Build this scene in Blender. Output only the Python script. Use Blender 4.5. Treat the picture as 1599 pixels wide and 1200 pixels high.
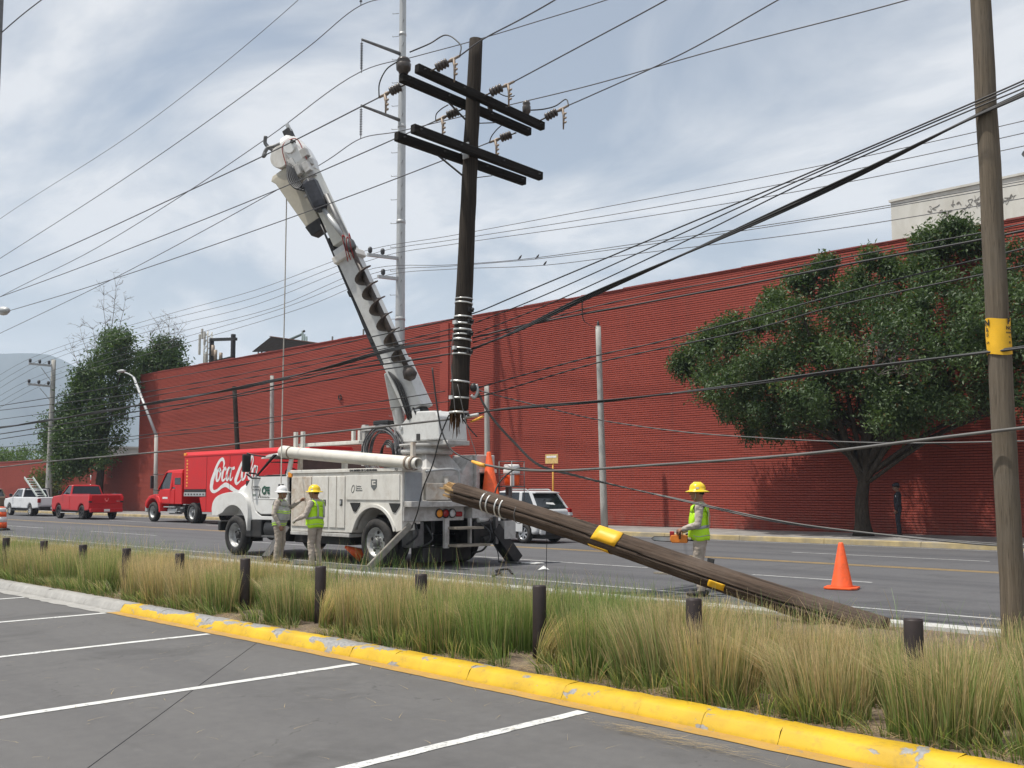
import bpy, math, random
import numpy as np
from mathutils import Vector, Matrix
R = math.radians
SC = bpy.context.scene
for o in list(bpy.data.objects):
    bpy.data.objects.remove(o)
random.seed(7)
RNG = np.random.default_rng(11)

# ---------------------------------------------------------------- camera
cam_data = bpy.data.cameras.new('camera')
cam = bpy.data.objects.new('camera', cam_data)
SC.collection.objects.link(cam)
cam.location = (0, 0, 1.6)
cam.rotation_euler = (R(90) + math.atan(123 / 1567), 0, R(44.5))
cam_data.sensor_width = 36
cam_data.lens = 36 * 1567 / 1599
cam_data.shift_y = 45 / 1599
cam_data.clip_start = 0.05
cam_data.clip_end = 20000
SC.camera = cam

# ---------------------------------------------------------------- sky
SUN = Vector((-0.42, -0.66, 1.75)).normalized()          # direction towards the sun
EL = math.asin(SUN.z)
world = bpy.data.worlds.new('World')
SC.world = world
world.use_nodes = True
wn, wl = world.node_tree.nodes, world.node_tree.links
wn.clear()
out = wn.new('ShaderNodeOutputWorld')
bg = wn.new('ShaderNodeBackground')
bg.inputs['Strength'].default_value = 0.10
sky = wn.new('ShaderNodeTexSky')
sky.sky_type = 'NISHITA'
sky.sun_disc = False
sky.sun_elevation = EL
sky.sun_rotation = math.atan2(SUN.x, SUN.y)
sky.dust_density = 1.0
sky.air_density = 1.2
tc = wn.new('ShaderNodeTexCoord')
sep = wn.new('ShaderNodeSeparateXYZ')
wl.new(tc.outputs['Generated'], sep.inputs[0])
# thin cloud sheet: project the view direction on a plane overhead
zc = wn.new('ShaderNodeMath'); zc.operation = 'MAXIMUM'; zc.inputs[1].default_value = 0.0
wl.new(sep.outputs['Z'], zc.inputs[0])
za = wn.new('ShaderNodeMath'); za.operation = 'ADD'; za.inputs[1].default_value = 0.22
wl.new(zc.outputs[0], za.inputs[0])
dx = wn.new('ShaderNodeMath'); dx.operation = 'DIVIDE'
dy = wn.new('ShaderNodeMath'); dy.operation = 'DIVIDE'
wl.new(sep.outputs['X'], dx.inputs[0]); wl.new(za.outputs[0], dx.inputs[1])
wl.new(sep.outputs['Y'], dy.inputs[0]); wl.new(za.outputs[0], dy.inputs[1])
cmb = wn.new('ShaderNodeCombineXYZ')
wl.new(dx.outputs[0], cmb.inputs[0]); wl.new(dy.outputs[0], cmb.inputs[1])
mp = wn.new('ShaderNodeMapping'); mp.inputs['Rotation'].default_value = (0, 0, R(28))
mp.inputs['Scale'].default_value = (1.0, 1.35, 1)
mp.inputs['Location'].default_value = (3.1, 1.4, 0)
wl.new(cmb.outputs[0], mp.inputs[0])
nz = wn.new('ShaderNodeTexNoise'); nz.inputs['Scale'].default_value = 1.55
nz.inputs['Detail'].default_value = 8; nz.inputs['Roughness'].default_value = 0.55
nz.inputs['Distortion'].default_value = 0.5
wl.new(mp.outputs[0], nz.inputs['Vector'])
rmp = wn.new('ShaderNodeValToRGB')
rmp.color_ramp.elements[0].position = 0.37; rmp.color_ramp.elements[0].color = (0, 0, 0, 1)
rmp.color_ramp.elements[1].position = 0.58; rmp.color_ramp.elements[1].color = (1, 1, 1, 1)
wl.new(nz.outputs['Fac'], rmp.inputs[0])
mr = wn.new('ShaderNodeMapRange')                           # cloud cover: 0.42 .. 0.94
mr.inputs['To Min'].default_value = 0.40; mr.inputs['To Max'].default_value = 0.97
wl.new(rmp.outputs[0], mr.inputs['Value'])
hz = wn.new('ShaderNodeMapRange')                           # haze low down
hz.inputs['From Min'].default_value = 0.0; hz.inputs['From Max'].default_value = 0.46
hz.inputs['To Min'].default_value = 1.0; hz.inputs['To Max'].default_value = 0.0
wl.new(sep.outputs['Z'], hz.inputs['Value'])
mxm = wn.new('ShaderNodeMath'); mxm.operation = 'MAXIMUM'
wl.new(mr.outputs[0], mxm.inputs[0]); wl.new(hz.outputs[0], mxm.inputs[1])
cc = wn.new('ShaderNodeMix'); cc.data_type = 'RGBA'         # greyer low, whiter high
cc.inputs['A'].default_value = (6.3, 6.6, 7.0, 1); cc.inputs['B'].default_value = (8.5, 8.6, 8.8, 1)
wl.new(rmp.outputs[0], cc.inputs['Factor'])
mix = wn.new('ShaderNodeMix'); mix.data_type = 'RGBA'
wl.new(mxm.outputs[0], mix.inputs['Factor'])
wl.new(sky.outputs[0], mix.inputs['A'])
wl.new(cc.outputs['Result'], mix.inputs['B'])
wl.new(mix.outputs['Result'], bg.inputs['Color'])
wl.new(bg.outputs[0], out.inputs['Surface'])

# ---------------------------------------------------------------- sun and exposure
sd = bpy.data.lights.new('sun', 'SUN')
sd.energy = 4.9
sd.angle = R(0.8)
sd.color = (1.0, 0.955, 0.88)
so = bpy.data.objects.new('sun', sd)
SC.collection.objects.link(so)
so.rotation_euler = SUN.to_track_quat('Z', 'Y').to_euler()
so.location = (-20, -20, 60)
SC.view_settings.view_transform = 'Standard'
SC.view_settings.look = 'None'
SC.view_settings.gamma = 1
SC.view_settings.exposure = 0.0
SC.view_settings.use_curve_mapping = False
SC.render.engine = 'CYCLES'
SC.cycles.max_bounces = 6
SC.cycles.volume_bounces = 1
SC.cycles.diffuse_bounces = 3
SC.cycles.transparent_max_bounces = 12

# ================================================================ helpers
ORG = {}
def link(o):
    SC.collection.objects.link(o); return o
def tag(o, label=None, cat=None, group=None, kind=None):
    if label: o['label'] = label
    if cat: o['category'] = cat
    if group: o['group'] = group
    if kind: o['kind'] = kind
    return o
def thing(name, label, cat, loc=(0, 0, 0), group=None, rz=0, local=False):
    """an Empty at the base of a thing; parts are authored in world space unless local"""
    o = link(bpy.data.objects.new(name, None))
    o.empty_display_size = 0.2
    o.location = loc; o.rotation_euler = (0, 0, rz)
    tag(o, label, cat, group)
    ORG[o] = Vector((0, 0, 0)) if local else Vector(loc)
    return o

class MB:
    def __init__(s):
        s.v = []; s.f = []; s.m = []; s.s = []
    def add(s, vs, fs, mi=0, smooth=False):
        b = len(s.v)
        s.v += [tuple(p) for p in vs]
        for f in fs:
            s.f.append([i + b for i in f]); s.m.append(mi); s.s.append(smooth)
        return s
    def box(s, a, b, mi=0):
        (x0, y0, z0), (x1, y1, z1) = a, b
        x0, x1 = min(x0, x1), max(x0, x1); y0, y1 = min(y0, y1), max(y0, y1); z0, z1 = min(z0, z1), max(z0, z1)
        return s.add([(x0, y0, z0), (x1, y0, z0), (x1, y1, z0), (x0, y1, z0), (x0, y0, z1), (x1, y0, z1), (x1, y1, z1), (x0, y1, z1)],
              [(0, 3, 2, 1), (4, 5, 6, 7), (0, 1, 5, 4), (1, 2, 6, 5), (2, 3, 7, 6), (3, 0, 4, 7)], mi)
    def obox(s, c, ax, ay, az, mi=0):
        """box from centre and three half-axis vectors"""
        c, ax, ay, az = Vector(c), Vector(ax), Vector(ay), Vector(az)
        vs = [c + ax * i + ay * j + az * k for k in (-1, 1) for (i, j) in ((-1, -1), (1, -1), (1, 1), (-1, 1))]
        return s.add(vs, [(0, 3, 2, 1), (4, 5, 6, 7), (0, 1, 5, 4), (1, 2, 6, 5), (2, 3, 7, 6), (3, 0, 4, 7)], mi)
    def bar(s, p, q, w, h=None, up=(0, 0, 1), mi=0):
        p, q = Vector(p), Vector(q); d = (q - p); h = w if h is None else h
        z = Vector(up); dn = d.normalized()
        if abs(dn.dot(z)) > 0.98: z = Vector((0, 1, 0))
        x = dn.cross(z).normalized(); y = x.cross(dn)
        return s.obox((p + q) / 2, x * w / 2, d / 2, y * h / 2, mi)
    def prism(s, prof, y0, y1, mi=0, smooth=False):
        n = len(prof)
        a = sum(prof[i][0] * prof[(i + 1) % n][1] - prof[(i + 1) % n][0] * prof[i][1] for i in range(n))
        if a < 0: prof = prof[::-1]
        vs = [(x, y0, z) for x, z in prof] + [(x, y1, z) for x, z in prof]
        fs = [tuple(range(n)), tuple(range(2 * n - 1, n - 1, -1))]
        b = len(s.v)
        s.add(vs, fs, mi, False)
        s.add([], [], mi)
        for i in range(n):
            j = (i + 1) % n
            s.f.append([b + j, b + i, b + n + i, b + n + j]); s.m.append(mi); s.s.append(smooth)
        return s
    def prismx(s, prof, x0, x1, mi=0):
        """(y, z) outline extruded along x"""
        t = MB().prism(prof, x0, x1)
        s.add([(y, x, z) for (x, y, z) in t.v], [f[::-1] for f in t.f], mi); return s
    def prismz(s, prof, z0, z1, mi=0):
        t = MB().prism(prof, z0, z1)
        s.add([(x, z, y) for (x, y, z) in t.v], [f[::-1] for f in t.f], mi); return s
    def rings(s, rs, mi=0, smooth=True, cap0=True, cap1=True):
        n = len(rs[0]); b = len(s.v)
        for r in rs: s.v += [tuple(p) for p in r]
        for k in range(len(rs) - 1):
            for i in range(n):
                j = (i + 1) % n
                s.f.append([b + k * n + i, b + k * n + j, b + (k + 1) * n + j, b + (k + 1) * n + i]); s.m.append(mi); s.s.append(smooth)
        if cap0: s.f.append([b + i for i in range(n)][::-1]); s.m.append(mi); s.s.append(False)
        if cap1: s.f.append([b + (len(rs) - 1) * n + i for i in range(n)]); s.m.append(mi); s.s.append(False)
        return s
    def tube(s, pts, r, n=8, mi=0, cap=True, smooth=True, flat=None):
        pts = [Vector(p) for p in pts]
        rr = r if isinstance(r, (list, tuple)) else [r] * len(pts)
        t0 = (pts[1] - pts[0]).normalized()
        u = Vector((0, 0, 1)) if abs(t0.z) < 0.9 else Vector((1, 0, 0))
        u = (u - t0 * u.dot(t0)).normalized()
        rs = []
        for i, p in enumerate(pts):
            a = pts[max(i - 1, 0)]; b = pts[min(i + 1, len(pts) - 1)]
            t = (b - a).normalized()
            u = (u - t * u.dot(t)).normalized(); w = t.cross(u)
            k = flat or 1
            rs.append([p + (u * math.cos(q) + w * k * math.sin(q)) * rr[i] for q in [2 * math.pi * j / n for j in range(n)]])
        return s.rings(rs, mi, smooth, cap, cap)
    def lathe(s, prof, c, ax=(0, 0, 1), n=16, mi=0, cap=True, smooth=True):
        """prof: (radius, height along the axis)"""
        c, ax = Vector(c), Vector(ax).normalized()
        u = Vector((1, 0, 0)) if abs(ax.x) < 0.8 else Vector((0, 1, 0))
        u = (u - ax * u.dot(ax)).normalized(); w = ax.cross(u)
        rs = [[c + ax * h + (u * math.cos(q) + w * math.sin(q)) * max(r, 1e-4) for q in [2 * math.pi * j / n for j in range(n)]] for r, h in prof]
        return s.rings(rs, mi, smooth, cap, cap)
    def cyl(s, p, q, r, r2=None, n=12, mi=0, smooth=True):
        return s.tube([p, q], [r, r if r2 is None else r2], n, mi, True, smooth)
    def ell(s, c, r, n=12, m=8, mi=0, R3=None):
        c = Vector(c); r = (r, r, r) if not isinstance(r, (tuple, list)) else r
        rs = []
        for k in range(m + 1):
            th = math.pi * k / m; sn, cs = max(math.sin(th), 1e-3), -math.cos(th)
            ring = [Vector((r[0] * sn * math.cos(2 * math.pi * j / n), r[1] * sn * math.sin(2 * math.pi * j / n), r[2] * cs)) for j in range(n)]
            rs.append([c + (R3 @ p if R3 else p) for p in ring])
        return s.rings(rs, mi, True, True, True)
    def build(s, name, mats, parent=None, bevel=0, seg=2, label=None, cat=None, group=None, kind=None, org=None, ang=32):
        if parent is not None:
            root = parent
            while root.parent: root = root.parent
            org = ORG[root] if org is None else org
        org = Vector(org or (0, 0, 0))
        me = bpy.data.meshes.new(name)
        me.from_pydata([(x - org.x, y - org.y, z - org.z) for x, y, z in s.v], [], s.f)
        for m in (mats if isinstance(mats, (list, tuple)) else [mats]): me.materials.append(m)
        me.polygons.foreach_set('material_index', s.m)
        me.polygons.foreach_set('use_smooth', s.s)
        me.update()
        o = link(bpy.data.objects.new(name, me))
        if parent is not None: o.parent = parent
        else: o.location = org
        if bevel:
            b = o.modifiers.new('bevel', 'BEVEL'); b.width = bevel; b.segments = seg
            b.limit_method = 'ANGLE'; b.angle_limit = R(ang)
        tag(o, label, cat, group, kind)
        return o

def mesh_np(name, verts, faces, mat, parent=None, cols=None, kind=None, loc=(0, 0, 0)):
    """fast mesh: verts (n,3), faces (m,k) of equal size, cols (n,3) as a point colour"""
    me = bpy.data.meshes.new(name)
    n, (m, k) = len(verts), faces.shape
    me.vertices.add(n); me.vertices.foreach_set('co', verts.astype(np.float32).ravel())
    me.loops.add(m * k); me.loops.foreach_set('vertex_index', faces.astype(np.int32).ravel())
    me.polygons.add(m)
    me.polygons.foreach_set('loop_start', np.arange(0, m * k, k, dtype=np.int32))
    me.polygons.foreach_set('loop_total', np.full(m, k, dtype=np.int32))
    me.update(calc_edges=True)
    if cols is not None:
        a = me.color_attributes.new('tint', 'FLOAT_COLOR', 'POINT')
        c = np.ones((n, 4), np.float32); c[:, :3] = cols
        a.data.foreach_set('color', c.ravel())
    me.materials.append(mat)
    o = link(bpy.data.objects.new(name, me))
    o.location = loc
    if parent is not None: o.parent = parent
    if kind: o['kind'] = kind
    return o

def dup(root, loc, label=None, rz=None):
    """copy of a thing with its parts and sub-parts"""
    c = root.copy(); link(c); c.location = loc
    if rz is not None: c.rotation_euler = (0, 0, rz)
    if label: c['label'] = label
    for ch in list(root.children):
        d = ch.copy(); link(d); d.parent = c
        for g in list(ch.children):
            e = g.copy(); link(e); e.parent = d
    return c

def spline(pts, k=8):
    """centripetal Catmull-Rom through points: no loops or kinks where the spacing is uneven"""
    P = [Vector(p) for p in pts]
    if len(P) < 3: return [P[0].lerp(P[-1], i / k) for i in range(k + 1)]
    P = [P[0] * 2 - P[1]] + P + [P[-1] * 2 - P[-2]]
    T = [0.0]
    for i in range(1, len(P)): T.append(T[-1] + max(1e-4, (P[i] - P[i - 1]).length) ** 0.6)
    o = []
    for i in range(1, len(P) - 2):
        p0, p1, p2, p3 = P[i - 1:i + 3]; t0, t1, t2, t3 = T[i - 1:i + 3]
        for j in range(k):
            t = t1 + (t2 - t1) * j / k
            a1 = p0 * ((t1 - t) / (t1 - t0)) + p1 * ((t - t0) / (t1 - t0)); a2 = p1 * ((t2 - t) / (t2 - t1)) + p2 * ((t - t1) / (t2 - t1)); a3 = p2 * ((t3 - t) / (t3 - t2)) + p3 * ((t - t2) / (t3 - t2))
            b1 = a1 * ((t2 - t) / (t2 - t0)) + a2 * ((t - t0) / (t2 - t0)); b2 = a2 * ((t3 - t) / (t3 - t1)) + a3 * ((t - t1) / (t3 - t1))
            o.append(b1 * ((t2 - t) / (t2 - t1)) + b2 * ((t - t1) / (t2 - t1)))
    o.append(P[-2]); return o

_texts = []
def text(body, loc, size, mat, parent, name='lettering', rot=(R(90), 0, 0), ext=0.002, align='LEFT', sx=1.0, bold=0.0, shear=0):
    cu = bpy.data.curves.new(name, 'FONT'); cu.body = body; cu.size = size; cu.extrude = ext
    cu.align_x = align; cu.offset = bold; cu.shear = shear; cu.resolution_u = 2
    t = bpy.data.objects.new('tmp', cu); link(t)
    _texts.append((t, loc, rot, sx, mat, parent, name)); return t
def flush_texts():
    bpy.context.view_layer.update()
    dg = bpy.context.evaluated_depsgraph_get()
    for t, loc, rot, sx, mat, parent, name in _texts:
        me = bpy.data.meshes.new_from_object(t.evaluated_get(dg)); me.name = name
        me.materials.clear(); me.materials.append(mat)
        o = link(bpy.data.objects.new(name, me))
        root = parent
        while root.parent: root = root.parent
        o.parent = parent; o.location = Vector(loc) - ORG[root]; o.rotation_euler = rot; o.scale = (sx, 1, 1)
        bpy.data.objects.remove(t)
    _texts.clear()

# ================================================================ materials
MATS = {}
def nodes(name):
    m = bpy.data.materials.new(name); m.use_nodes = True
    nt = m.node_tree; b = nt.nodes['Principled BSDF']
    return m, nt, nt.nodes, nt.links, b
def setin(b, **k):
    for n, v in k.items(): b.inputs[n.replace('_', ' ')].default_value = v
def tex_noise(N, L, vec, scale, detail=4, rough=0.55, dist=0):
    t = N.new('ShaderNodeTexNoise'); t.inputs['Scale'].default_value = scale
    t.inputs['Detail'].default_value = detail; t.inputs['Roughness'].default_value = rough; t.inputs['Distortion'].default_value = dist
    L.new(vec, t.inputs['Vector']); return t.outputs['Fac']
def ramp(N, L, fac, p0, p1, c0=(0, 0, 0), c1=(1, 1, 1)):
    r = N.new('ShaderNodeValToRGB'); e = r.color_ramp.elements
    e[0].position = p0; e[1].position = p1; e[0].color = (*c0, 1); e[1].color = (*c1, 1)
    L.new(fac, r.inputs[0]); return r.outputs[0]
def mixc(N, L, fac, a, b, mode='MIX'):
    m = N.new('ShaderNodeMix'); m.data_type = 'RGBA'; m.blend_type = mode
    if isinstance(fac, float): m.inputs['Factor'].default_value = fac
    else: L.new(fac, m.inputs['Factor'])
    for s, v in (('A', a), ('B', b)):
        if isinstance(v, (tuple, list)): m.inputs[s].default_value = (*v, 1)
        else: L.new(v, m.inputs[s])
    return m.outputs['Result']
def mth(N, L, op, a, b=None):
    m = N.new('ShaderNodeMath'); m.operation = op
    for i, v in enumerate((a, b)):
        if v is None: continue
        if isinstance(v, (int, float)): m.inputs[i].default_value = v
        else: L.new(v, m.inputs[i])
    return m.outputs[0]
def bumpn(N, L, b, h, strength, dist=0.01):
    q = N.new('ShaderNodeBump'); q.inputs['Strength'].default_value = strength; q.inputs['Distance'].default_value = dist
    L.new(h, q.inputs['Height']); L.new(q.outputs[0], b.inputs['Normal'])
def coord(N, L, scale=(1, 1, 1), kind='Object', rot=(0, 0, 0)):
    t = N.new('ShaderNodeTexCoord'); m = N.new('ShaderNodeMapping')
    m.inputs['Scale'].default_value = scale; m.inputs['Rotation'].default_value = rot
    L.new(t.outputs[kind], m.inputs[0]); return m.outputs[0]
def mat(name, col, rough=0.6, metal=0.0, var=0.12, scale=6, bump=0.0, bscale=60, dirt=None, damt=0.5, dscale=3, coat=0.0, spec=0.5, stretch=(1, 1, 1), emit=0):
    """plain surface with mottled colour, optional dirt patches and fine relief"""
    if name in MATS: return MATS[name]
    m, nt, N, L, b = nodes(name)
    v = coord(N, L, stretch)
    n1 = tex_noise(N, L, v, scale, 6)
    lo = tuple(c * (1 - var) for c in col); hi = tuple(min(1, c * (1 + var)) for c in col)
    c = ramp(N, L, n1, 0.3, 0.7, lo, hi)
    if dirt:
        n2 = tex_noise(N, L, v, dscale, 8, 0.68, 0.4)
        f = ramp(N, L, n2, 0.46, 0.74)
        f = mth(N, L, 'MULTIPLY', f, damt)
        c = mixc(N, L, f, c, dirt)
    L.new(c, b.inputs['Base Color'])
    setin(b, Roughness=rough, Metallic=metal)
    b.inputs['Specular IOR Level'].default_value = spec
    b.inputs['Coat Weight'].default_value = coat
    rr = N.new('ShaderNodeMapRange'); rr.inputs['To Min'].default_value = max(0.02, rough - 0.1); rr.inputs['To Max'].default_value = min(1, rough + 0.12)
    L.new(n1, rr.inputs['Value']); L.new(rr.outputs[0], b.inputs['Roughness'])
    if bump: bumpn(N, L, b, tex_noise(N, L, v, bscale, 5), bump)
    MATS[name] = m; return m

def asphalt(name, base, line_dir=None, light=0.0, patch=1.0):
    m, nt, N, L, b = nodes(name)
    v = coord(N, L)
    fine = tex_noise(N, L, v, 220, 3, 0.7)
    mid = tex_noise(N, L, v, 9, 6, 0.6)
    vs = coord(N, L, (0.05, 0.55, 1))
    big = tex_noise(N, L, vs, 1.6, 5, 0.6)
    c = ramp(N, L, fine, 0.28, 0.74, tuple(x * 0.72 for x in base), tuple(x * 1.3 for x in base))
    c = mixc(N, L, ramp(N, L, mid, 0.3, 0.72), mixc(N, L, 1.0, c, (0.86, 0.86, 0.87), 'MULTIPLY'), c)
    c = mixc(N, L, mth(N, L, 'MULTIPLY', ramp(N, L, big, 0.45, 0.66), patch), c, mixc(N, L, 1.0, c, (0.74, 0.74, 0.76), 'MULTIPLY'))
    stain = ramp(N, L, tex_noise(N, L, v, 0.9, 6, 0.65, 0.6), 0.56, 0.72)
    c = mixc(N, L, mth(N, L, 'MULTIPLY', stain, 0.55), c, tuple(x * 0.45 for x in base))
    ty = ramp(N, L, tex_noise(N, L, coord(N, L, (1.1, 0.06, 1)), 1.3, 4, 0.6), 0.52, 0.68)
    c = mixc(N, L, mth(N, L, 'MULTIPLY', ty, 0.16 * (1 if light == 0 else 0)), c, tuple(x * 0.5 for x in base))
    sp = ramp(N, L, tex_noise(N, L, v, 3.2, 8, 0.75), 0.63, 0.70)
    c = mixc(N, L, mth(N, L, 'MULTIPLY', sp, 0.30), c, tuple(min(1, x * 1.55) for x in base))
    # hairline cracks
    vo = N.new('ShaderNodeTexVoronoi'); vo.feature = 'DISTANCE_TO_EDGE'; vo.inputs['Scale'].default_value = 0.42
    wv = N.new('ShaderNodeVectorMath'); wv.operation = 'ADD'
    nn = N.new('ShaderNodeTexNoise'); nn.inputs['Scale'].default_value = 2.2; nn.inputs['Detail'].default_value = 6
    L.new(v, nn.inputs['Vector']); L.new(v, wv.inputs[0]); L.new(nn.outputs['Color'], wv.inputs[1])
    L.new(wv.outputs[0], vo.inputs['Vector'])
    cr = ramp(N, L, vo.outputs['Distance'], 0.0, 0.006, (1, 1, 1), (0, 0, 0))
    cr = mth(N, L, 'MULTIPLY', cr, ramp(N, L, mid, 0.5, 0.56))
    c = mixc(N, L, mth(N, L, 'MULTIPLY', cr, 0.6), c, tuple(x * 0.3 for x in base))
    # pale grit
    gr = ramp(N, L, tex_noise(N, L, v, 90, 2, 0.5), 0.72, 0.78)
    c = mixc(N, L, mth(N, L, 'MULTIPLY', gr, 0.45), c, (0.42, 0.40, 0.36))
    L.new(c, b.inputs['Base Color']); setin(b, Roughness=0.88)
    b.inputs['Specular IOR Level'].default_value = 0.3
    bumpn(N, L, b, fine, 0.35, 0.006)
    return m

def paint_line(name, col, base, wear=0.5):
    m, nt, N, L, b = nodes(name)
    v = coord(N, L)
    w = tex_noise(N, L, v, 26, 7, 0.7)
    w2 = tex_noise(N, L, v, 2.4, 4, 0.6)
    f = ramp(N, L, mth(N, L, 'ADD', mth(N, L, 'MULTIPLY', w, 0.7), mth(N, L, 'MULTIPLY', w2, 0.3)), wear, wear + 0.09)
    c = mixc(N, L, f, tuple(x for x in col), base)
    c = mixc(N, L, ramp(N, L, tex_noise(N, L, v, 5, 5), 0.4, 0.75), c, mixc(N, L, 1.0, c, (0.82, 0.81, 0.79), 'MULTIPLY'))
    L.new(c, b.inputs['Base Color']); setin(b, Roughness=0.75)
    bumpn(N, L, b, tex_noise(N, L, v, 220, 3, 0.7), 0.25, 0.005)
    return m

def kerb_paint(name):
    """thick yellow paint flaking off grey concrete"""
    m, nt, N, L, b = nodes(name)
    v = coord(N, L, (0.8, 1, 1.5)); v1 = coord(N, L)
    n1 = tex_noise(N, L, v, 4.2, 9, 0.6, 0.5)
    n2 = tex_noise(N, L, v1, 0.8, 3, 0.5)
    f = mth(N, L, 'ADD', mth(N, L, 'MULTIPLY', n1, 0.72), mth(N, L, 'MULTIPLY', n2, 0.28))
    # the walked-on upper edge has lost more paint further along the kerb
    g = N.new('ShaderNodeSeparateXYZ'); L.new(coord(N, L), g.inputs[0])
    far = N.new('ShaderNodeMapRange'); far.inputs['From Min'].default_value = -5.5; far.inputs['From Max'].default_value = -12
    far.inputs['To Max'].default_value = 0.2; L.new(g.outputs['X'], far.inputs['Value'])
    top = N.new('ShaderNodeMapRange'); top.inputs['From Min'].default_value = 0.07; top.inputs['From Max'].default_value = 0.118
    L.new(g.outputs['Z'], top.inputs['Value'])
    f = mth(N, L, 'ADD', f, mth(N, L, 'MULTIPLY', far.outputs[0], top.outputs[0]))
    pl = ramp(N, L, f, 0.572, 0.587)
    yel = ramp(N, L, tex_noise(N, L, v1, 3, 6), 0.3, 0.7, (0.50, 0.31, 0.010), (0.68, 0.44, 0.014))
    grime = ramp(N, L, tex_noise(N, L, v1, 14, 8, 0.7), 0.52, 0.8)
    yel = mixc(N, L, mth(N, L, 'MULTIPLY', grime, 0.6), yel, (0.20, 0.14, 0.05))
    con = ramp(N, L, tex_noise(N, L, v1, 30, 6), 0.3, 0.7, (0.20, 0.20, 0.20), (0.36, 0.35, 0.34))
    L.new(mixc(N, L, pl, yel, con), b.inputs['Base Color'])
    setin(b, Roughness=0.62)
    h = mth(N, L, 'SUBTRACT', mth(N, L, 'MULTIPLY', tex_noise(N, L, v1, 60, 5), 0.3), pl)
    bumpn(N, L, b, h, 0.5, 0.006)
    return m

def brickwall(name, k=1.0):
    m, nt, N, L, b = nodes(name)
    t = N.new('ShaderNodeTexCoord'); s = N.new('ShaderNodeSeparateXYZ'); L.new(t.outputs['Object'], s.inputs[0])
    cm = N.new('ShaderNodeCombineXYZ'); L.new(s.outputs['X'], cm.inputs[0]); L.new(s.outputs['Z'], cm.inputs[1])
    br = N.new('ShaderNodeTexBrick')
    br.inputs['Scale'].default_value = 1.0; br.inputs['Brick Width'].default_value = 0.29; br.inputs['Row Height'].default_value = 0.0915
    br.inputs['Mortar Size'].default_value = 0.007; br.inputs['Bias'].default_value = 0.0
    br.inputs['Color1'].default_value = (0.325 * k, 0.057 * k, 0.037 * k, 1); br.inputs['Color2'].default_value = (0.295 * k, 0.051 * k, 0.034 * k, 1)
    br.inputs['Mortar'].default_value = (0.17 * k, 0.028 * k, 0.021 * k, 1)
    L.new(cm.outputs[0], br.inputs['Vector'])
    c = br.outputs['Color']
    v = coord(N, L, (0.25, 1, 0.6))
    c = mixc(N, L, ramp(N, L, tex_noise(N, L, v, 0.5, 6, 0.6), 0.35, 0.7), c, mixc(N, L, 1.0, c, (1.08, 1.16, 1.18), 'MULTIPLY'))
    v2 = coord(N, L, (1.6, 1, 0.05))
    st = ramp(N, L, tex_noise(N, L, v2, 1.2, 6, 0.65), 0.56, 0.82)
    c = mixc(N, L, mth(N, L, 'MULTIPLY', st, 0.35), c, (0.14, 0.045, 0.035))
    # pale scuffs and old fixings
    sp = ramp(N, L, tex_noise(N, L, coord(N, L, (1, 1, 2)), 2.3, 3, 0.5), 0.78, 0.82)
    c = mixc(N, L, mth(N, L, 'MULTIPLY', sp, 0.4), c, (0.45, 0.22, 0.18))
    low = N.new('ShaderNodeMapRange'); low.inputs['From Min'].default_value = 0.15; low.inputs['From Max'].default_value = 0.9
    low.inputs['To Min'].default_value = 0.5; low.inputs['To Max'].default_value = 0.0; L.new(s.outputs['Z'], low.inputs['Value'])
    dn = ramp(N, L, tex_noise(N, L, coord(N, L), 3, 7, 0.7), 0.4, 0.7)
    c = mixc(N, L, mth(N, L, 'MULTIPLY', dn, low.outputs[0]), c, (0.26, 0.15, 0.12))
    L.new(c, b.inputs['Base Color']); setin(b, Roughness=0.72)
    b.inputs['Specular IOR Level'].default_value = 0.35
    bumpn(N, L, b, tex_noise(N, L, coord(N, L), 26, 5), 0.15, 0.010)
    return m

def wood(name, a, bcol, axis=(9, 9, 0.35), weather=None):
    """weathered timber with grain running along the given axis of the object"""
    m, nt, N, L, b = nodes(name)
    v = coord(N, L, axis)
    g = tex_noise(N, L, v, 3.2, 8, 0.65, 0.3)
    g2 = tex_noise(N, L, v, 11, 4, 0.6)
    c = ramp(N, L, g, 0.28, 0.72, a, bcol)
    c = mixc(N, L, ramp(N, L, g2, 0.58, 0.72), c, tuple(x * 0.45 for x in a))
    if weather:
        c = mixc(N, L, mth(N, L, 'MULTIPLY', ramp(N, L, tex_noise(N, L, coord(N, L), 2.1, 6), 0.42, 0.7), 0.6), c, weather)
    L.new(c, b.inputs['Base Color']); setin(b, Roughness=0.9); b.inputs['Specular IOR Level'].default_value = 0.2
    bumpn(N, L, b, mth(N, L, 'ADD', g, mth(N, L, 'MULTIPLY', g2, 0.6)), 0.9, 0.02)
    return m

def leafmat(name, trans=0.3, tt=(1.1, 1.25, 0.5)):
    m, nt, N, L, b = nodes(name)
    at = N.new('ShaderNodeAttribute'); at.attribute_name = 'tint'
    d = N.new('ShaderNodeBsdfDiffuse'); t = N.new('ShaderNodeBsdfTranslucent'); g = N.new('ShaderNodeBsdfGlossy')
    g.inputs['Roughness'].default_value = 0.45; g.inputs['Color'].default_value = (1, 1, 1, 1)
    mx = N.new('ShaderNodeMixShader'); mx.inputs[0].default_value = trans
    L.new(at.outputs['Color'], d.inputs[0])
    L.new(mixc(N, L, 1.0, at.outputs['Color'], tt, 'MULTIPLY'), t.inputs[0])
    L.new(d.outputs[0], mx.inputs[1]); L.new(t.outputs[0], mx.inputs[2])
    m2 = N.new('ShaderNodeMixShader'); m2.inputs[0].default_value = 0.022
    L.new(mx.outputs[0], m2.inputs[1]); L.new(g.outputs[0], m2.inputs[2])
    L.new(m2.outputs[0], N['Material Output'].inputs['Surface'])
    return m

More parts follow.
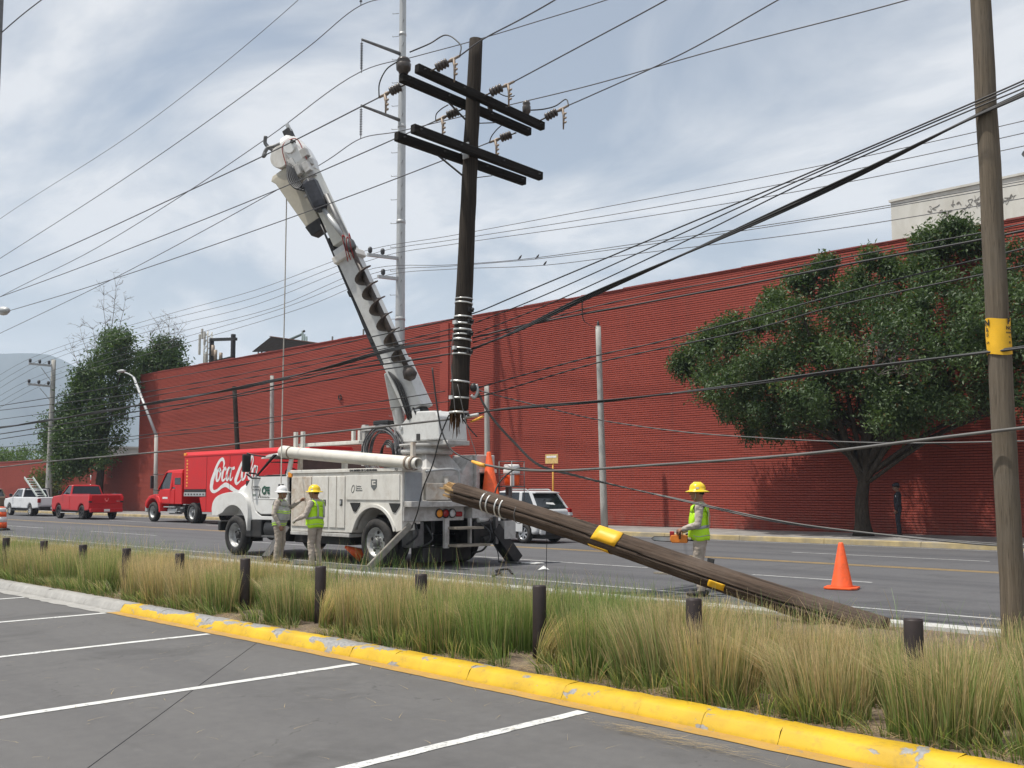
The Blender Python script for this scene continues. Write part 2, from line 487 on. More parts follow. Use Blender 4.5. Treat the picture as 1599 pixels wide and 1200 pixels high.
def glass(name, col=(0.02, 0.025, 0.03), rough=0.04, alpha=1.0):
    """tinted vehicle glass; alpha < 1 lets the inside show"""
    m, nt, N, L, b = nodes(name)
    v = coord(N, L)
    L.new(ramp(N, L, tex_noise(N, L, v, 2, 3), 0.3, 0.7, tuple(c * 0.7 for c in col), tuple(c * 1.3 for c in col)), b.inputs['Base Color'])
    setin(b, Roughness=rough, IOR=1.5); b.inputs['Alpha'].default_value = alpha
    b.inputs['Specular IOR Level'].default_value = 0.6
    return m

M_lot = asphalt('lot_asphalt', (0.138, 0.134, 0.131), patch=0.6)
M_road = asphalt('road_asphalt', (0.122, 0.122, 0.126), patch=1.0)
M_white = paint_line('white_line_paint', (0.64, 0.64, 0.62), (0.2, 0.2, 0.2), 0.53)
M_white_worn = paint_line('worn_white_paint', (0.50, 0.50, 0.49), (0.12, 0.12, 0.12), 0.52)
M_yellow_worn = paint_line('worn_yellow_paint', (0.42, 0.28, 0.10), (0.12, 0.12, 0.12), 0.52)
M_gutter = paint_line('gutter_paint', (0.46, 0.27, 0.06), (0.26, 0.22, 0.17), 0.53)
M_kerby = kerb_paint('yellow_kerb_paint')
M_conc = mat('concrete', (0.36, 0.35, 0.33), 0.9, var=0.25, scale=3, bump=0.4, bscale=40, dirt=(0.16, 0.15, 0.13), damt=0.6)
M_conc_pole = mat('concrete_pole', (0.40, 0.39, 0.36), 0.85, var=0.15, scale=4, bump=0.2, dirt=(0.22, 0.21, 0.19), stretch=(3, 3, 0.5))
M_walk = mat('sidewalk_concrete', (0.27, 0.26, 0.245), 0.9, var=0.25, scale=1.6, bump=0.3, dirt=(0.12, 0.11, 0.10), damt=0.7, dscale=0.8)
M_soil = mat('soil', (0.13, 0.095, 0.065), 0.95, var=0.4, scale=9, bump=0.8, bscale=30, dirt=(0.28, 0.23, 0.15), damt=0.6, dscale=7)
M_earth = mat('far_ground', (0.14, 0.13, 0.10), 0.95, var=0.3, scale=0.2)
M_brick = brickwall('red_brick')
M_brick_low = brickwall('red_brick_low', 0.97)
M_cap = mat('red_coping', (0.24, 0.05, 0.04), 0.8, var=0.3, scale=2)
M_plaster = mat('cream_plaster', (0.62, 0.61, 0.56), 0.85, var=0.10, scale=1.2, bump=0.2, dirt=(0.40, 0.37, 0.30), damt=0.5, dscale=0.9, stretch=(1, 1, 0.5))
M_polewood = wood('creosote_pole_wood', (0.020, 0.017, 0.015), (0.060, 0.048, 0.038), (9, 9, 0.35))
M_crosswood = wood('crossarm_wood', (0.011, 0.010, 0.009), (0.032, 0.028, 0.025), (9, 0.5, 9))
M_fallwood = wood('split_pole_wood', (0.035, 0.026, 0.020), (0.125, 0.088, 0.066), (0.35, 9, 9), weather=(0.15, 0.115, 0.092))
M_greywood = wood('grey_pole_wood', (0.090, 0.072, 0.052), (0.215, 0.175, 0.130), (9, 9, 0.35), weather=(0.16, 0.14, 0.115))
M_rawwood = wood('fresh_split_wood', (0.26, 0.15, 0.065), (0.60, 0.41, 0.20), (0.6, 9, 9))
M_splinter = wood('splintered_wood', (0.04, 0.022, 0.014), (0.15, 0.08, 0.038), (9, 9, 0.5))
M_post = mat('brown_post_paint', (0.030, 0.020, 0.019), 0.55, var=0.3, scale=5, bump=0.12, bscale=30, dirt=(0.06, 0.045, 0.04), damt=0.5)
M_steel = mat('galvanised_steel', (0.46, 0.47, 0.47), 0.5, 0.35, var=0.16, scale=3, dirt=(0.3, 0.3, 0.29), damt=0.5, stretch=(3, 3, 0.6))
M_steel_dk = mat('dull_steel', (0.16, 0.16, 0.16), 0.5, 0.5, var=0.25, scale=8)
M_darkmetal = mat('dark_hardware', (0.035, 0.034, 0.034), 0.5, 0.4, var=0.3, scale=10)
M_ins = mat('glazed_insulator', (0.075, 0.062, 0.055), 0.3, 0.0, var=0.3, scale=12)
M_insgrey = mat('polymer_insulator', (0.05, 0.05, 0.055), 0.45, 0.0, var=0.2)
M_clamp = mat('cast_clamp', (0.30, 0.24, 0.19), 0.6, 0.3, var=0.3, scale=20)
M_wire = mat('wire_aluminium', (0.10, 0.10, 0.105), 0.5, 0.3, var=0.15)
M_cable = mat('black_cable', (0.020, 0.020, 0.021), 0.5, 0.0, var=0.3, scale=3)
M_cablegrey = mat('weathered_cable', (0.13, 0.125, 0.12), 0.6, 0.1, var=0.25, scale=3)
M_band = mat('silver_band', (0.62, 0.62, 0.60), 0.35, 0.5, var=0.2, scale=20)
M_yclamp = mat('orange_sleeve', (0.85, 0.42, 0.06), 0.5, var=0.1)
M_orange = mat('cone_orange', (0.90, 0.115, 0.02), 0.45, var=0.12, scale=4, dirt=(0.28, 0.07, 0.035), damt=0.6, dscale=6)
M_conewhite = mat('reflective_white', (0.75, 0.75, 0.73), 0.4, var=0.1)
M_vinyl = mat('yellow_vinyl', (0.84, 0.47, 0.015), 0.5, var=0.12, scale=5, bump=0.3, bscale=9)
M_black = mat('black_print', (0.02, 0.02, 0.02), 0.6)
M_leaf = leafmat('leaf', 0.34)
M_grass = leafmat('grass_blade', 0.42, (1.1, 1.1, 0.75))
M_bark = wood('bark', (0.030, 0.024, 0.019), (0.085, 0.068, 0.052), (5, 5, 1.2))
M_hill = mat('hill_scrub', (0.05, 0.066, 0.062), 0.95, var=0.4, scale=0.004)

# ================================================================ the setting
def struct(mb, name, m, bevel=0, parent=None, **k):
    return mb.build(name, m, parent, bevel, kind='structure', **k)

struct(MB().add([(-3900, -1200, -0.03), (1200, -1200, -0.03), (1200, 3600, -0.03), (-3900, 3600, -0.03)], [(0, 1, 2, 3)]), 'ground', M_earth)
def sheet(x0, x1, y0, y1, z): return MB().add([(x0, y0, z), (x1, y0, z), (x1, y1, z), (x0, y1, z)], [(0, 1, 2, 3)])
lot = struct(sheet(-60, 40, -30, 6.06, 0.0), 'parking_lot', M_lot)
road = struct(sheet(-320, 120, 11.3, 29.0, 0.0), 'road', M_road)
ORG[lot] = Vector((0, 0, 0)); ORG[road] = Vector((0, 0, 0))
def on(root, mb, name, m, bevel=0, **k): return mb.build(name, m, root, bevel, org=(0, 0, 0), **k)

def bend(x):
    """the lot kerb bows gently towards the lot on its right-hand part"""
    return float(np.interp(x, [-60, -16, -13, -7.6, -4.3, -2.7, 0, 5, 40], [0.0, 0.02, 0.04, 0.085, 0.17, 0.25, 0.38, 0.6, 1.4]))
def bent(mb, k=1.0):
    mb.v = [(x, y - bend(x) * k, z) for x, y, z in mb.v]; return mb
# parking bay lines, slightly ragged edges
def painted(x0, x1, y0, y1, z, along='y', n=40, j=0.006):
    mb = MB(); vs = []; rnd = random.Random(int(abs(x0 * 97 + y0 * 13)))
    for i in range(n + 1):
        t = i / n
        a, b = rnd.uniform(-j, j), rnd.uniform(-j, j)
        if along == 'y': y = y0 + (y1 - y0) * t; vs += [(x0 + a, y, z), (x1 + b, y, z)]
        else: x = x0 + (x1 - x0) * t; vs += [(x, y0 + a, z), (x, y1 + b, z)]
    mb.add(vs, [(2 * i, 2 * i + 1, 2 * i + 3, 2 * i + 2) if along == 'y' else (2 * i, 2 * i + 2, 2 * i + 3, 2 * i + 1) for i in range(n)])
    return mb
for x in (-24.60, -21.75, -18.90, -16.05, -13.22, -10.47, -7.68, -4.86, -2.02, 0.83, 3.68):
    on(lot, painted(x - 0.05, x + 0.05, -0.2, 5.84 - bend(x), 0.004), 'bay_line', M_white)
# road markings
on(road, painted(-300, 110, 13.34, 13.44, 0.004, 'x', 200), 'edge_line', M_white_worn)
on(road, painted(-300, 110, 28.45, 28.55, 0.004, 'x', 200), 'edge_line', M_white_worn)
for y in (20.85, 21.08): on(road, painted(-300, 110, y, y + 0.11, 0.004, 'x', 200), 'centre_line', M_yellow_worn)
for k in range(-18, 9):
    x = -40.86 + 10.6 * k + (0.8 if k < 0 else 0)
    if k == 0: a, b = -40.86, -35.1
    elif k == 3: a, b = -10.4, -8.0
    elif k == 2: a, b = -18.9, -12.9
    else: a, b = x, x + 5.0
    on(road, painted(a, b, 17.15, 17.25, 0.004, 'x', 24), 'lane_dash', M_white_worn)
    on(road, painted(x + 6.2, x + 11.2, 24.2, 24.3, 0.004, 'x', 24), 'lane_dash', M_white_worn)

# kerb of the parking lot: separate cast sections with open joints
def kerb_profile(j):
    return [(6.02 + j, 0.006), (6.035 + j, 0.03), (6.065 + j, 0.082), (6.09 + j, 0.102), (6.13 + j, 0.112), (6.24, 0.112), (6.30, 0.08), (6.30, -0.05), (6.02 + j, -0.05)]
kerb = struct(sheet(-60, 40, 5.3, 6.3, -0.02), 'kerb', M_conc); ORG[kerb] = Vector((0, 0, 0))
kb = [40, 34, 28, 22, 16, 11, 7, 4, 1.7, -0.2, -1.55, -2.25, -3.35, -3.95, -4.5, -5.25, -6.35, -7.4, -8.05, -9.5, -10.2, -10.95, -12.1, -13.2, -14.4, -15.9, -17.4, -19, -21, -24, -28, -34, -42, -50, -60]
rk = random.Random(3)
for i in range(len(kb) - 1):
    x1, x0 = kb[i] - 0.0015, kb[i + 1] + 0.0015
    n = max(2, int((x1 - x0) / 0.12)) if x0 > -30 and x1 < 8 else 2
    j0 = rk.uniform(-0.002, 0.002)
    rows = []
    for q in range(n + 1):
        x = x0 + (x1 - x0) * q / n
        rows.append([(x, y + (rk.uniform(-0.004, 0.004) if 0 < k < 6 else 0), z + (rk.uniform(-0.004, 0.004) if 1 < k < 6 else 0)) for k, (y, z) in enumerate(kerb_profile(j0))])
    mb = bent(MB().rings(rows, 0, True, False, False))
    o = on(kerb, mb, 'kerb_section', M_kerby if x0 >= -13.3 else M_conc, 0)
on(kerb, bent(painted(-13.25, 40, 5.87, 6.03, 0.005, 'x', 420, 0.008)), 'gutter', M_gutter)
on(kerb, bent(painted(-60, -13.25, 5.80, 6.03, 0.005, 'x', 300, 0.03)), 'gutter', M_conc)

# planting strip, road kerb
def bumpy(x0, x1, y0, y1, nx, ny, z, amp, seed):
    r = np.random.default_rng(seed); mb = MB(); vs = []
    for i in range(nx + 1):
        for k in range(ny + 1):
            e = 0 if k in (0, ny) else 1
            vs.append((x0 + (x1 - x0) * i / nx, y0 + (y1 - y0) * k / ny, z + e * float(r.uniform(-amp, amp))))
    mb.add(vs, [(i * (ny + 1) + k, (i + 1) * (ny + 1) + k, (i + 1) * (ny + 1) + k + 1, i * (ny + 1) + k + 1) for i in range(nx) for k in range(ny)], 0, True)
    return mb
pst = bumpy(-60, 40, 6.295, 11.16, 500, 24, 0.09, 0.03, 5)
pst.v = [(x, y - bend(x) * max(0, 1 - (y - 6.295) / 4.0), z) for x, y, z in pst.v]
struct(pst, 'planting_strip', M_soil)
M_kerbwhite = mat('whitewashed_kerb', (0.52, 0.52, 0.50), 0.85, var=0.15, scale=3, bump=0.3, dirt=(0.28, 0.27, 0.25), damt=0.7, dscale=2)
rkerb = struct(sheet(-320, 120, 11.14, 11.32, -0.02), 'road_kerb', M_conc); ORG[rkerb] = Vector((0, 0, 0))
x = 40
while x > -120:
    L = 1.9 if x > -40 else 8
    on(rkerb, MB().prismx([(11.14, -0.05), (11.34, -0.05), (11.31, 0.13), (11.29, 0.15), (11.16, 0.15), (11.14, 0.13)], x - L + 0.012, x), 'kerb_section', M_kerbwhite)
    x -= L
# far kerb and sidewalk
M_kerbfar = mat('faded_yellow_kerb', (0.42, 0.33, 0.17), 0.85, var=0.25, scale=2.5, dirt=(0.24, 0.23, 0.21), damt=0.9, dscale=1.3)
fkerb = struct(sheet(-320, 120, 28.98, 29.2, -0.02), 'far_kerb', M_conc); ORG[fkerb] = Vector((0, 0, 0))
x = 30
while x > -130:
    L = 3.0 if x > -60 else 8
    on(fkerb, MB().prismx([(28.98, -0.05), (29.2, -0.05), (29.2, 0.154), (29.03, 0.154), (29.0, 0.135)], x - L + 0.015, x), 'kerb_section', M_kerbfar)
    x -= L
walk = struct(sheet(-320, 120, 29.19, 34.1, 0.1), 'sidewalk', M_walk); ORG[walk] = Vector((0, 0, 0))
x = 30
while x > -110:                                              # cast bays with open joints
    for y0, y1 in ((29.2, 31.6), (31.61, 34.02)):
        dz = rk.uniform(-0.006, 0.006)
        on(walk, MB().box((x - 2.38, y0 + 0.005, 0.05), (x, y1, 0.15 + dz)), 'slab', M_walk)
    x -= 2.4

# ================================================================ buildings
def courses(x0, x1, z0, n, y, seed, h=0.0915, dep=0.020):
    """brick courses standing proud of raked bed joints, a little uneven"""
    r = np.random.default_rng(seed); mb = MB()
    nx = max(2, int((x1 - x0) / 1.6)); xs = np.linspace(x0, x1, nx + 1)
    wave = 0.012 * np.sin(xs * 0.21) + 0.006 * np.sin(xs * 0.9 + 1)
    vs = []; fs = []
    for k in range(n):
        za, zb = z0 + k * h, z0 + (k + 1) * h - 0.024
        off = r.uniform(-0.004, 0.004, nx + 1) + wave
        dz = np.cumsum(r.uniform(-0.002, 0.002, nx + 1)); dz -= dz.mean()
        b = len(vs)
        for i, xx in enumerate(xs):
            f = y - dep + off[i]
            vs += [(xx, y, za + dz[i] * 0.5), (xx, f, za + dz[i] * 0.5 + 0.002), (xx, f + 0.002, zb + dz[i] * 0.5), (xx, y, zb + dz[i] * 0.5 + 0.004), (xx, y, za + h)]
        for i in range(nx):
            for q in range(4): fs.append((b + i * 5 + q, b + (i + 1) * 5 + q, b + (i + 1) * 5 + q + 1, b + i * 5 + q + 1))
    mb.add(vs, fs); return mb
wh = thing('brick_building', 'tall windowless red brick building filling the far side of the road', 'building', (-25, 34, 0.1))
NC = 112
MB().box((-72.6, 34.0, 0.1), (25, 34.35, 10.33)).build('wall', M_brick, wh, org=None)
courses(-72.6, 25, 0.1, NC, 34.0, 5).build('brick_courses', M_brick, wh, kind='stuff')
MB().box((-72.6, 34.35, 0.1), (-72.25, 75, 10.33)).build('wall', M_brick, wh)
rc = random.Random(8); x = -72.62
while x < 25:                                               # coping bricks along the top
    L = rc.uniform(0.9, 1.7)
    MB().box((x, 33.95 - rc.uniform(0, .012), 10.33), (x + L - 0.015, 34.38, 10.36 + rc.uniform(0, 0.045))).build('coping', M_cap, wh)
    x += L
MB().box((-72.25, 34.35, 9.7), (25, 75, 9.9)).build('roof', mat('roof_felt', (0.25, 0.24, 0.23), 0.9), wh)
# pilaster strip behind the broken pole
MB().box((-38.51,33.90,3.81), (-37.87,33.98,10.18)).build('pilaster', M_brick, wh)
# small fittings left on the wall
mbb = MB()
for t in range(3):
    a = [Vector((-47.16,33.93,6.98)) + Vector((0.13 * math.cos(q) + 0.06 * t - 0.05, -0.02 * t, 0.16 * math.sin(q))) for q in [2 * math.pi * k / 14 for k in range(15)]]
    mbb.tube(a, 0.016, 5)
tag(mbb.build('cable_coil', M_cable, None), 'small coil of black cable hung high on the red brick facade', 'cable coil')

lw = thing('boundary_wall', 'low red brick wall continuing left of the tall building', 'wall', (-95, 34, 0.1))
MB().box((-150, 34.02, 0.1), (-72.62, 34.3, 4.32)).build('wall', M_brick_low, lw)
courses(-150, -72.62, 0.1, 46, 34.02, 6).build('brick_courses', M_brick_low, lw, kind='stuff')
MB().box((-150, 33.96, 4.32), (-72.62, 34.36, 4.42)).build('coping', M_cap, lw)

pb = thing('plaster_building', 'cream plastered block with scratched graffiti rising above the red building', 'building', (-5, 36.3, 9.9))
MB().box((-15.75, 36.3, 9.9), (14, 52, 12.42)).build('wall', M_plaster, pb, 0.02)
MB().box((-15.8, 36.24, 12.42), (14.05, 52.05, 12.5)).build('coping', M_plaster, pb)
mb = MB(); rg = random.Random(21)                            # scrawled dark paint, faint and broken
def scrawl(cx, cz, w, h):
    p = [(cx + rg.uniform(-w, w), 36.293, cz + rg.uniform(-h, h)) for _ in range(4)]
    mb.tube(spline(p, 5), rg.uniform(0.007, 0.016), 4)
for k in range(26): scrawl(-14.3 + k * 0.11, 11.75 + 0.18 * math.sin(k), 0.13, 0.14)
for k in range(9): scrawl(-12.6 + k * 0.14, 11.7, 0.16, 0.1)
for k in range(16): scrawl(-10.6 + k * 0.11, 11.5 + 0.25 * math.sin(k * 2), 0.14, 0.16)
mb.build('graffiti', mat('faded_graffiti', (0.25, 0.24, 0.22), 0.8), pb, kind='stuff')
wt = thing('water_tank', 'dark water tank with a lid on the cream block at the right edge', 'water tank', (-10.55, 37.6, 12.5))
MB().lathe([(0.62, 0), (0.62, 0.9), (0.6, 0.95)], (-10.75, 37.6, 12.5), n=24).build('tank', mat('dark_plastic', (0.03, 0.02, 0.022), 0.45, var=0.2), wt)
MB().lathe([(0.70, 0.95), (0.74, 1.0), (0.70, 1.05), (0.3, 1.16), (0.01, 1.18)], (-10.75, 37.6, 12.5), n=24).build('lid', mat('grey_plastic', (0.05, 0.05, 0.055), 0.5), wt)

# roof shed with a dark pitched roof
sh = thing('roof_shed', 'rusty pitched canopy standing on the roof of the red building', 'shed', (-62, 41, 9.9))
M_rust = mat('rusty_sheet', (0.13, 0.065, 0.045), 0.8, 0.1, var=0.35, scale=2, dirt=(0.05, 0.035, 0.03), damt=0.7)
ra, rb = Vector((-67.55,42.00,13.56)), Vector((-60.26,42.00,12.21)); ea, eb = Vector((-64.54,38.60,11.77)), Vector((-58.87,38.60,11.26))
for k in range(12):                                         # front roof sheets, near black as painted shade of the roof underside
    t0_, t1_ = k / 12, (k + .97) / 12
    q = [ea.lerp(eb, t0_), ea.lerp(eb, t1_), ra.lerp(rb, t1_), ra.lerp(rb, t0_)]; d = Vector((0, 0, .05))
    MB().add([p + d for p in q] + q, [(0, 1, 2, 3), (7, 6, 5, 4), (0, 4, 5, 1), (1, 5, 6, 2), (2, 6, 7, 3), (3, 7, 4, 0)]).build('roof_sheet', mat('shade_black_sheet', (0.013, 0.011, 0.010), 1.0, var=.4, spec=0.05), sh)
    q2 = [ra.lerp(rb, t0_), ra.lerp(rb, t1_), ra.lerp(rb, t1_) + Vector((0, 3.4, -1.0)), ra.lerp(rb, t0_) + Vector((0, 3.4, -1.0))]
    MB().add([p + d for p in q2] + q2, [(0, 1, 2, 3), (7, 6, 5, 4), (0, 4, 5, 1), (1, 5, 6, 2), (2, 6, 7, 3), (3, 7, 4, 0)]).build('roof_sheet', M_rust, sh)
MB().bar(ra + Vector((0, 0, .06)), rb + Vector((0, 0, .06)), .25, .06).build('ridge_cap', M_rust, sh)
for x, y in ((-66.2, 40.1), (-64.9, 39.6), (-56, 39.6), (-64.9, 42.2), (-56, 42.2)): MB().cyl((x, y, 9.9), (x, y, 12.1 if y < 41 else 12.9), 0.06).build('post', M_darkmetal, sh)
MB().box((-63.6, 40.6, 10.0), (-57, 42.0, 11.9)).build('canopy_box', mat('plain_black', (0.02, 0.02, 0.02), 0.8), sh)  # black box filling the space under the canopy
vt = thing('vent_stack', 'greenish ventilation pipes rising behind the rusty canopy', 'vent', (-62.6, 43.5, 9.9))
M_green = mat('verdigris_paint', (0.13, 0.18, 0.185), 0.6, var=0.2)
vx = Vector((-65.47,43.50,12.85)).x
MB().cyl((vx - 2.2, 43.5, 13.45), (vx, 43.5, 13.75), 0.10).build('duct', M_green, vt)
for dx, h in ((0, 14.0), (0.25, 13.7), (0.55, 13.5)): MB().cyl((vx + dx, 43.5, 9.9), (vx + dx, 43.5, h), 0.08).build('pipe', M_green, vt)
MB().ell((vx + .2, 43.5, 13.95), 0.1).build('cowl', M_darkmetal, vt)
# antenna mast and steel frame on the roof
an = thing('antenna_mast', 'pale lattice mast with panel antennas on the far roof', 'antenna', (-71, 38.5, 9.9))
M_pale = mat('pale_paint', (0.45, 0.44, 0.40), 0.7, var=0.2)
for dx, dy in ((0, 0), (0.55, 0), (0.28, 0.5)): MB().cyl((-71.3 + dx, 38.4 + dy, 9.9), (-71.3 + dx, 38.4 + dy, 14.0), 0.05).build('leg', M_pale, an)
for k in range(8):
    z = 10.2 + k * 0.47
    mb = MB(); mb.bar((-71.3, 38.4, z), (-70.75, 38.4, z + 0.4), 0.04); mb.bar((-70.75, 38.4, z), (-71.02, 38.9, z + 0.4), 0.04); mb.bar((-71.02, 38.9, z), (-71.3, 38.4, z + 0.4), 0.04)
    mb.build('brace', M_pale, an)
for dx, z, h in ((-0.25, 12.2, 1.6), (0.5, 12.9, 1.0), (0.75, 11.2, 1.0), (0.1, 13.4, 0.8)): MB().box((-71.4 + dx, 38.1, z), (-71.24 + dx, 38.24, z + h)).build('panel_antenna', M_pale, an, 0.02)
MB().box((-71.6, 38.2, 9.9), (-70.7, 39.2, 11.4)).build('cabinet', M_pale, an, 0.02)
gf = thing('steel_frame', 'dark steel portal frame with equipment next to the antenna mast', 'frame', (-69, 38.6, 9.9))
for x in (-70.3, -67.1): MB().bar((x, 38.5, 9.9), (x, 38.5, 13.35), 0.26).build('column', M_darkmetal, gf)
MB().bar((-70.5, 38.5, 13.3), (-66.7, 38.5, 12.95), 0.22).build('beam', M_darkmetal, gf)
MB().bar((-70.3, 38.5, 11.5), (-67.1, 38.5, 11.6), 0.2).build('beam', M_darkmetal, gf)
for x, z0, z1 in ((-69.9, 12.0, 12.8), (-69.2, 10.0, 11.2), (-69.5, 11.6, 12.4), (-68.7, 11.6, 12.1)): MB().cyl((x, 38.4, z0), (x, 38.4, z1), 0.13).build('insulator', M_clamp, gf)
MB().lathe([(0.9, 0), (0.9, 0.5), (0.3, 0.9), (0.01, 0.95)], (-69.0, 39.4, 9.9), n=14).build('drum', M_darkmetal, gf)

# grey block, hedge and clutter behind the low wall
gb = thing('block_building', 'plain grey block building with stains behind the low red wall', 'building', (-110, 48, 0))
M_greyblock = mat('grey_render', (0.42, 0.41, 0.39), 0.9, var=0.2, scale=0.6, dirt=(0.16, 0.16, 0.14), damt=0.8, dscale=0.5)
MB().box((-123.84,46.00,0.69), (-106.5, 58, 6.3)).build('wall', M_greyblock, gb)
MB().box((-126.5, 45.8, 6.3), (-106.3, 58.2, 6.5)).build('coping', M_greyblock, gb)
MB().box((-115.2, 45.85, 4.4), (-114.5, 45.99, 7.4)).build('downpipe', M_darkmetal, gb)
tag(MB().prismx([(35.0, 4.62), (36.5, 4.72), (36.5, 4.6), (35.0, 4.5)], -93.0, -87.5).build('white_awning', mat('white_sheet', (0.7, 0.7, 0.7), 0.5), None), 'long white sheet canopy edge just above the low red wall', 'canopy')
for x in (-92, -85): pass
tw = thing('bell_turret', 'little yellow and red brick turret far above the hedge', 'turret', (-152, 60, 0))
M_yel = mat('ochre_plaster', (0.55, 0.40, 0.12), 0.8); M_tile = mat('dark_red_tile', (0.16, 0.05, 0.035), 0.8)
for dx in (0, 1.7): MB().box((-152 + dx, 59.5, 0), (-151.4 + dx, 60.5, 8.6)).build('pillar', M_yel, tw)
MB().box((-152.4, 59.2, 8.6), (-149.3, 60.8, 9.1)).build('lintel', M_tile, tw)
MB().lathe([(1.5, 0), (1.3, 0.6), (0.8, 1.1), (0.1, 1.35)], (-150.85, 60, 9.1), n=12).build('dome', M_tile, tw)
fence_t = thing('rebar_masts', 'thin aerials and pipes clustered on a roof beside the dark tree', 'antenna', (-96, 48, 7))
for k, (dx, h) in enumerate(((0, 2.2), (0.5, 2.8), (1.0, 1.9), (1.6, 3.3), (2.0, 2.4))):
    MB().cyl((-97 + dx, 47.5, 7.2), (-97 + dx, 47.5, 8.0 + h), 0.07).build('mast', M_steel, fence_t)
    MB().bar((-97.4 + dx, 47.5, 8.4 + 0.4 * k), (-96.4 + dx, 47.5, 8.4 + 0.4 * k), 0.08).build('crossbar', M_steel, fence_t)

# ================================================================ hills far away
def ridge(name, D, pts, depth, seed):
    r = np.random.default_rng(seed)
    n = 140; az = np.linspace(pts[0][0], pts[-1][0], n)
    top = np.interp(az, [p[0] for p in pts], [p[1] for p in pts])
    for f, a in ((0.35, 10), (0.9, 6), (2.3, 3)): top = top + a * np.sin(az * f + r.uniform(0, 6))
    mb = MB(); vs = []
    for i in range(n):
        x = az[i]
        for k, (t, zf) in enumerate(((0, -0.02), (0.35, 0.35), (0.7, 0.8), (1.0, 1.0), (1.6, 0.6), (2.4, -0.02))):
            q = Vector((math.cos(R(x)), math.sin(R(x)), 0))
            w = r.uniform(-0.05, 0.05)
            d = D + depth * t + depth * 0.12 * math.sin(x * 1.7 + k)
            vs.append((q.x * d, q.y * d, max(-2, (top[i]) * (zf + (w if 0 < k < 3 else 0)))))
    mb.add(vs, [(i * 6 + k, i * 6 + k + 1, (i + 1) * 6 + k + 1, (i + 1) * 6 + k) for i in range(n - 1) for k in range(5)], 0, True)
    struct(mb, name, M_hill)
# azimuth in degrees from +x, height in metres
ridge('hills', 2600, [(100, 90), (118, 120), (135, 150), (146, 190), (152, 240), (156, 300), (158.5, 350), (161, 372), (164, 352), (170, 300), (180, 240), (195, 160)], 280, 4)

# ================================================================ plants
def leaf_cloud(centres, radii, per, size, aspect, cols, seed, shell=0.55, droop=0.35, squash=0.8, dry=0.0, flat=0.0):
    """leaf-sized folded faces spread through a crown made of many uneven clumps"""
    r = np.random.default_rng(seed)
    C = np.repeat(np.array(centres), per, axis=0); RD = np.repeat(np.array(radii), per)[:, None]
    n = len(C)
    d = r.normal(size=(n, 3)); d /= np.linalg.norm(d, axis=1)[:, None]
    rad = (shell + (1 - shell) * r.random((n, 1))) * RD * (0.85 + 0.3 * r.random((n, 1)))
    d[:, 2] *= squash
    # sprigs: leaves gather on short twigs
    tw = max(1, n // 9)
    tp = C[:tw * 9:9] if False else None
    P = C + d * rad
    k = 7
    base = P[(np.arange(n) // k) * k]
    P = base + r.normal(size=(n, 3)) * size * 1.15
    out = d + r.normal(size=(n, 3)) * 0.75; out[:, 2] -= droop
    out /= np.linalg.norm(out, axis=1)[:, None]
    up = r.normal(size=(n, 3)) * 0.7 + np.array([0, -0.15, 1.0 + flat])
    side = np.cross(out, up); side /= np.linalg.norm(side, axis=1)[:, None] + 1e-6
    nor = np.cross(side, out)
    L = size * (0.65 + 0.7 * r.random((n, 1))); W = L * aspect
    V = np.stack([P, P + out * L * 0.5 + side * W + nor * W * 0.5, P + out * L, P + out * L * 0.5 - side * W + nor * W * 0.5], axis=1).reshape(-1, 3)
    b = np.arange(n)[:, None] * 4
    F = np.concatenate([b + np.array([[0, 1, 2]]), b + np.array([[0, 2, 3]])], axis=1).reshape(-1, 3)
    a = np.array(cols[0]); c = np.array(cols[1])
    t = np.repeat(r.random(len(centres)), per)[:, None] * 0.55 + r.random((n, 1)) * 0.45
    col = a * (1 - t) + c * t
    if dry > 0:
        m = r.random(n) < dry; col[m] = np.array([0.17, 0.10, 0.035]) * (0.7 + 0.6 * r.random((m.sum(), 1)))
    col = np.repeat(col, 4, axis=0)
    return V, F, col

def limb_tree(mb, base, top, r0, r1, ends, rnd, n=7):
    base, top = Vector(base), Vector(top)
    mid = base.lerp(top, 0.5) + Vector((rnd.uniform(-.2, .2), rnd.uniform(-.2, .2), 0))
    tr = spline([base, base.lerp(mid, 0.5) + Vector((rnd.uniform(-.1, .1), 0, 0)), mid, top], 4)
    m = len(tr)
    mb.tube(tr, [(r0 * 1.45 if i == 0 else r0 * 1.1 if i == 1 else r0 + (r1 - r0) * i / (m - 1)) for i in range(m)], n + 3)
    for e, rr in ends:
        s = tr[rnd.randint(m // 2, m - 1)]; e = Vector(e)
        c = s.lerp(e, 0.45) + Vector((rnd.uniform(-.3, .3), rnd.uniform(-.3, .3), rnd.uniform(0.1, .5) * (e - s).length * 0.3))
        q = spline([s, c, e], 5)
        mb.tube(q, [rr * (1 - 0.8 * i / (len(q) - 1)) for i in range(len(q))], n)
        for _ in range(3):
            i = rnd.randint(3, len(q) - 2); p = q[i]
            d = Vector((rnd.uniform(-1, 1), rnd.uniform(-1, 1), rnd.uniform(-.2, .9))).normalized() * rnd.uniform(.5, 1.3)
            mb.tube([p, p + d * 0.5 + Vector((0, 0, 0.06)), p + d], [rr * .35, rr * .22, rr * .08], 5)

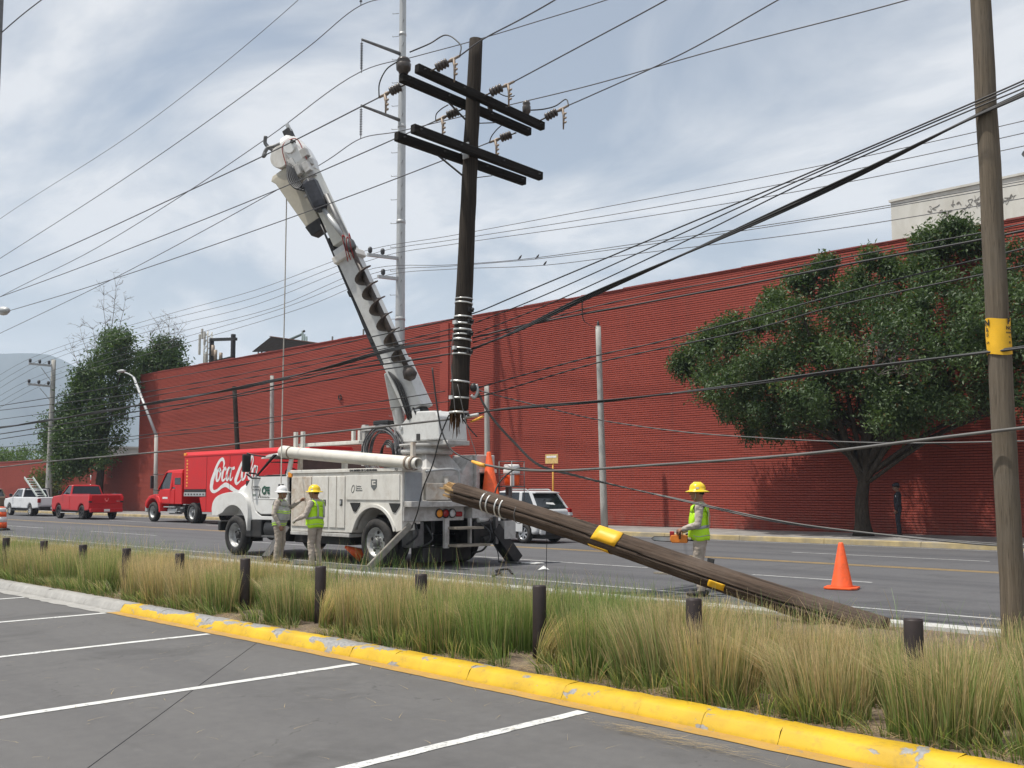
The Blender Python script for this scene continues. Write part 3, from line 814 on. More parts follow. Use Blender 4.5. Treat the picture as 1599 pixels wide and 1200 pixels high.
def tree(name, label, base, trunk_top, r0, blobs, per, size, aspect, cols, seed, group=None, limbs=12, twigs=None, dry=0.0, cat='tree', **kw):
    rnd = random.Random(seed)
    t = thing(name, label, cat, base, group)
    mb = MB()
    ends = [(Vector(c) + Vector((0, 0, -0.2 * r)), r0 * rnd.uniform(.25, .5)) for c, r in rnd.sample(blobs, min(limbs, len(blobs)))]
    limb_tree(mb, base, trunk_top, r0, r0 * 0.55, ends, rnd)
    mb.build('trunk', M_bark, t)
    V, F, col = leaf_cloud([c for c, r in blobs], [r for c, r in blobs], per, size, aspect, cols, seed, dry=dry, **kw)
    mesh_np('crown', V - np.array(base), F, M_leaf, t, col)
    if twigs:
        tb = MB()
        for p, q in twigs:
            p, q = Vector(p), Vector(q)
            pts = [p.lerp(q, i / 5) + Vector((rnd.uniform(-.12, .12), rnd.uniform(-.12, .12), 0)) * (i > 0) for i in range(6)]
            tb.tube(pts, [0.04 - 0.006 * i for i in range(6)], 5)
            for i in range(1, 6):
                for _ in range(4):
                    d = Vector((rnd.uniform(-1, 1), rnd.uniform(-1, 1), rnd.uniform(0.0, 1))).normalized() * rnd.uniform(.4, 1.1)
                    e = pts[i] + d
                    tb.tube([pts[i], pts[i] + d * .5 + Vector((0, 0, .05)), e], [.016, .011, .007], 4)
                    for _ in range(3):
                        d2 = Vector((rnd.uniform(-1, 1), rnd.uniform(-1, 1), rnd.uniform(-.2, 1))).normalized() * rnd.uniform(.2, .5)
                        tb.tube([e, e + d2], [.009, .006], 4)
        tb.build('twigs', mat('bare_twig', (0.16, 0.14, 0.12), 0.9, var=0.3), t, kind='stuff')
    return t

def blob(px, py, Y, r): return None
rt = random.Random(41)
# outline of the big crown as lumps: pixel-free, measured in metres (x, y, z, radius)
BT = []
for (x, z, r, yc) in [(-21.3, 6.35, 0.75, 30.6), (-20.4, 6.7, 0.95, 30.4), (-20.6, 5.7, 0.85, 30.6), (-19.6, 5.3, 0.9, 30.8), (-19.3, 6.2, 1.1, 29.9), (-18.9, 7.2, 0.9, 30.4), (-18.5, 7.75, 0.6, 30.9),
                      (-19.9, 4.6, 0.7, 31.0), (-18.6, 4.4, 0.8, 31.0), (-17.8, 5.2, 1.1, 29.8), (-17.6, 6.4, 1.2, 29.3), (-17.2, 7.4, 1.0, 30.2), (-16.6, 8.15, 0.65, 31.0), (-16.2, 7.0, 1.1, 29.3),
                      (-16.3, 5.7, 1.2, 29.0), (-17.0, 4.5, 0.9, 30.4), (-15.4, 4.7, 1.0, 30.2), (-15.0, 6.2, 1.2, 28.9), (-14.9, 7.4, 1.0, 30.0), (-14.2, 8.1, 0.8, 31.2), (-13.6, 8.9, 0.75, 31.7),
                      (-13.2, 9.7, 0.55, 32.0), (-12.3, 9.8, 0.5, 32.0), (-13.9, 5.6, 1.2, 28.9), (-13.3, 4.7, 0.9, 29.4), (-13.4, 3.9, 0.7, 29.4), (-13.6, 6.9, 1.2, 29.4), (-12.7, 8.0, 0.95, 30.8),
                      (-12.4, 6.2, 1.2, 29.0), (-12.2, 5.1, 1.0, 29.5), (-11.9, 7.3, 1.1, 29.8), (-11.0, 6.6, 1.1, 29.4), (-10.9, 5.5, 1.0, 29.6), (-10.6, 7.7, 0.9, 30.6), (-9.9, 6.0, 1.0, 29.8), (-9.6, 7.0, 0.95, 30.1), (-9.2, 5.0, 0.9, 30.2),
                      (-8.4, 6.4, 1.0, 30.2), (-8.2, 5.3, 0.9, 30.4), (-15.8, 6.4, 1.3, 31.0), (-13.0, 6.0, 1.4, 31.2), (-18.0, 5.9, 1.2, 31.3), (-10.8, 6.2, 1.3, 31.3), (-17.9, 3.7, 0.5, 31.0), (-19.2, 3.9, 0.45, 30.9), (-15.9, 3.9, 0.6, 30.9), (-11.6, 4.2, 0.8, 30.4), (-19.0, 4.9, 1.1, 29.6), (-17.2, 4.6, 1.1, 29.3), (-16.0, 4.3, 1.0, 29.0), (-14.6, 4.4, 1.1, 29.2), (-13.0, 4.0, 0.9, 28.8), (-12.2, 4.3, 1.0, 29.0), (-10.6, 4.4, 1.0, 29.2), (-9.4, 4.3, 1.0, 29.6), (-8.2, 4.4, 1.0, 29.8), (-7.4, 5.2, 1.1, 30), (-7.3, 6.3, 1.1, 30), (-15.6, 5.2, 1.3, 28.4), (-11.6, 5.6, 1.3, 28.4), (-18.4, 5.6, 1.2, 28.9), (-9.8, 6.5, 1.2, 28.8), (-13.0, 10.15, 0.5, 32.2), (-12.0, 10.2, 0.45, 32.2), (-12.5, 9.3, 0.8, 31.8), (-11.6, 9.4, 0.45, 32.1), (-13.1, 8.3, 0.9, 31.4), (-10.2, 8.2, 0.8, 31), (-17.0, 8.9, 0.4, 30.8), (-16.2, 9.25, 0.32, 30.9), (-18.0, 8.35, 0.36, 30.6), (-19.8, 7.6, 0.4, 30.4), (-20.7, 7.3, 0.34, 30.4), (-21.95, 6.5, 0.36, 30.4), (-15.2, 8.5, 0.5, 30.6), (-14.4, 9.2, 0.4, 31)]:
    if rt.random() < .9: BT.append(((x, yc + 1.0, z), r * .64))
    for _ in range(5):
        q = Vector((rt.gauss(0, 1), rt.gauss(-.35, 1), rt.gauss(.25, 1))).normalized() * r * rt.uniform(.72, 1.22)
        BT.append(((x + q.x, yc + 1.0 + q.y, z + q.z * .8), r * rt.uniform(.2, .48)))
tree('street_tree', 'broad dark green tree spreading over the sidewalk against the red building', (-14.95, 31.6, 0.15), (-14.7, 31.5, 4.6), 0.25, BT, 270, 0.14, 0.21, ((0.032, 0.060, 0.026), (0.120, 0.170, 0.070)), 5, limbs=34,
     dry=0.012, twigs=[((-12.9, 29.6, 5.9), (-12.6, 29.1, 5.0)), ((-13.4, 29.7, 6.1), (-13.3, 29.2, 5.1))])
# dark tree at the left end of the tall building, bare twigs on top
LT = []
for (x, z, r, yc) in [(-79, 4.6, 1.3, 31.0), (-78, 5.6, 1.5, 30.8), (-77, 4.4, 1.3, 31.4), (-80.5, 5.9, 1.3, 31.2), (-79.6, 7.2, 1.2, 31.4), (-77.2, 7.3, 1.5, 31.6), (-75.6, 6.0, 1.3, 32.0), (-75.8, 8.8, 1.4, 32.0),
                      (-77, 9.8, 1.2, 32), (-74.6, 10.3, 1.4, 32.2), (-76.2, 11.4, 1.3, 32.2), (-74.6, 12.4, 1.2, 32.4), (-73.6, 13.2, 0.9, 32.4), (-74.0, 11.4, 1.3, 32.6), (-72.4, 12.0, 1.2, 32.6), (-80.4, 4.6, 1.3, 31.2), (-79.2, 6.2, 1.4, 31.0), (-76.6, 6.4, 1.5, 31.2), (-77.4, 3.9, 1.2, 31.5), (-76.2, 5.2, 1.4, 31.2), (-74.6, 7.6, 1.3, 32.0), (-76.6, 10.6, 1.2, 31.9), (-78.6, 8.2, 1.2, 31.3), (-78.6, 4.2, 1.2, 30.9), (-73.6, 9.2, 1.2, 33.0), (-73.4, 10.4, 1.2, 33.0), (-73.8, 8.0, 1.1, 33.0), (-74.4, 6.6, 1.2, 32.8), (-80.8, 6.8, 1.2, 31.2), (-78, 10.2, 1.0, 31.8),
                      (-76, 3.7, 1.1, 32), (-74.8, 4.6, 1.1, 32.2), (-78.3, 3.4, 0.9, 31.4), (-82, 5.6, 0.9, 31.5), (-77.8, 8.6, 0.9, 31.2)]:
    LT.append(((x, yc, z), r))
    for _ in range(2): LT.append(((x + rt.uniform(-1, 1) * r, yc + rt.uniform(-.6, .3), z + rt.uniform(-.9, .9) * r), r * rt.uniform(.35, .55)))
tree('roadside_tree', 'tall dark tree with bare upper twigs at the left end of the red building', (-76.0, 32.4, 0.15), (-75.4, 32.5, 8.0), 0.34, LT, 330, 0.26, 0.22, ((0.034, 0.066, 0.026), (0.115, 0.175, 0.06)), 15, limbs=20,
     twigs=[((-76, 32.2, 10), (-77.5, 32.4, 14.2)), ((-75, 32.2, 11), (-75.6, 32.4, 16.6)), ((-74.4, 32.3, 12), (-73.6, 32.4, 17.0)), ((-74, 32.3, 12), (-72.4, 32.5, 15.8)), ((-77, 32, 9), (-80.6, 32, 13.0)), ((-76, 32, 9), (-79, 32, 14.5))])
WB = []
for (x, z, r) in [(-76.8, 11.0, 1.1), (-75.6, 11.6, 1.1), (-74.4, 11.8, 1.1), (-73.2, 12.1, 1.1), (-72.2, 11.8, 0.9), (-71.6, 11.2, 0.8), (-74.0, 12.8, 0.8), (-72.9, 12.9, 0.7), (-75.2, 10.8, 1.2), (-73.0, 10.9, 1.2), (-76.0, 12.2, 0.8), (-77.6, 11.8, 0.9), (-78.2, 10.8, 1.0)]:
    WB.append(((x, 36.4, z), r))
    for _ in range(2): WB.append(((x + rt.uniform(-1, 1) * r, 36.4 + rt.uniform(-.5, .5), z + rt.uniform(-.7, .9) * r), r * .5))
tree('rooftop_tree', 'rounded tree with bare top twigs rising just behind the corner of the red building', (-74, 37.2, 9.95), (-74, 36.6, 11.4), 0.2, WB, 260, 0.26, 0.22, ((0.026, 0.052, 0.022), (0.085, 0.135, 0.05)), 18, limbs=9,
     twigs=[((-74.4, 36.4, 12), (-74.6, 36.4, 14.6)), ((-73.6, 36.4, 12), (-72.9, 36.4, 15.0)), ((-75.4, 36.4, 12), (-76.4, 36.4, 14.2)), ((-72.8, 36.4, 12), (-71.8, 36.4, 14.0))])
# low bush behind the white pickup
BB = [((-86 + rt.uniform(-2.0, 2.0), 32.4 + rt.uniform(-.6, .6), 2.1 + rt.uniform(-.9, .9)), rt.uniform(.5, .95)) for _ in range(16)]
tree('round_bush', 'rounded olive bush on the far sidewalk behind the white pickup', (-86, 32.4, 0.15), (-86, 32.4, 1.6), 0.12, BB, 170, 0.22, 0.25, ((0.05, 0.075, 0.02), (0.13, 0.15, 0.045)), 25, limbs=6, cat='bush')
# hedge of small trees beyond the low wall, each with its own crown
for i, (x, h, w) in enumerate([(-131, 7.0, 3.4), (-125.4, 6.4, 3.0), (-119.5, 6.7, 3.2), (-137, 6.3, 3.2), (-113.4, 5.6, 2.4), (-143, 7.2, 3.2)]):
    hb = [((x + rt.uniform(-w, w), 42 + rt.uniform(-1.5, 1.5), h - abs(rt.gauss(0, 1.2)) - 0.5), rt.uniform(.7, 1.2)) for _ in range(12)]
    tree('garden_tree', ['bright green garden tree just left of the pale power pole', 'bright green garden tree, the second left of the pale power pole', 'bright green garden tree half hidden behind the pale power pole', 'bright green garden tree furthest left behind the low wall', 'small ragged green tree beside the grey block building', 'garden tree at the very edge of the picture behind the low wall'][i],
         (x, 42, 0), (x, 42, h - 1.6), 0.16, hb, 130, 0.3, 0.25, ((0.045, 0.085, 0.02), (0.13, 0.20, 0.05)), 60 + i, group='trees behind the low red wall', limbs=5)

# ---------------------------------------------------------------- ornamental grass in the strip
def blades(P, H, lean, width, c0, c1, seed, seg=3, curl=0.35):
    """tapering blades: P roots (n,3), H lengths, lean (n,2) horizontal offset of the tip, colours root -> tip"""
    r = np.random.default_rng(seed); n = len(P)
    ang = r.uniform(0, 2 * np.pi, n); wd = np.stack([np.cos(ang), np.sin(ang), np.zeros(n)], 1)
    vs = []; cs = []
    for k in range(seg + 1):
        t = k / seg
        pos = P + np.stack([lean[:, 0] * t ** 1.7, lean[:, 1] * t ** 1.7, H * (t - curl * 0.35 * t ** 2 * np.minimum(1, np.hypot(lean[:, 0], lean[:, 1]) / H))], 1)
        w = (width * (1 - 0.85 * t))[:, None]
        vs += [pos - wd * w, pos + wd * w]
        col = c0 * (1 - t) + c1 * t; cs += [col, col]
    V = np.stack(vs, 1).reshape(-1, 3); Cc = np.stack(cs, 1).reshape(-1, 3)
    b = np.arange(n)[:, None] * (2 * (seg + 1))
    F = np.concatenate([b + np.array([[2 * k, 2 * k + 1, 2 * k + 3, 2 * k + 2]]) for k in range(seg)], 1).reshape(-1, 4)
    return V, F, Cc
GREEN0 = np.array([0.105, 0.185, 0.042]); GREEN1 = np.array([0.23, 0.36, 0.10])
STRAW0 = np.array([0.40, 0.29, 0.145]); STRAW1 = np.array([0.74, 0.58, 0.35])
GP = []
rgc = np.random.default_rng(31)
def tuft(cx, cy, w, h, n, dry, vase=0.30, leanv=(0, 0)):
    """one bunch of upright stalks, narrow at the foot, clipped level at the top"""
    r = rgc
    a = r.uniform(0, 2 * np.pi, n); q = np.sqrt(r.random(n)) * w * 0.46
    ox, oy = np.cos(a) * q, np.sin(a) * q * 0.8
    P = np.stack([cx + ox, cy + oy, np.full(n, 0.08)], 1)
    H = h * (0.84 + 0.2 * r.random(n)); H = np.minimum(H, h * r.normal(1.0, 0.03, n))
    sh_ = r.random(n) < 0.3; H[sh_] *= r.uniform(0.25, 0.85, sh_.sum())
    wisp = r.random(n) < 0.025; H[wisp] *= 1.18
    ln = np.stack([ox * vase + leanv[0] * H + r.normal(0, .034, n), oy * vase + leanv[1] * H + r.normal(0, .03, n)], 1)
    d = np.clip(dry + r.normal(0, 0.2, n), 0, 1)[:, None]
    isdry = r.random((n, 1)) < d
    g = 0.62 + 0.72 * r.random((n, 1))
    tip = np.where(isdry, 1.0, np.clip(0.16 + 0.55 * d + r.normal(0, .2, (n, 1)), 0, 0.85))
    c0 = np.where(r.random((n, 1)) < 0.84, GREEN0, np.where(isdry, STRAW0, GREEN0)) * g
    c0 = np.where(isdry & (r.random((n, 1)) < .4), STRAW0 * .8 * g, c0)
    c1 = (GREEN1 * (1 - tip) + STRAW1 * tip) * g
    GP.append((P, H, ln, np.clip(r.normal(0.0042, 0.001, n), 0.0024, 0.007), c0, c1))
def dryness(x, y):
    return 0.46 + 0.30 * math.sin(x * 1.35 + 0.6) + 0.18 * math.sin(x * 0.52 + 2)
free = (-6.35, -9.77, -11.47, -14.80)                        # posts that stand clear of the hedge
part = (-8.02, -4.64, -2.89, -13.20, -16.46, -18.09, -19.85) # posts with grass in front of their feet
x = -27.0
while x < 9:                                                 # front row
    w = rgc.uniform(.5, .8); cx = x + w / 2; x += w * rgc.uniform(.96, 1.16)
    if min(abs(cx - f * .966) for f in free) < .20 + w * .46: continue
    low = min(abs(cx - f * .966) for f in part) < .26
    tuft(cx, 6.56 - bend(cx) * .95 + rgc.uniform(-.04, .05), w, (.24 if low else .61 - (.07 if -4.0 < cx < -2.6 else 0)) + rgc.uniform(-.04, .03), int(1150 * w * (1 if cx > -13 else .75)), dryness(cx, 0), leanv=(rgc.normal(0, .07), -.05))
for y, n0, dj in ((7.08, 1100, .06), (7.4, 700, .08), (7.85, 420, .1)):
    x = -27.0
    while x < 9:
        w = rgc.uniform(.5, .85); cx = x + w / 2; x += w * rgc.uniform(.82, 1.0)
        cut = -11.3 < cx < -9.3
        tuft(cx, y - bend(cx) * .2 + (.2 if y < 7.1 and min(abs(cx - f) for f in free[:3]) < .3 else 0) + rgc.uniform(-dj, dj), w, (.44 if cut else .615 - (.10 if -4.3 < cx < -2.6 else 0)) + rgc.uniform(-.05, .04), int(n0 * w * (1 if cx > -13 else .75)), np.clip(dryness(cx, y) + .08 + rgc.normal(0, .12), 0, 1), leanv=(rgc.normal(0, .08), 0))
# a few flopped stalks beside the gaps and green growth low at the front
for cx, lx in ((-3.5, -.9), (-6.0, .8), (-6.75, -.7), (-9.35, .8), (-10.2, -.6), (-2.5, -.7)):
    tuft(cx, 6.7 - bend(cx) * .8, .35, .55, 260, .75, .5, (lx, -.25))
x = -27.0
while x < 9:
    x += rgc.uniform(.16, .34)
    if min(abs(x - f * .95) for f in free) < .22: continue
    tuft(x, 6.38 - bend(x) + rgc.uniform(-.02, .03), .26, rgc.uniform(.14, .30), 60, .15, 1.2, (rgc.normal(0, .25), -.3))
G = [np.concatenate([t[k] for t in GP]) for k in range(6)]
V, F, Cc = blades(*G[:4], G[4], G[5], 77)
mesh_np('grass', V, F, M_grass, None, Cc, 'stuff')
# taller, sparser green grass behind, towards the road
r2 = np.random.default_rng(9)
n = 15000
px = r2.uniform(-27, 9, n); py = r2.uniform(8.2, 11.0, n)
w = 0.5 + 0.5 * np.sin(px * 1.3 + 1) * np.sin(px * 0.41)
ok = r2.random(n) < (0.2 + 0.7 * w) * np.where((px > -18.0) & (px < -14.6), 0.12, 1)
px, py = px[ok], py[ok]; n = len(px)
H = r2.uniform(0.22, 0.5, n); tall = (px > -6.5) | ((px > -14.4) & (px < -10.5) | (px < -22)); H = np.where(tall & (r2.random(n) < 0.35), H * 1.6, H); H = np.where((px > -7.5) & (px < -2.5), H * 0.62, H)
ln = r2.normal(0, 0.14, (n, 2)); g = (0.7 + 0.6 * r2.random((n, 1)))
dr = r2.random((n, 1)) < 0.2
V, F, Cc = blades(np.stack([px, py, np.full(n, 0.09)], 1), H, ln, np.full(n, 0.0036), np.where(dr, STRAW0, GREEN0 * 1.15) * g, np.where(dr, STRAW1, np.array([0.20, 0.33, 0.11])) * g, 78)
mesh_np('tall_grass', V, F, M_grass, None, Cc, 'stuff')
# dry litter at the foot of the grass, on the kerb and a few stalks on the asphalt
n = 5200
px = r2.uniform(-22, 6, n); py = 6.30 - np.array([bend(q) for q in px]) + np.abs(r2.normal(0, 0.16, n)); pz = np.full(n, 0.095) + r2.uniform(0, .03, n)
k = 420; px[:k] = r2.uniform(-13, 2, k); py[:k] = r2.uniform(0.5, 5.8, k); pz[:k] = 0.006
k2 = 620; px[k:k2] = r2.normal(-4.05, 0.35, k2 - k); py[k:k2] = 5.42 + (px[k:k2] + 4.05) * -0.05 + r2.normal(0, 0.05, k2 - k); pz[k:k2] = 0.008 + r2.uniform(0, 0.02, k2 - k)
ang = r2.uniform(0, 2 * np.pi, n); ang[k:k2] = r2.normal(0, 0.3, k2 - k)
Ln = r2.uniform(0.08, 0.32, n); Ln[:k] *= 0.6
ln = np.stack([np.cos(ang) * Ln, np.sin(ang) * Ln], 1)
g = (0.7 + 0.5 * r2.random((n, 1)))
V, F, Cc = blades(np.stack([px, py, pz], 1), np.full(n, 0.012), ln, np.full(n, 0.0022), STRAW0 * 1.3 * g, STRAW1 * g, 79, curl=0)
mesh_np('grass_litter', V, F, M_grass, None, Cc, 'stuff')

# ================================================================ posts, poles and their hardware
names = ['first', 'second', 'third', 'fourth', 'fifth', 'sixth', 'seventh', 'eighth', 'ninth', 'tenth', 'eleventh']
px_posts = [-19.85, -18.09, -16.46, -14.80, -13.20, -11.47, -9.77, -8.02, -6.35, -4.64, -2.89]
extra = ['at the left edge of the picture', 'between the first green and straw clumps', 'below the traffic barrel side of the road', 'with a clear gap in front of it', 'almost buried in green grass', 'standing free in front of the white truck wheel', 'in front of the two talking workers', 'half sunk in straw coloured grass', 'standing clear by the bare gap in the hedge', 'in front of the worker with the chainsaw', 'at the right end of the hedge']
pp = None
for i, x in enumerate(px_posts):
    lab = 'dark brown post, %s from the left, %s' % (names[i], extra[i])
    if pp is None:
        pp = thing('bollard', lab, 'bollard', (x, 6.8, 0.08), 'dark brown posts along the grass hedge')
        MB().lathe([(0.063, -0.05), (0.064, 0.2), (0.063, 0.655), (0.060, 0.664)], (x, 6.8, 0.08), n=20).build('post', M_post, pp)
        MB().lathe([(0.060, 0.6645), (0.03, 0.668), (0.001, 0.668)], (x, 6.8, 0.08), n=20).build('cap', M_post, pp)
    else: dup(pp, (x, 6.8 + (0.02 if i % 3 else -0.01), 0.075 + 0.008 * (i % 2)), lab, rz=i * 1.3)

def wood_pole(name, label, p, q, r0, r1, m, n=20, seed=1, crack=True):
    """round timber pole from foot p to top q with small dents"""
    t = thing(name, label, 'utility pole', p)
    p, q = Vector(p), Vector(q); rnd = random.Random(seed)
    d = (q - p); L = d.length; ax = d.normalized()
    u = ax.orthogonal().normalized(); w = ax.cross(u); K = int(L / 0.35) + 2; rs = []
    ph = [rnd.uniform(-.02, .02) for _ in range(n)]
    for k in range(K + 1):
        c = p + d * k / K + u * rnd.uniform(-.006, .006) + w * rnd.uniform(-.006, .006); rr = r0 + (r1 - r0) * k / K
        rs.append([c + (u * math.cos(2 * math.pi * j / n) + w * math.sin(2 * math.pi * j / n)) * rr * (1 + ph[j] + rnd.uniform(-.012, .012)) for j in range(n)])
    MB().rings(rs, 0, True).build('pole', m, t)
    return t
def ring_band(mb, c, ax, r, h, th=0.008, n=20, mi=0):
    mb.lathe([(r, -h / 2), (r + th, -h / 2), (r + th, h / 2), (r, h / 2)], c, ax, n, mi, False, True)

# ---- weathered pole at the right
rp_p, rp_q = Vector((-3.62, 11.0, 0.05)), Vector((-3.74, 11.0, 8.4))
rp = wood_pole('timber_pole', 'weathered grey timber pole with a yellow notice wrapped round it at the right', rp_p, rp_q, 0.124, 0.098, M_greywood, seed=4)
def on_rp(z): return rp_p.lerp(rp_q, (z - 0.05) / (rp_q.z - 0.05))
c = Vector((-3.68,11.00,3.21)); zt, zb = (-3.68,11.00,3.40)[2], (-3.68,11.00,3.02)[2]
mb = MB(); rows = []
for k in range(7):
    z = zb + (zt - zb) * k / 6; cc = on_rp(z)
    rows.append([cc + Vector((math.cos(q), math.sin(q), 0)) * (0.121 + 0.003 * math.sin(3 * q + k)) + Vector((0, 0, 0.012 * math.sin(2 * q) * (k in (0, 6)))) for q in [2 * math.pi * j / 32 for j in range(32)]])
mb.rings(rows, 0, True, False, False)
nt_ = tag(mb.build('notice_wrap', M_vinyl, None, org=c), 'yellow printed notice sheet wrapped around the weathered timber pole', 'notice'); ORG[nt_] = c
# printed letters curved round the sheet
def wrap_text(body, az0, z, size):
    cu = bpy.data.curves.new('lettering', 'FONT'); cu.body = body; cu.size = size; cu.align_x = 'CENTER'; cu.offset = 0.004 * size / 0.1; cu.resolution_u = 2
    t = link(bpy.data.objects.new('tmp', cu)); bpy.context.view_layer.update()
    me = bpy.data.meshes.new_from_object(t.evaluated_get(bpy.context.evaluated_depsgraph_get()))
    bpy.data.objects.remove(t)
    cc = on_rp(z)
    for v in me.vertices:
        a = az0 + v.co.x / 0.121; zz = v.co.y
        v.co = Vector((math.cos(a) * 0.1285, math.sin(a) * 0.1285, 0)) + cc + Vector((0, 0, zz)) - c
    me.materials.clear(); me.materials.append(M_black)
    o = link(bpy.data.objects.new('lettering', me)); o.parent = nt_
cam_az = math.atan2(-11.0, 3.7)
for az, lines in ((cam_az + 0.95, [('P', .085, .045), ('NO', .05, .105), ('ROMPER', .022, .145), ('TEL', .02, .19), ('ES', .03, .25)]), (cam_az - 0.95, [('N', .085, .05), ('R', .055, .115), ('D', .045, .165), ('CA', .03, .24)])):
    for s, size, dz in lines: wrap_text(s, az, zt - 0.02 - dz, size)

# ---- the snapped pole hanging from its wires
HX, HY = -11.33, 10.6
hb, ht = Vector((-11.45,10.48,2.87)), Vector((-11.28,10.65,8.79))
hp = wood_pole('broken_pole', 'dark creosoted pole hanging broken in mid air with two double crossarms', hb, ht, 0.146, 0.108, M_polewood, seed=9)
ax = (ht - hb).normalized()
def on_hp(py):  # point on the hanging pole axis at a height
    return hb.lerp(ht, (640 - py) / (640 - 62))
# torn lower end
mb = MB(); rnd = random.Random(2)
for k in range(46):
    a = rnd.uniform(0, 6.28); q = rnd.uniform(0.02, 0.135); s = hb + Vector((math.cos(a) * q, math.sin(a) * q, 0.05))
    l = rnd.uniform(0.08, 0.34) * (1.5 if math.cos(a) < 0 else 0.9)
    e = s + Vector((rnd.uniform(-.05, .05), rnd.uniform(-.05, .05), -l))
    mb.tube([s, s.lerp(e, .6) + Vector((rnd.uniform(-.02, .02), 0, 0)), e], [rnd.uniform(.012, .03), rnd.uniform(.008, .02), .003], 4, smooth=False)
mb.build('splinters', M_splinter, hp, kind='stuff')
# crossarms: two pairs, bolted each side of the pole, running across the road
def arm(p, q, label=None):
    p, q = Vector(p), Vector(q); mb = MB(); mb.bar(p, q, 0.105, 0.135)
    o = mb.build('crossarm', M_crosswood, hp, 0.012)
    for t in (0.04, 0.33, 0.66, 0.96):
        c = p.lerp(q, t); mb2 = MB().cyl(c + Vector((-.09, 0, 0)), c + Vector((.09, 0, 0)), 0.014, n=8); mb2.build('bolt', M_darkmetal, o)
    return o
A1 = ((-11.18,9.35,7.89), (-11.18,12.12,7.73)); A2 = ((-11.50,9.31,7.83), (-11.50,12.13,7.72))
A3 = ((-11.18,9.28,6.95), (-11.18,12.07,6.86)); A4 = ((-11.50,9.23,6.90), (-11.50,12.00,6.83))
for p, q in (A1, A2, A3, A4): arm(p, q)
def brace(p, q): MB().bar(p, q, 0.04, 0.012).build('brace', M_darkmetal, hp)
brace((-11.50,10.15,7.78), on_hp(200)); brace((-11.50,11.29,7.66), on_hp(196)); brace((-11.50,10.06,6.81), on_hp(287)); brace((-11.50,11.22,6.75), on_hp(283))
MB().box(on_hp(246) - Vector((.02, .15, .1)), on_hp(236) + Vector((.1, -.125, .05))).build('tin_patch', M_steel, hp, 0.004)
# silver bands and cable brackets round the lower trunk
for py in (471, 478, 499, 509, 519, 527, 534, 548, 556, 598, 623, 645):
    mb = MB(); c = on_hp(py); rr = 0.146 + (0.108 - 0.146) * (640 - py) / 578 + 0.002
    ring_band(mb, c, ax + Vector((rnd.uniform(-.06, .06), rnd.uniform(-.06, .06), 0)), rr, rnd.uniform(.018, .035), .008)
    if py in (509, 548, 623): mb.box(c + Vector((-.03, -rr - .05, -.025)), c + Vector((.04, -rr, .03)))
    mb.build('band', M_band, hp)
for py, dx in ((489, .16), (507, .17), (525, .17), (553, .18), (650, .16)):
    c = on_hp(py) + Vector((dx * .75, dx * .1, 0))
    mb = MB(); mb.box(c - Vector((.035, .05, .035)), c + Vector((.05, .05, .035))); mb.cyl(c + Vector((-.06, 0, 0)), c + Vector((.1, 0, 0)), .016, n=8)
    mb.build('cable_bracket', M_darkmetal, hp, 0.006)
mb = MB()
for x0, y0, x1, y1 in ((706,520,708,600), (731,540,736,640), (712,560,706,652)):
    mb = MB(); mb.tube(spline([(-11.29,10.21,4.02), (-11.32,10.19,3.63), (-11.30,10.21,3.23), (-11.30,10.27,2.75)], 5), 0.008, 5)
mb.build('ground_wire', M_cablegrey, hp)

def strain(p, q, hang):
    """strain insulator string from crossarm p to wire clamp q with a stub hanging under the clamp"""
    p, q = Vector(p), Vector(q); d = (q - p); L = d.length; a = d.normalized()
    mb = MB(); mb.cyl(p, p + a * L * .22, .014, n=6); root = mb.build('insulator_string', M_ins, hp)
    for k in range(4):
        c = p + a * L * (.24 + .1 * k)
        MB().lathe([(.02, -.03), (.055, -.025), (.075, 0.0), (.06, .02), (.022, .03)], c, a, 12).build('disc', M_ins, root)
    mb = MB(); mb.tube([p + a * L * .6, p + a * L * .72, p + a * L * .8, q], [.018, .035, .022, .02], 8)
    e = q + Vector((-.02, 0, -.02)); s = p + a * L * .78
    mb.tube([s, s + Vector((0.03, 0, -.13)), s + Vector((.02, 0, -hang))], [.028, .022, .012], 6)
    for k in range(3): mb.ell(s + Vector((.06, 0, -.10 - k * .075)), (.04, .018, .02), 6, 4)
    mb.build('clamp', M_clamp, root)
    return s + Vector((.02, 0, -hang))
S = {}
S['h'] = strain((-11.10,9.55,7.88), (-10.75,9.83,8.10), .36)
S['i'] = strain((-11.10,10.68,7.83), (-10.75,10.99,8.05), .36)
S['j'] = strain((-11.10,11.96,7.77), (-10.75,12.29,8.03), .36)
S['c'] = strain((-11.60,9.49,7.81), (-11.95,9.25,7.63), .3)
S['e'] = strain((-11.60,10.69,7.76), (-11.95,10.40,7.57), .3)
S['g'] = strain((-11.60,11.91,7.68), (-11.95,11.61,7.52), .3)
# pin insulators
for (px, py, X, s) in ((630, 103, -11.50, 1.45), (822, 176, -11.18, 0.9), (768, 172, -11.50, .7)):
    c = Vector((-11.50,9.36,7.89)) if s > 1.4 else Vector((-11.18,11.72,7.80)) if s == 0.9 else Vector((-11.50,11.20,7.81))
    MB().lathe([(.02, 0), (.05 * s, .02), (.055 * s, .05), (.075 * s, .07), (.08 * s, .16), (.06 * s, .19), (.075 * s, .21), (.06 * s, .25), (.02, .27)], c, n=14).build('pin_insulator', M_ins, hp)
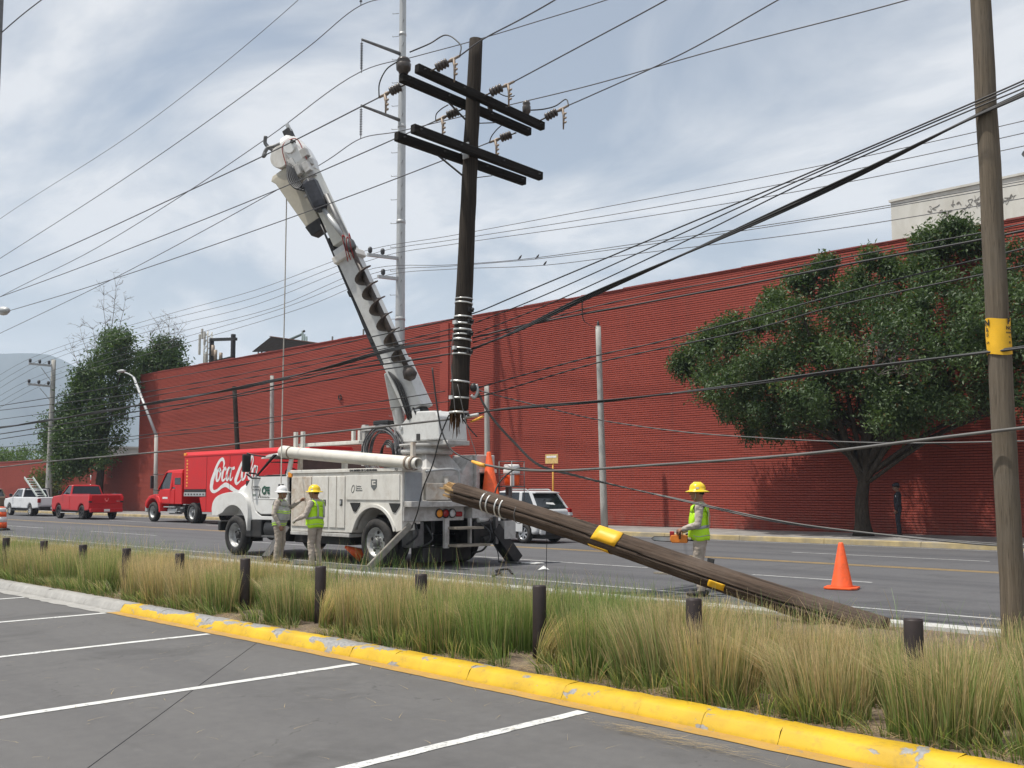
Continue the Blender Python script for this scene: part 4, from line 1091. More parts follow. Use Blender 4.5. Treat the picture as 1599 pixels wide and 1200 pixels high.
# jumpers between the two sides
J = [([(-10.50,9.60,7.95), (-10.90,9.95,8.38), (-11.20,9.93,8.60), (-11.40,9.80,8.49), (-11.50,9.48,8.28)], .011),
     ([(-11.95,9.25,7.63), (-11.80,9.14,7.78), (-11.70,9.20,7.99), (-11.50,9.26,8.07)], .011),
     ([(-10.75,12.29,8.03), (-10.90,12.38,8.20), (-11.00,12.25,8.08), (-11.10,12.07,8.00), (-11.18,11.75,7.91)], .011),
     ([(-11.95,10.40,7.57), (-11.80,10.29,7.62), (-11.70,10.31,7.68), (-11.60,10.36,7.73)], .009),
     ([(-11.95,11.61,7.52), (-11.80,11.52,7.57), (-11.70,11.53,7.65), (-11.60,11.55,7.71)], .009),
     ([(-10.80,11.04,7.85), (-10.90,11.10,7.88), (-11.00,11.05,7.90), (-11.10,10.98,7.96)], .008)]
for pts, rr in J: MB().tube(spline(pts, 6), rr, 6).build('jumper', M_cable, hp)

# ---- the fallen lower half, split along its length
fl = thing('fallen_pole', 'long split brown pole slanting down across the grass with yellow wraps', 'utility pole', (-4.92,10.87,0.07))
fa, fb = Vector((-11.04,10.05,1.59)), Vector((-4.92,10.87,0.07))
d = fb - fa; L = d.length; fx = d.normalized()
fz = Vector((0, 0, 1)); fz = (fz - fx * fz.dot(fx)).normalized(); fy = fx.cross(fz)       # fy points away from or to the camera
if fy.dot(Vector((0, -1, 0))) < 0: fy = -fy
# authored along +x in its own frame so that the grain follows the trunk
def fl_ring(t, n=72):
    rr = 0.140 + 0.010 * t; rnd = random.Random(int(t * 1000) + 3); ring = []
    for j in range(n):
        a = 2 * math.pi * j / n                                 # 0 = towards the camera, pi/2 = up
        k = rr * (1 + rnd.uniform(-.010, .010) + 0.02 * math.sin(j * 2.1))
        for jc, dep, w0 in ((0, .38, 1), (9, .10, max(0, math.sin(t * 17))), (15, .08, max(0, math.sin(t * 12 + 2))), (65, .16, max(0, math.sin(t * 9 + 1))), (59, .1, max(0, math.sin(t * 14)))):
            if j == (jc + int(round(1.2 * math.sin(t * 7 + jc)))) % n: k -= rr * dep * w0 * (min(1, max(0, (1.02 - t) * 6)) if jc == 0 else 1)
        wob = 0.02 * math.sin(t * 6)
        ring.append((t * L, math.cos(a) * k + 0, math.sin(a) * k * 1.04 + wob))
    return ring
rs = [fl_ring(t) for t in np.linspace(0, 1, 70)]
Mf = Matrix((fx, fy, fz)).transposed().to_4x4(); Mf.translation = fa - Vector(fb)
def fl_part(mb, name, m, parent=None, **k):
    o = mb.build(name, m, None, **k); o.location = (0, 0, 0); o.parent = parent or fl
    if parent is None: o.matrix_local = Mf
    return o
trunk = fl_part(MB().rings(rs, 0, True), 'trunk', M_fallwood)
# frayed fresh end
mb = MB(); rnd = random.Random(12)
for k in range(34):
    a = rnd.uniform(0, 6.28); q = math.sqrt(rnd.random()) * .12; y, z = math.cos(a) * q, math.sin(a) * q
    l = rnd.uniform(.03, .15) * (1.5 if y > 0 and abs(z) < .12 else .7)
    mb.obox((-l / 2 + .02, y, z), (l / 2 + .03, 0, rnd.uniform(-.015, .015)), (0, rnd.uniform(.01, .03), 0), (0, 0, rnd.uniform(.008, .022)))
fl_part(mb, 'splinters', M_rawwood, kind='stuff')
for t in (.60, .70, .86, .95):
    mb = MB(); ring_band(mb, (t, 0, .0), Vector((1, 0, .06)), .145 + .0012 * t, .02, .010); fl_part(mb, 'band', M_band)
mb = MB(); ring_band(mb, (1.22, 0, .0), Vector((1, 0, .1)), .146, .010, .007); fl_part(mb, 'tie_wire', M_cablegrey)
# yellow sheet wraps
def wrapsheet(t0, t1, a0, a1, off):
    mb = MB(); rows = []
    for i in range(9):
        a = a0 + (a1 - a0) * i / 8
        rows.append([(x + .03 * math.sin(a * 2), math.cos(a) * (.142 + .0012 * x + off + .004 * math.sin(5 * a + x * 9)), math.sin(a) * (.142 + .0012 * x + off + .004 * math.sin(5 * a + x * 9)) * 1.03 + .02 * math.sin(x / L * 6)) for x in np.linspace(t0, t1, 6)])
    n = 6; vs = [p for r_ in rows for p in r_]
    mb.add(vs, [(i * n + k, i * n + k + 1, (i + 1) * n + k + 1, (i + 1) * n + k) for i in range(8) for k in range(5)], 0, True)
    o = fl_part(mb, 'yellow_wrap', M_vinyl); s = o.modifiers.new('thick', 'SOLIDIFY'); s.thickness = .003; return o
wrapsheet(2.52, 2.90, -0.12, 2.6, .006); wrapsheet(2.5, 2.82, -1.7, -0.7, .006); wrapsheet(4.28, 4.5, -0.75, -0.1, .006)

# ================================================================ vehicles
M_tyre = mat('tyre_rubber', (0.022, 0.021, 0.021), 0.8, var=0.3, scale=12, bump=0.15, bscale=60, dirt=(0.085, 0.075, 0.065), damt=0.6, dscale=4)
M_rim = mat('worn_rim', (0.50, 0.50, 0.49), 0.45, 0.3, var=0.2, scale=9, dirt=(0.14, 0.13, 0.12), damt=0.7, dscale=6)
M_alloy = mat('alloy_rim', (0.55, 0.56, 0.58), 0.3, 0.7, var=0.1)
M_rimdark = mat('black_rim', (0.03, 0.03, 0.032), 0.4, 0.3)
M_twhite = mat('truck_white', (0.74, 0.74, 0.72), 0.35, var=0.05, scale=3, dirt=(0.42, 0.38, 0.32), damt=0.35, dscale=2.4, coat=0.25)
M_tcream = mat('utility_body_paint', (0.70, 0.68, 0.63), 0.45, var=0.07, scale=3, dirt=(0.30, 0.23, 0.16), damt=0.38, dscale=3.2, bump=0.05, stretch=(1.6, 1.6, 1))
M_rustdoor = mat('peeling_rusty_panel', (0.60, 0.55, 0.48), 0.7, var=0.12, scale=6, dirt=(0.33, 0.20, 0.10), damt=0.85, dscale=5)
M_tgrey = mat('greyed_truck_paint', (0.50, 0.49, 0.47), 0.6, var=0.15, scale=4, dirt=(0.20, 0.17, 0.14), damt=0.7, dscale=5)
M_boom = mat('boom_paint', (0.63, 0.635, 0.62), 0.45, var=0.08, scale=3, dirt=(0.28, 0.26, 0.24), damt=0.5, dscale=3)
M_chassis = mat('chassis_black', (0.018, 0.018, 0.019), 0.6, var=0.4, scale=6, dirt=(0.07, 0.06, 0.05), damt=0.5)
M_trim = mat('black_trim', (0.02, 0.02, 0.021), 0.45, var=0.2)
M_mirror = mat('mirror_glass', (0.5, 0.5, 0.5), 0.05, 0.9)
M_green_p = mat('green_print', (0.01, 0.085, 0.05), 0.5)
M_grey_p = mat('grey_print', (0.13, 0.14, 0.14), 0.6)
M_red_lens = mat('red_lens', (0.28, 0.01, 0.012), 0.2, var=0.1)
M_amber = mat('amber_lens', (0.85, 0.30, 0.02), 0.25, var=0.1)
M_clear = mat('clear_lens', (0.55, 0.55, 0.55), 0.2, var=0.1)
M_glass = glass('dark_vehicle_glass')
M_cabglass = glass('clear_vehicle_glass', (0.05, 0.055, 0.055), 0.03, 0.25)
M_inside = mat('cab_lining', (0.035, 0.033, 0.032), 0.7, var=0.3)
M_woodplank = wood('bare_step_plank', (0.22, 0.19, 0.15), (0.42, 0.37, 0.30), (9, 1, 9))
M_hose = mat('hydraulic_hose', (0.016, 0.016, 0.018), 0.45, var=0.2)

def wheel(parent, c, Rr, w, side=-1, rim=M_rim, kind='truck', dual=False, tyre=M_tyre):
    """tyre with its rim as a sub-part; side -1 shows its face towards -y"""
    c = Vector(c); a = Vector((0, side, 0))
    mb = MB()
    h = w / 2
    prof = [(Rr * .60, h * .55), (Rr * .64, h * .95), (Rr * .80, h * 1.02), (Rr * .93, h * .9), (Rr * .985, h * .66), (Rr, h * .4), (Rr, h * .15), (Rr * .985, h * .14), (Rr * .985, h * .06), (Rr, h * .05), (Rr, -h * .05), (Rr * .985, -h * .06), (Rr * .985, -h * .14), (Rr, -h * .15), (Rr, -h * .4), (Rr * .985, -h * .66), (Rr * .93, -h * .9), (Rr * .8, -h * 1.02), (Rr * .6, -h * .95)]
    mb.lathe(prof, c, a, 36, 0, False)
    if dual: mb.lathe(prof, c - a * (w * 1.12), a, 28, 0, False)
    wo = mb.build('wheel', tyre, parent)
    mb = MB(); r = Rr * .61
    if kind == 'truck':          # disc wheel with hand holes
        d = .25 if dual else .75
        mb.lathe([(r, h * .6), (r * 1.02, h * .78), (r * .94, h * .72), (r * .86, h * .1), (r * .80, -h * d + h * .3), (r * .52, h * (.62 - d)), (r * .34, h * (.66 - d)), (r * .01, h * (.66 - d))], c, a, 30, 0, False)
        ro = mb.build('rim', rim, wo)
        u = Vector((1, 0, 0)); v2 = Vector((0, 0, 1))
        for k in range(5):
            q = 2 * math.pi * k / 5 + .3; p = c + (u * math.cos(q) + v2 * math.sin(q)) * r * .66 + a * (h * (.52 - d))
            ho = MB().lathe([(r * .12, 0), (r * .12, .012), (.001, .0121)], p, a, 12, 0, False).build('hand_hole', M_chassis, wo)
        mbh = MB().lathe([(r * .30, -.05), (r * .30, h * .5), (r * .22, h * .62), (.001, h * .64)], c + a * h * (.55 - d), a, 16)
        for k in range(10):
            q = 2 * math.pi * k / 10; p = c + (u * math.cos(q) + v2 * math.sin(q)) * r * .42 + a * (h * (.64 - d)); mbh.cyl(p, p + a * .035, .016, n=6)
        mbh.build('hub', M_chassis if not dual else M_steel_dk, wo)
    else:
        mb.lathe([(r, h * .6), (r * 1.03, h * .85), (r * .93, h * .82), (r * .9, h * .2), (r * .9, -h * .4)], c, a, 28, 0, False)
        mb.lathe([(r * .2, h * .2), (r * .2, h * .72), (.001, h * .75)], c, a, 12, 0, False)
        n = 7 if kind == 'alloy' else 5
        for k in range(n):
            q = 2 * math.pi * k / n + .2; dd = Vector((math.cos(q), 0, math.sin(q)))
            mb.bar(c + dd * r * .12 + a * h * .62, c + dd * r * .93 + a * h * .7, r * (.24 if kind == 'alloy' else .3), h * .22, up=a)
        mb.build('rim', rim, wo)
        MB().lathe([(r * .86, 0), (.001, .001)], c + a * h * .1, a, 20, 0, False).build('brake_disc', M_chassis, wo)
    return wo

ut = thing('utility_truck', 'white digger derrick utility truck with raised boom parked on outriggers', 'truck', (-19.5, 14.6, 0))
YN, YF, YM = 13.25, 15.95, 14.6
def P(mb, name, m, parent=None, bevel=0.0, **k): return mb.build(name, m, parent or ut, bevel, **k)
# wheels
for y, s in ((YN + .2, -1), (YF - .2, 1)): wheel(ut, (-22.95, y, .5), .5, .29, s)
for y, s in ((YN + .17, -1), (YF - .17, 1)): wheel(ut, (-17.15, y, .52), .52, .28, s, dual=True)
# chassis
mb = MB()
for y in (YM - .42, YM + .42): mb.box((-24.0, y - .05, .72), (-16.3, y + .05, .98))
mb.box((-23.1, YM - 1, .44), (-22.8, YM + 1, .58)); mb.cyl((-17.15, YM - 1, .52), (-17.15, YM + 1, .52), .12); mb.ell((-17.15, YM, .52), .26)
mb.cyl((-22.5, YM, .75), (-17.2, YM, .6), .05); mb.box((-22.4, YM - .35, .5), (-21.3, YM + .35, .95))
P(mb, 'chassis', M_chassis, kind='stuff')
P(MB().box((-22.55, YN + .1, .47), (-21.75, YN + .62, .90)), 'battery_box', M_chassis, bevel=.03)
P(MB().cyl((-21.65, YN + .38, .69), (-20.75, YN + .38, .69), .29, n=20), 'fuel_tank', M_trim, bevel=.02)
P(MB().box((-21.6, YN + .02, .50), (-20.8, YN + .32, .54)), 'cab_step', M_steel_dk)
P(MB().box((-20.6, YN + .3, .4), (-18.4, YF - .3, .72)), 'underbody_tank', M_chassis, bevel=.03)
P(MB().box((-24.12, YN + .25, .58), (-23.98, YF - .25, .84)), 'bumper', M_chassis, bevel=.04)
# mud flaps behind the front wheels / dark inner arch
P(MB().box((-22.5, YN + .12, .35), (-22.47, YN + .6, .95)), 'mud_flap', M_chassis)
# hood: lofted, narrowing forward
def hood_ring(x, z0, z1, w, crown):
    return [(x, YM - w, z0), (x, YM - w, z1 - .16), (x, YM - w * .93, z1 - .05), (x, YM - w * .7, z1), (x, YM, z1 + crown), (x, YM + w * .7, z1), (x, YM + w * .93, z1 - .05), (x, YM + w, z1 - .16), (x, YM + w, z0)]
P(MB().rings([hood_ring(-24.02, .92, 1.42, .66, .01), hood_ring(-23.92, .9, 1.58, .74, .02), hood_ring(-23.4, .9, 1.76, .92, .03), hood_ring(-22.8, .9, 1.90, 1.05, .04), hood_ring(-22.2, .9, 2.02, 1.18, .04)], 0, True), 'hood', M_twhite, bevel=.01)
P(MB().box((-24.07, YM - .5, .95), (-24.04, YM + .5, 1.36)), 'grille', M_trim)
for y in (YM - .72, YM + .72): P(MB().box((-24.06, y - .12, 1.05), (-23.98, y + .12, 1.3)), 'headlight', M_clear, bevel=.02)
P(MB().box((-22.47,13.33,1.87), (-22.45,13.45,1.74)), 'badge', M_trim, bevel=.01)
# fenders as arch shaped solids
arch = [(-22.95 + .70 * math.cos(R(a)), .58 + .68 * math.sin(R(a))) for a in range(4, 177, 10)]
outer = [(p.x, p.z) for p in spline([(x, 0, z) for x, z in [(-23.97, .98), (-24.0, 1.16), (-23.95, 1.32), (-23.8, 1.45), (-23.5, 1.54), (-22.95, 1.59), (-22.6, 1.57), (-22.34, 1.44), (-22.22, 1.15), (-22.24, .70)]], 3)]
fend = arch[::-1] if False else None
pf = [(-23.72, .98)] + [p for p in arch[::-1] if p[1] > .98 or p[0] > -22.5] + [(-22.24, .66)] + outer[::-1][1:]
for a, b in ((YN, YN + .72), (YF - .72, YF)): P(MB().prism(pf, a, b, 0, True), 'fender', M_twhite, bevel=.05, seg=3)
# cab: floor, doors, pillars, roof, back wall
P(MB().box((-22.15, YN + .12, .92), (-20.45, YF - .12, 1.02)), 'cab_floor', M_chassis)
door = [(-22.18, 1.70), (-22.12, 1.98), (-20.62, 1.98), (-20.58, 1.06), (-21.75, 1.04), (-21.98, 1.12), (-22.12, 1.35)]
cowl = [(-22.6, 1.02), (-22.6, 1.6), (-22.25, 1.95), (-22.20, 1.95), (-22.24, 1.68), (-22.16, 1.34), (-22.02, 1.10), (-21.76, 1.0), (-20.56, 1.0), (-20.56, .92), (-22.3, .9)]
for a, b, n in ((YN + .1, YN + .16, -1), (YF - .16, YF - .1, 1)):
    P(MB().prism(cowl, a, b), 'cowl_side', M_twhite, bevel=.015)
    dd = P(MB().prism(door, a - .012 * (n < 0), b + .012 * (n > 0)), 'cab_door', M_twhite, bevel=.02, label='white cab door with green lettering' if n < 0 else None)
    yy = a if n < 0 else b
    P(MB().box((-20.98, yy - .03, 1.66), (-20.76, yy + .03, 1.78)), 'door_handle', M_trim, dd, .01)
    P(MB().prism([(-22.10, 1.445), (-20.6, 1.43), (-20.6, 1.40), (-22.12, 1.415)], yy - .02, yy + .02), 'door_crease', M_twhite, dd, .008)
    for q in ([(-22.12, 1.95), (-22.02, 1.99), (-21.16, 2.50), (-21.28, 2.50)], [(-20.72, 1.95), (-20.56, 1.95), (-20.42, 2.5), (-20.54, 2.5)]):
        P(MB().prism(q, a, b), 'pillar', M_trim if q[0][0] < -22 else M_twhite, bevel=.012)
    P(MB().box((-21.9, yy - .012, 1.965), (-20.66, yy + .012, 1.99)), 'window_seal', M_trim)
rf = [[(x, YM - w, z - .05), (x, YM - w * .96, z + .02), (x, YM - w * .7, z + .06), (x, YM, z + .08), (x, YM + w * .7, z + .06), (x, YM + w * .96, z + .02), (x, YM + w, z - .05)] for x, z, w in ((-21.45, 2.44, 1.13), (-21.3, 2.51, 1.2), (-20.9, 2.54, 1.22), (-20.38, 2.54, 1.22))]
P(MB().rings(rf, 0, True), 'cab_roof', M_twhite, bevel=.01)
vis = [[(x, YM - 1.16, z), (x, YM, z + .05), (x, YM + 1.16, z), (x, YM + 1.16, z - t), (x, YM, z + .05 - t), (x, YM - 1.16, z - t)] for x, z, t in ((-21.95, 2.44, .03), (-21.6, 2.51, .06), (-21.35, 2.53, .06))]
P(MB().rings(vis, 0, False), 'sun_visor', M_twhite)
P(MB().prismx([(YM - 1.08, 1.0), (YM + 1.08, 1.0), (YM + 1.08, 1.95), (YM + .95, 1.95), (YM + .95, 2.4), (YM + 1.05, 2.5), (YM - 1.05, 2.5), (YM - .95, 2.4), (YM - .95, 1.95), (YM - 1.08, 1.95)], -20.52, -20.44), 'cab_back', mat('primer_brown', (0.10, 0.06, 0.055), 0.7, var=0.2))
P(MB().add([(-22.10, YN + .2, 1.96), (-22.10, YF - .2, 1.96), (-21.24, YF - .24, 2.49), (-21.24, YN + .24, 2.49)], [(0, 1, 2, 3)]), 'windshield', M_cabglass)
P(MB().add([(-21.95, YF - .13, 1.98), (-20.66, YF - .13, 1.98), (-20.55, YF - .13, 2.5), (-21.2, YF - .13, 2.5)], [(0, 1, 2, 3)]), 'side_window', M_cabglass)
P(MB().prism([(-22.1, 1.6), (-22.1, 1.98), (-21.75, 2.02), (-21.6, 1.9), (-21.65, 1.6)], YN + .25, YF - .25), 'dashboard', M_inside, bevel=.04)
mb = MB(); cst = Vector((-21.35, YM - .6, 2.0)); nst = Vector((.8, 0, .6)).normalized(); us = Vector((0, 1, 0)); vs_ = nst.cross(us)
mb.tube([cst + (us * math.cos(q) + vs_ * math.sin(q)) * .22 for q in [2 * math.pi * k / 20 for k in range(21)]], .018, 6)
for q in (.5, 2.6, 4.7): mb.tube([cst, cst + (us * math.cos(q) + vs_ * math.sin(q)) * .22], .014, 5)
mb.tube([cst, cst + Vector((-.3, 0, -.25))], .03, 6)
P(mb, 'steering_wheel', M_trim)
for y in (YM - .6, YM + .6):
    P(MB().box((-21.15, y - .28, 1.05), (-20.65, y + .28, 1.5)), 'seat', M_inside, bevel=.06)
    P(MB().box((-20.72, y - .27, 1.4), (-20.55, y + .27, 2.15)), 'seat_back', M_inside, bevel=.05)
# mirrors
for s, yy in ((-1, YN - .12), (1, YF + .12)):
    P(MB().box((-22.17, yy - .11, 2.08), (-22.08, yy + .11, 2.52)), 'mirror', M_trim, bevel=.03)
    mb = MB()
    mb.tube([(-22.12, yy, 2.55), (-22.05, yy - s * .18, 2.5), (-21.7, yy - s * .27, 2.46)], .017, 6)
    mb.tube([(-22.12, yy, 2.04), (-22.05, yy - s * .12, 1.93), (-21.75, yy - s * .24, 1.93), (-22.0, yy - s * .2, 2.04), (-22.1, yy - s * .05, 2.06)], .02, 6)
    P(mb, 'mirror_bracket', M_trim, kind='stuff')
P(MB().box((-21.9, YM - 1.05, 2.32), (-21.35, YM - .3, 2.335)).box((-21.9, YM + .3, 2.32), (-21.35, YM + 1.05, 2.335)), 'visor_flap', M_inside)
# ---- utility body, near and far side boxes
arch2 = [(-17.15 + .74 * math.cos(R(a)), .55 + .72 * math.sin(R(a))) for a in range(14, 167, 9)]
side = [(-16.2, 2.02), (-16.2, .80), (-16.40, .76)] + [p for p in arch2 if p[1] > .74] + [(-17.93, .70), (-20.3, .68), (-20.3, 2.02)]
for a, b in ((YN, YN + .5), (YF - .5, YF)): P(MB().prism(side, a, b), 'body_side', M_tcream, bevel=.012)
for a, b in ((YN - .03, YN + .52), (YF - .52, YF + .03)):
    P(MB().box((-20.34, a, 2.02), (-16.18, b, 2.10)), 'top_rail', M_tcream, bevel=.012)
    P(MB().box((-20.3, a + .02, .60), (-18.0, b - .02, .68)), 'rub_rail', M_tgrey, bevel=.01)
def door_panel(x0, x1, z0, z1, m=M_tcream, latch=None, label=None):
    d = P(MB().box((x0, YN - .022, z0), (x1, YN + .01, z1)), 'compartment_door', m, bevel=.008, label=label)
    if latch:
        lx, lz = latch
        P(MB().box((lx - .05, YN - .028, lz - .07), (lx + .05, YN - .021, lz + .07)), 'latch', M_trim, d, .004)
        P(MB().box((lx - .02, YN - .045, lz - .045), (lx + .025, YN - .026, lz + .045)), 'latch_lever', M_steel, d, .006)
    return d
door_panel(-20.26, -19.46, .80, 1.94, M_rustdoor, None, 'peeling rust stained compartment door')
door_panel(-19.40, -18.80, .80, 1.94, latch=(-18.92, 1.35))
door_panel(-18.75, -18.49, .80, 1.94); door_panel(-18.46, -18.17, .80, 1.94, latch=(-18.29, 1.36))
bigd = door_panel(-18.12, -16.27, 1.42, 1.955)
# fuel filler pockets in the lower panel
for x in (-17.98, -16.62):
    P(MB().prism([(x, 1.36), (x + .36, 1.36), (x + .34, 1.30), (x + .2, 1.16), (x + .12, 1.18)], YN - .018, YN + .02), 'recess_pocket', M_trim)
P(MB().prism([(-17.15 + .80 * math.cos(R(a)), .55 + .78 * math.sin(R(a))) for a in range(18, 163, 8)] + [(-17.15 + .735 * math.cos(R(a)), .55 + .715 * math.sin(R(a))) for a in range(162, 17, -8)], YN - .03, YN + .1, 0, True), 'arch_lip', M_tcream)
P(MB().box((-20.42, YN - .03, 1.93), (-20.26, YN + .08, 2.06)), 'marker_lamp', M_amber, bevel=.02)
# decals
text('CFE', (-21.72, YN + .076, 1.55), .235, M_green_p, ut, sx=.92, bold=.008)
mb = MB(); mb.tube([(-21.60 + .085 * math.cos(q), YN + .083, 1.63 + .1 * math.sin(q)) for q in [k * .3 for k in range(3, 18)]], .012, 4, flat=.3); P(mb, 'emblem', M_green_p)
text('Distribucion', (-21.74, YN + .076, 1.445), .075, M_grey_p, ut)
for z, s in ((1.70, 'SECRETARIA'), (1.63, 'DE ENERGIA'), (1.50, 'SENER')): text(s, (-22.13, YN + .076, z), .055, M_green_p if s == 'SENER' else M_grey_p, ut)
mb = MB(); mb.tube([(-21.86, YN + .083, 1.66), (-21.80, YN + .083, 1.52), (-21.77, YN + .083, 1.44)], .010, 4); mb.tube([(-21.79, YN + .083, 1.68), (-21.84, YN + .083, 1.52), (-21.87, YN + .083, 1.44)], .010, 4); P(mb, 'emblem', M_grey_p)
text('UNA EMPRESA DE CLASE MUNDIAL', (-17.98, YN - .034, 2.038), .062, M_trim, ut, sx=1.0, bold=.003)
text('752', (-16.42, YN - .034, 2.035), .07, M_trim, ut)
sh_ = [(-17.22, 1.86), (-17.02, 1.86), (-17.02, 1.70), (-17.12, 1.62), (-17.22, 1.70)]
e1 = P(MB().prism(sh_, YN - .027, YN - .02), 'shield_emblem', M_grey_p)
P(MB().prism([(-17.18, 1.83), (-17.06, 1.83), (-17.06, 1.80), (-17.14, 1.80), (-17.14, 1.77), (-17.06, 1.77), (-17.06, 1.74), (-17.18, 1.74)], YN - .032, YN - .026), 'shield_mark', M_tcream, e1)
mb = MB(); mb.tube([(-17.86 + .05 * math.cos(q) + .02 * math.sin(q), YN - .024, 1.66 + .08 * math.sin(q)) for q in [2 * math.pi * k / 16 for k in range(17)]], .008, 4); P(mb, 'emblem', M_grey_p)
for z, s in ((1.70, 'Comision'), (1.655, 'Federal de'), (1.61, 'Electricidad')): text(s, (-17.76, YN - .024, z), .05, M_grey_p, ut)
# ---- deck and rear
P(MB().box((-20.35, YN + .5, 1.10), (-16.25, YF - .5, 1.18)), 'deck', M_tgrey)
P(MB().box((-16.55, YN + .04, 1.28), (-15.95, YF - .04, 1.40)), 'tail_shelf', M_tgrey, bevel=.01)
P(MB().box((-16.5, YN + .02, .98), (-16.16, 14.95, 1.28)), 'rear_panel', M_tgrey, bevel=.01)
P(MB().box((-16.45, 15.05, 1.02), (-16.0, YF - .02, 1.27)), 'rear_panel', M_tgrey, bevel=.01)
for y, m in ((14.22, M_amber), (14.40, M_red_lens), (14.59, M_clear)):
    lo = P(MB().lathe([(.085, 0), (.085, .03), (.06, .045), (.001, .05)], (-16.16, y, 1.135), (1, 0, 0), 20), 'tail_lamp', m)
    P(MB().lathe([(.085, .0), (.10, .0), (.10, .035), (.085, .035)], (-16.16, y, 1.135), (1, 0, 0), 20, 0, False), 'lamp_ring', M_trim, lo)
P(MB().box((-16.17, 14.69, 1.06), (-16.12, 14.88, 1.17)), 'tail_lamp', M_red_lens, bevel=.03)
P(MB().box((-16.02, 15.72, 1.10), (-15.97, 15.92, 1.2)), 'tail_lamp', M_red_lens, bevel=.02)
P(MB().prismx([(YN + .5, 1.4), (YN + .5, 2.0), (YN + .56, 2.0), (YN + .56, 1.4)], -17.3, -16.22), 'inner_panel', M_tgrey)
P(MB().box((-16.35, YN + .06, 1.40), (-16.17, YN + .5, 2.0)), 'corner_post', mat('bluish_grey_paint', (0.30, 0.32, 0.34), 0.5, var=0.1), bevel=.01)
P(MB().box((-16.26, YN + .62, 1.42), (-16.16, 14.50, 1.78)), 'rear_plate', M_rustdoor, bevel=.01)
P(MB().box((-16.9, 14.52, 1.42), (-16.2, 15.1, 1.95)), 'winch_housing', M_tgrey, bevel=.02)
# ladder steps
lad = P(MB().box((-16.1, 14.28, .40), (-16.02, 14.40, 1.02)).box((-16.1, 15.0, .40), (-16.02, 15.06, 1.02)), 'step_frame', M_tgrey, bevel=.006)
for z, y1 in ((.80, 15.12), (.43, 15.32)): P(MB().box((-16.18, 14.36, z), (-15.70, y1, z + .05)), 'step_plank', M_woodplank, lad, .006)
# hydraulics under the tail
mb = MB()
mb.box((-16.4, 15.1, .45), (-16.0, 15.9, .95)); mb.cyl((-16.1, 15.15, .9), (-15.9, 15.55, .9), .06); mb.cyl((-15.95, 15.3, .55), (-15.95, 15.75, .6), .07)
P(mb, 'valve_block', M_chassis, kind='stuff')
for k, pts in enumerate(([(-15.9, 15.2, .9), (-15.75, 15.35, .7), (-15.8, 15.2, .35), (-15.9, 14.95, .28)], [(-15.95, 15.5, 1.0), (-15.8, 15.45, .7), (-15.9, 15.6, .5)], [(-15.95, 15.6, .5), (-15.8, 15.62, .3), (-15.85, 15.7, .18), (-15.8, 15.66, .05)], [(-16.2, 13.9, .9), (-16.05, 13.95, .6), (-16.2, 13.7, .45), (-16.4, 13.6, .6)], [(-16.2, 13.6, .95), (-16.12, 13.6, .7), (-16.3, 13.45, .5)])):
    P(MB().tube(spline(pts, 6), .022 if k != 2 else .012, 6), 'hydraulic_hose', M_hose)
P(MB().cyl((-15.98, 15.2, .98), (-15.98, 15.55, .98), .055, n=12), 'air_tank', M_tgrey)
for y in (15.66, 15.9): P(MB().box((-15.95, y - .04, .45), (-15.85, y + .04, 1.05)), 'pintle_bracket', M_steel_dk)
P(MB().box((-16.1, 15.85, .55), (-15.8, 16.2, .95)), 'outrigger_housing', M_tgrey, bevel=.01)
P(MB().box((-16.6, YN + .3, .42), (-16.2, YN + .62, .98)), 'tool_tube', M_steel_dk, bevel=.05)
P(MB().box((-16.7, 13.9, .1), (-16.3, 15.3, .42)), 'spare_skid', M_chassis, bevel=.03)
# outriggers: leg and pad
def outrig(p, q, w, m, pad=True):
    lg = P(MB().bar(p, q, w, w * .8), 'outrigger_leg', m, bevel=.02)
    if pad: P(MB().box((q[0] - .28, q[1] - .22, .006), (q[0] + .28, q[1] + .22, .04)), 'outrigger_pad', M_steel_dk, lg, .008)
M_dull = mat('dull_outrigger', (0.24, 0.22, 0.19), 0.7, var=.25, dirt=(.1, .09, .08), damt=.6)
outrig((-16.15, YN + .2, .92), (-16.6, 12.72, .05), .16, M_dull, False)
outrig((-16.0, 15.65, .80), (-15.95, 16.32, .07), .34, M_chassis)
outrig((-20.75, YN + .25, .75), (-20.35, 12.65, .05), .22, M_chassis, False)
outrig((-20.55, YF - .25, .75), (-20.5, 16.4, .07), .24, M_chassis)
tag(MB().box((-15.65, 16.2, .008), (-15.2, 16.5, .03)).build('pad_board', M_white, None, .004), 'small white board lying beside the far rear outrigger pad', 'board')
# pedestal and turntable
P(MB().rings([[(x, y, z) for x, y in ((-17.0 - a, YM - b), (-17.0 + a, YM - b), (-17.0 + a, YM + b), (-17.0 - a, YM + b))] for z, a, b in ((1.18, .62, .55), (2.08, .62, .55), (2.12, .56, .5), (2.44, .34, .32))], 0, False), 'pedestal', M_tgrey, bevel=.01)
P(MB().lathe([(.55, 0), (.58, .03), (.58, .10), (.5, .12), (.5, .16), (.62, .18), (.62, .22)], (-17.0, YM, 2.42), n=32), 'slewing_ring', M_tgrey)
P(MB().box((-18.05, YM - .32, 2.60), (-15.95, YM + .32, 2.70)), 'turntable_plate', M_tgrey, bevel=.01)
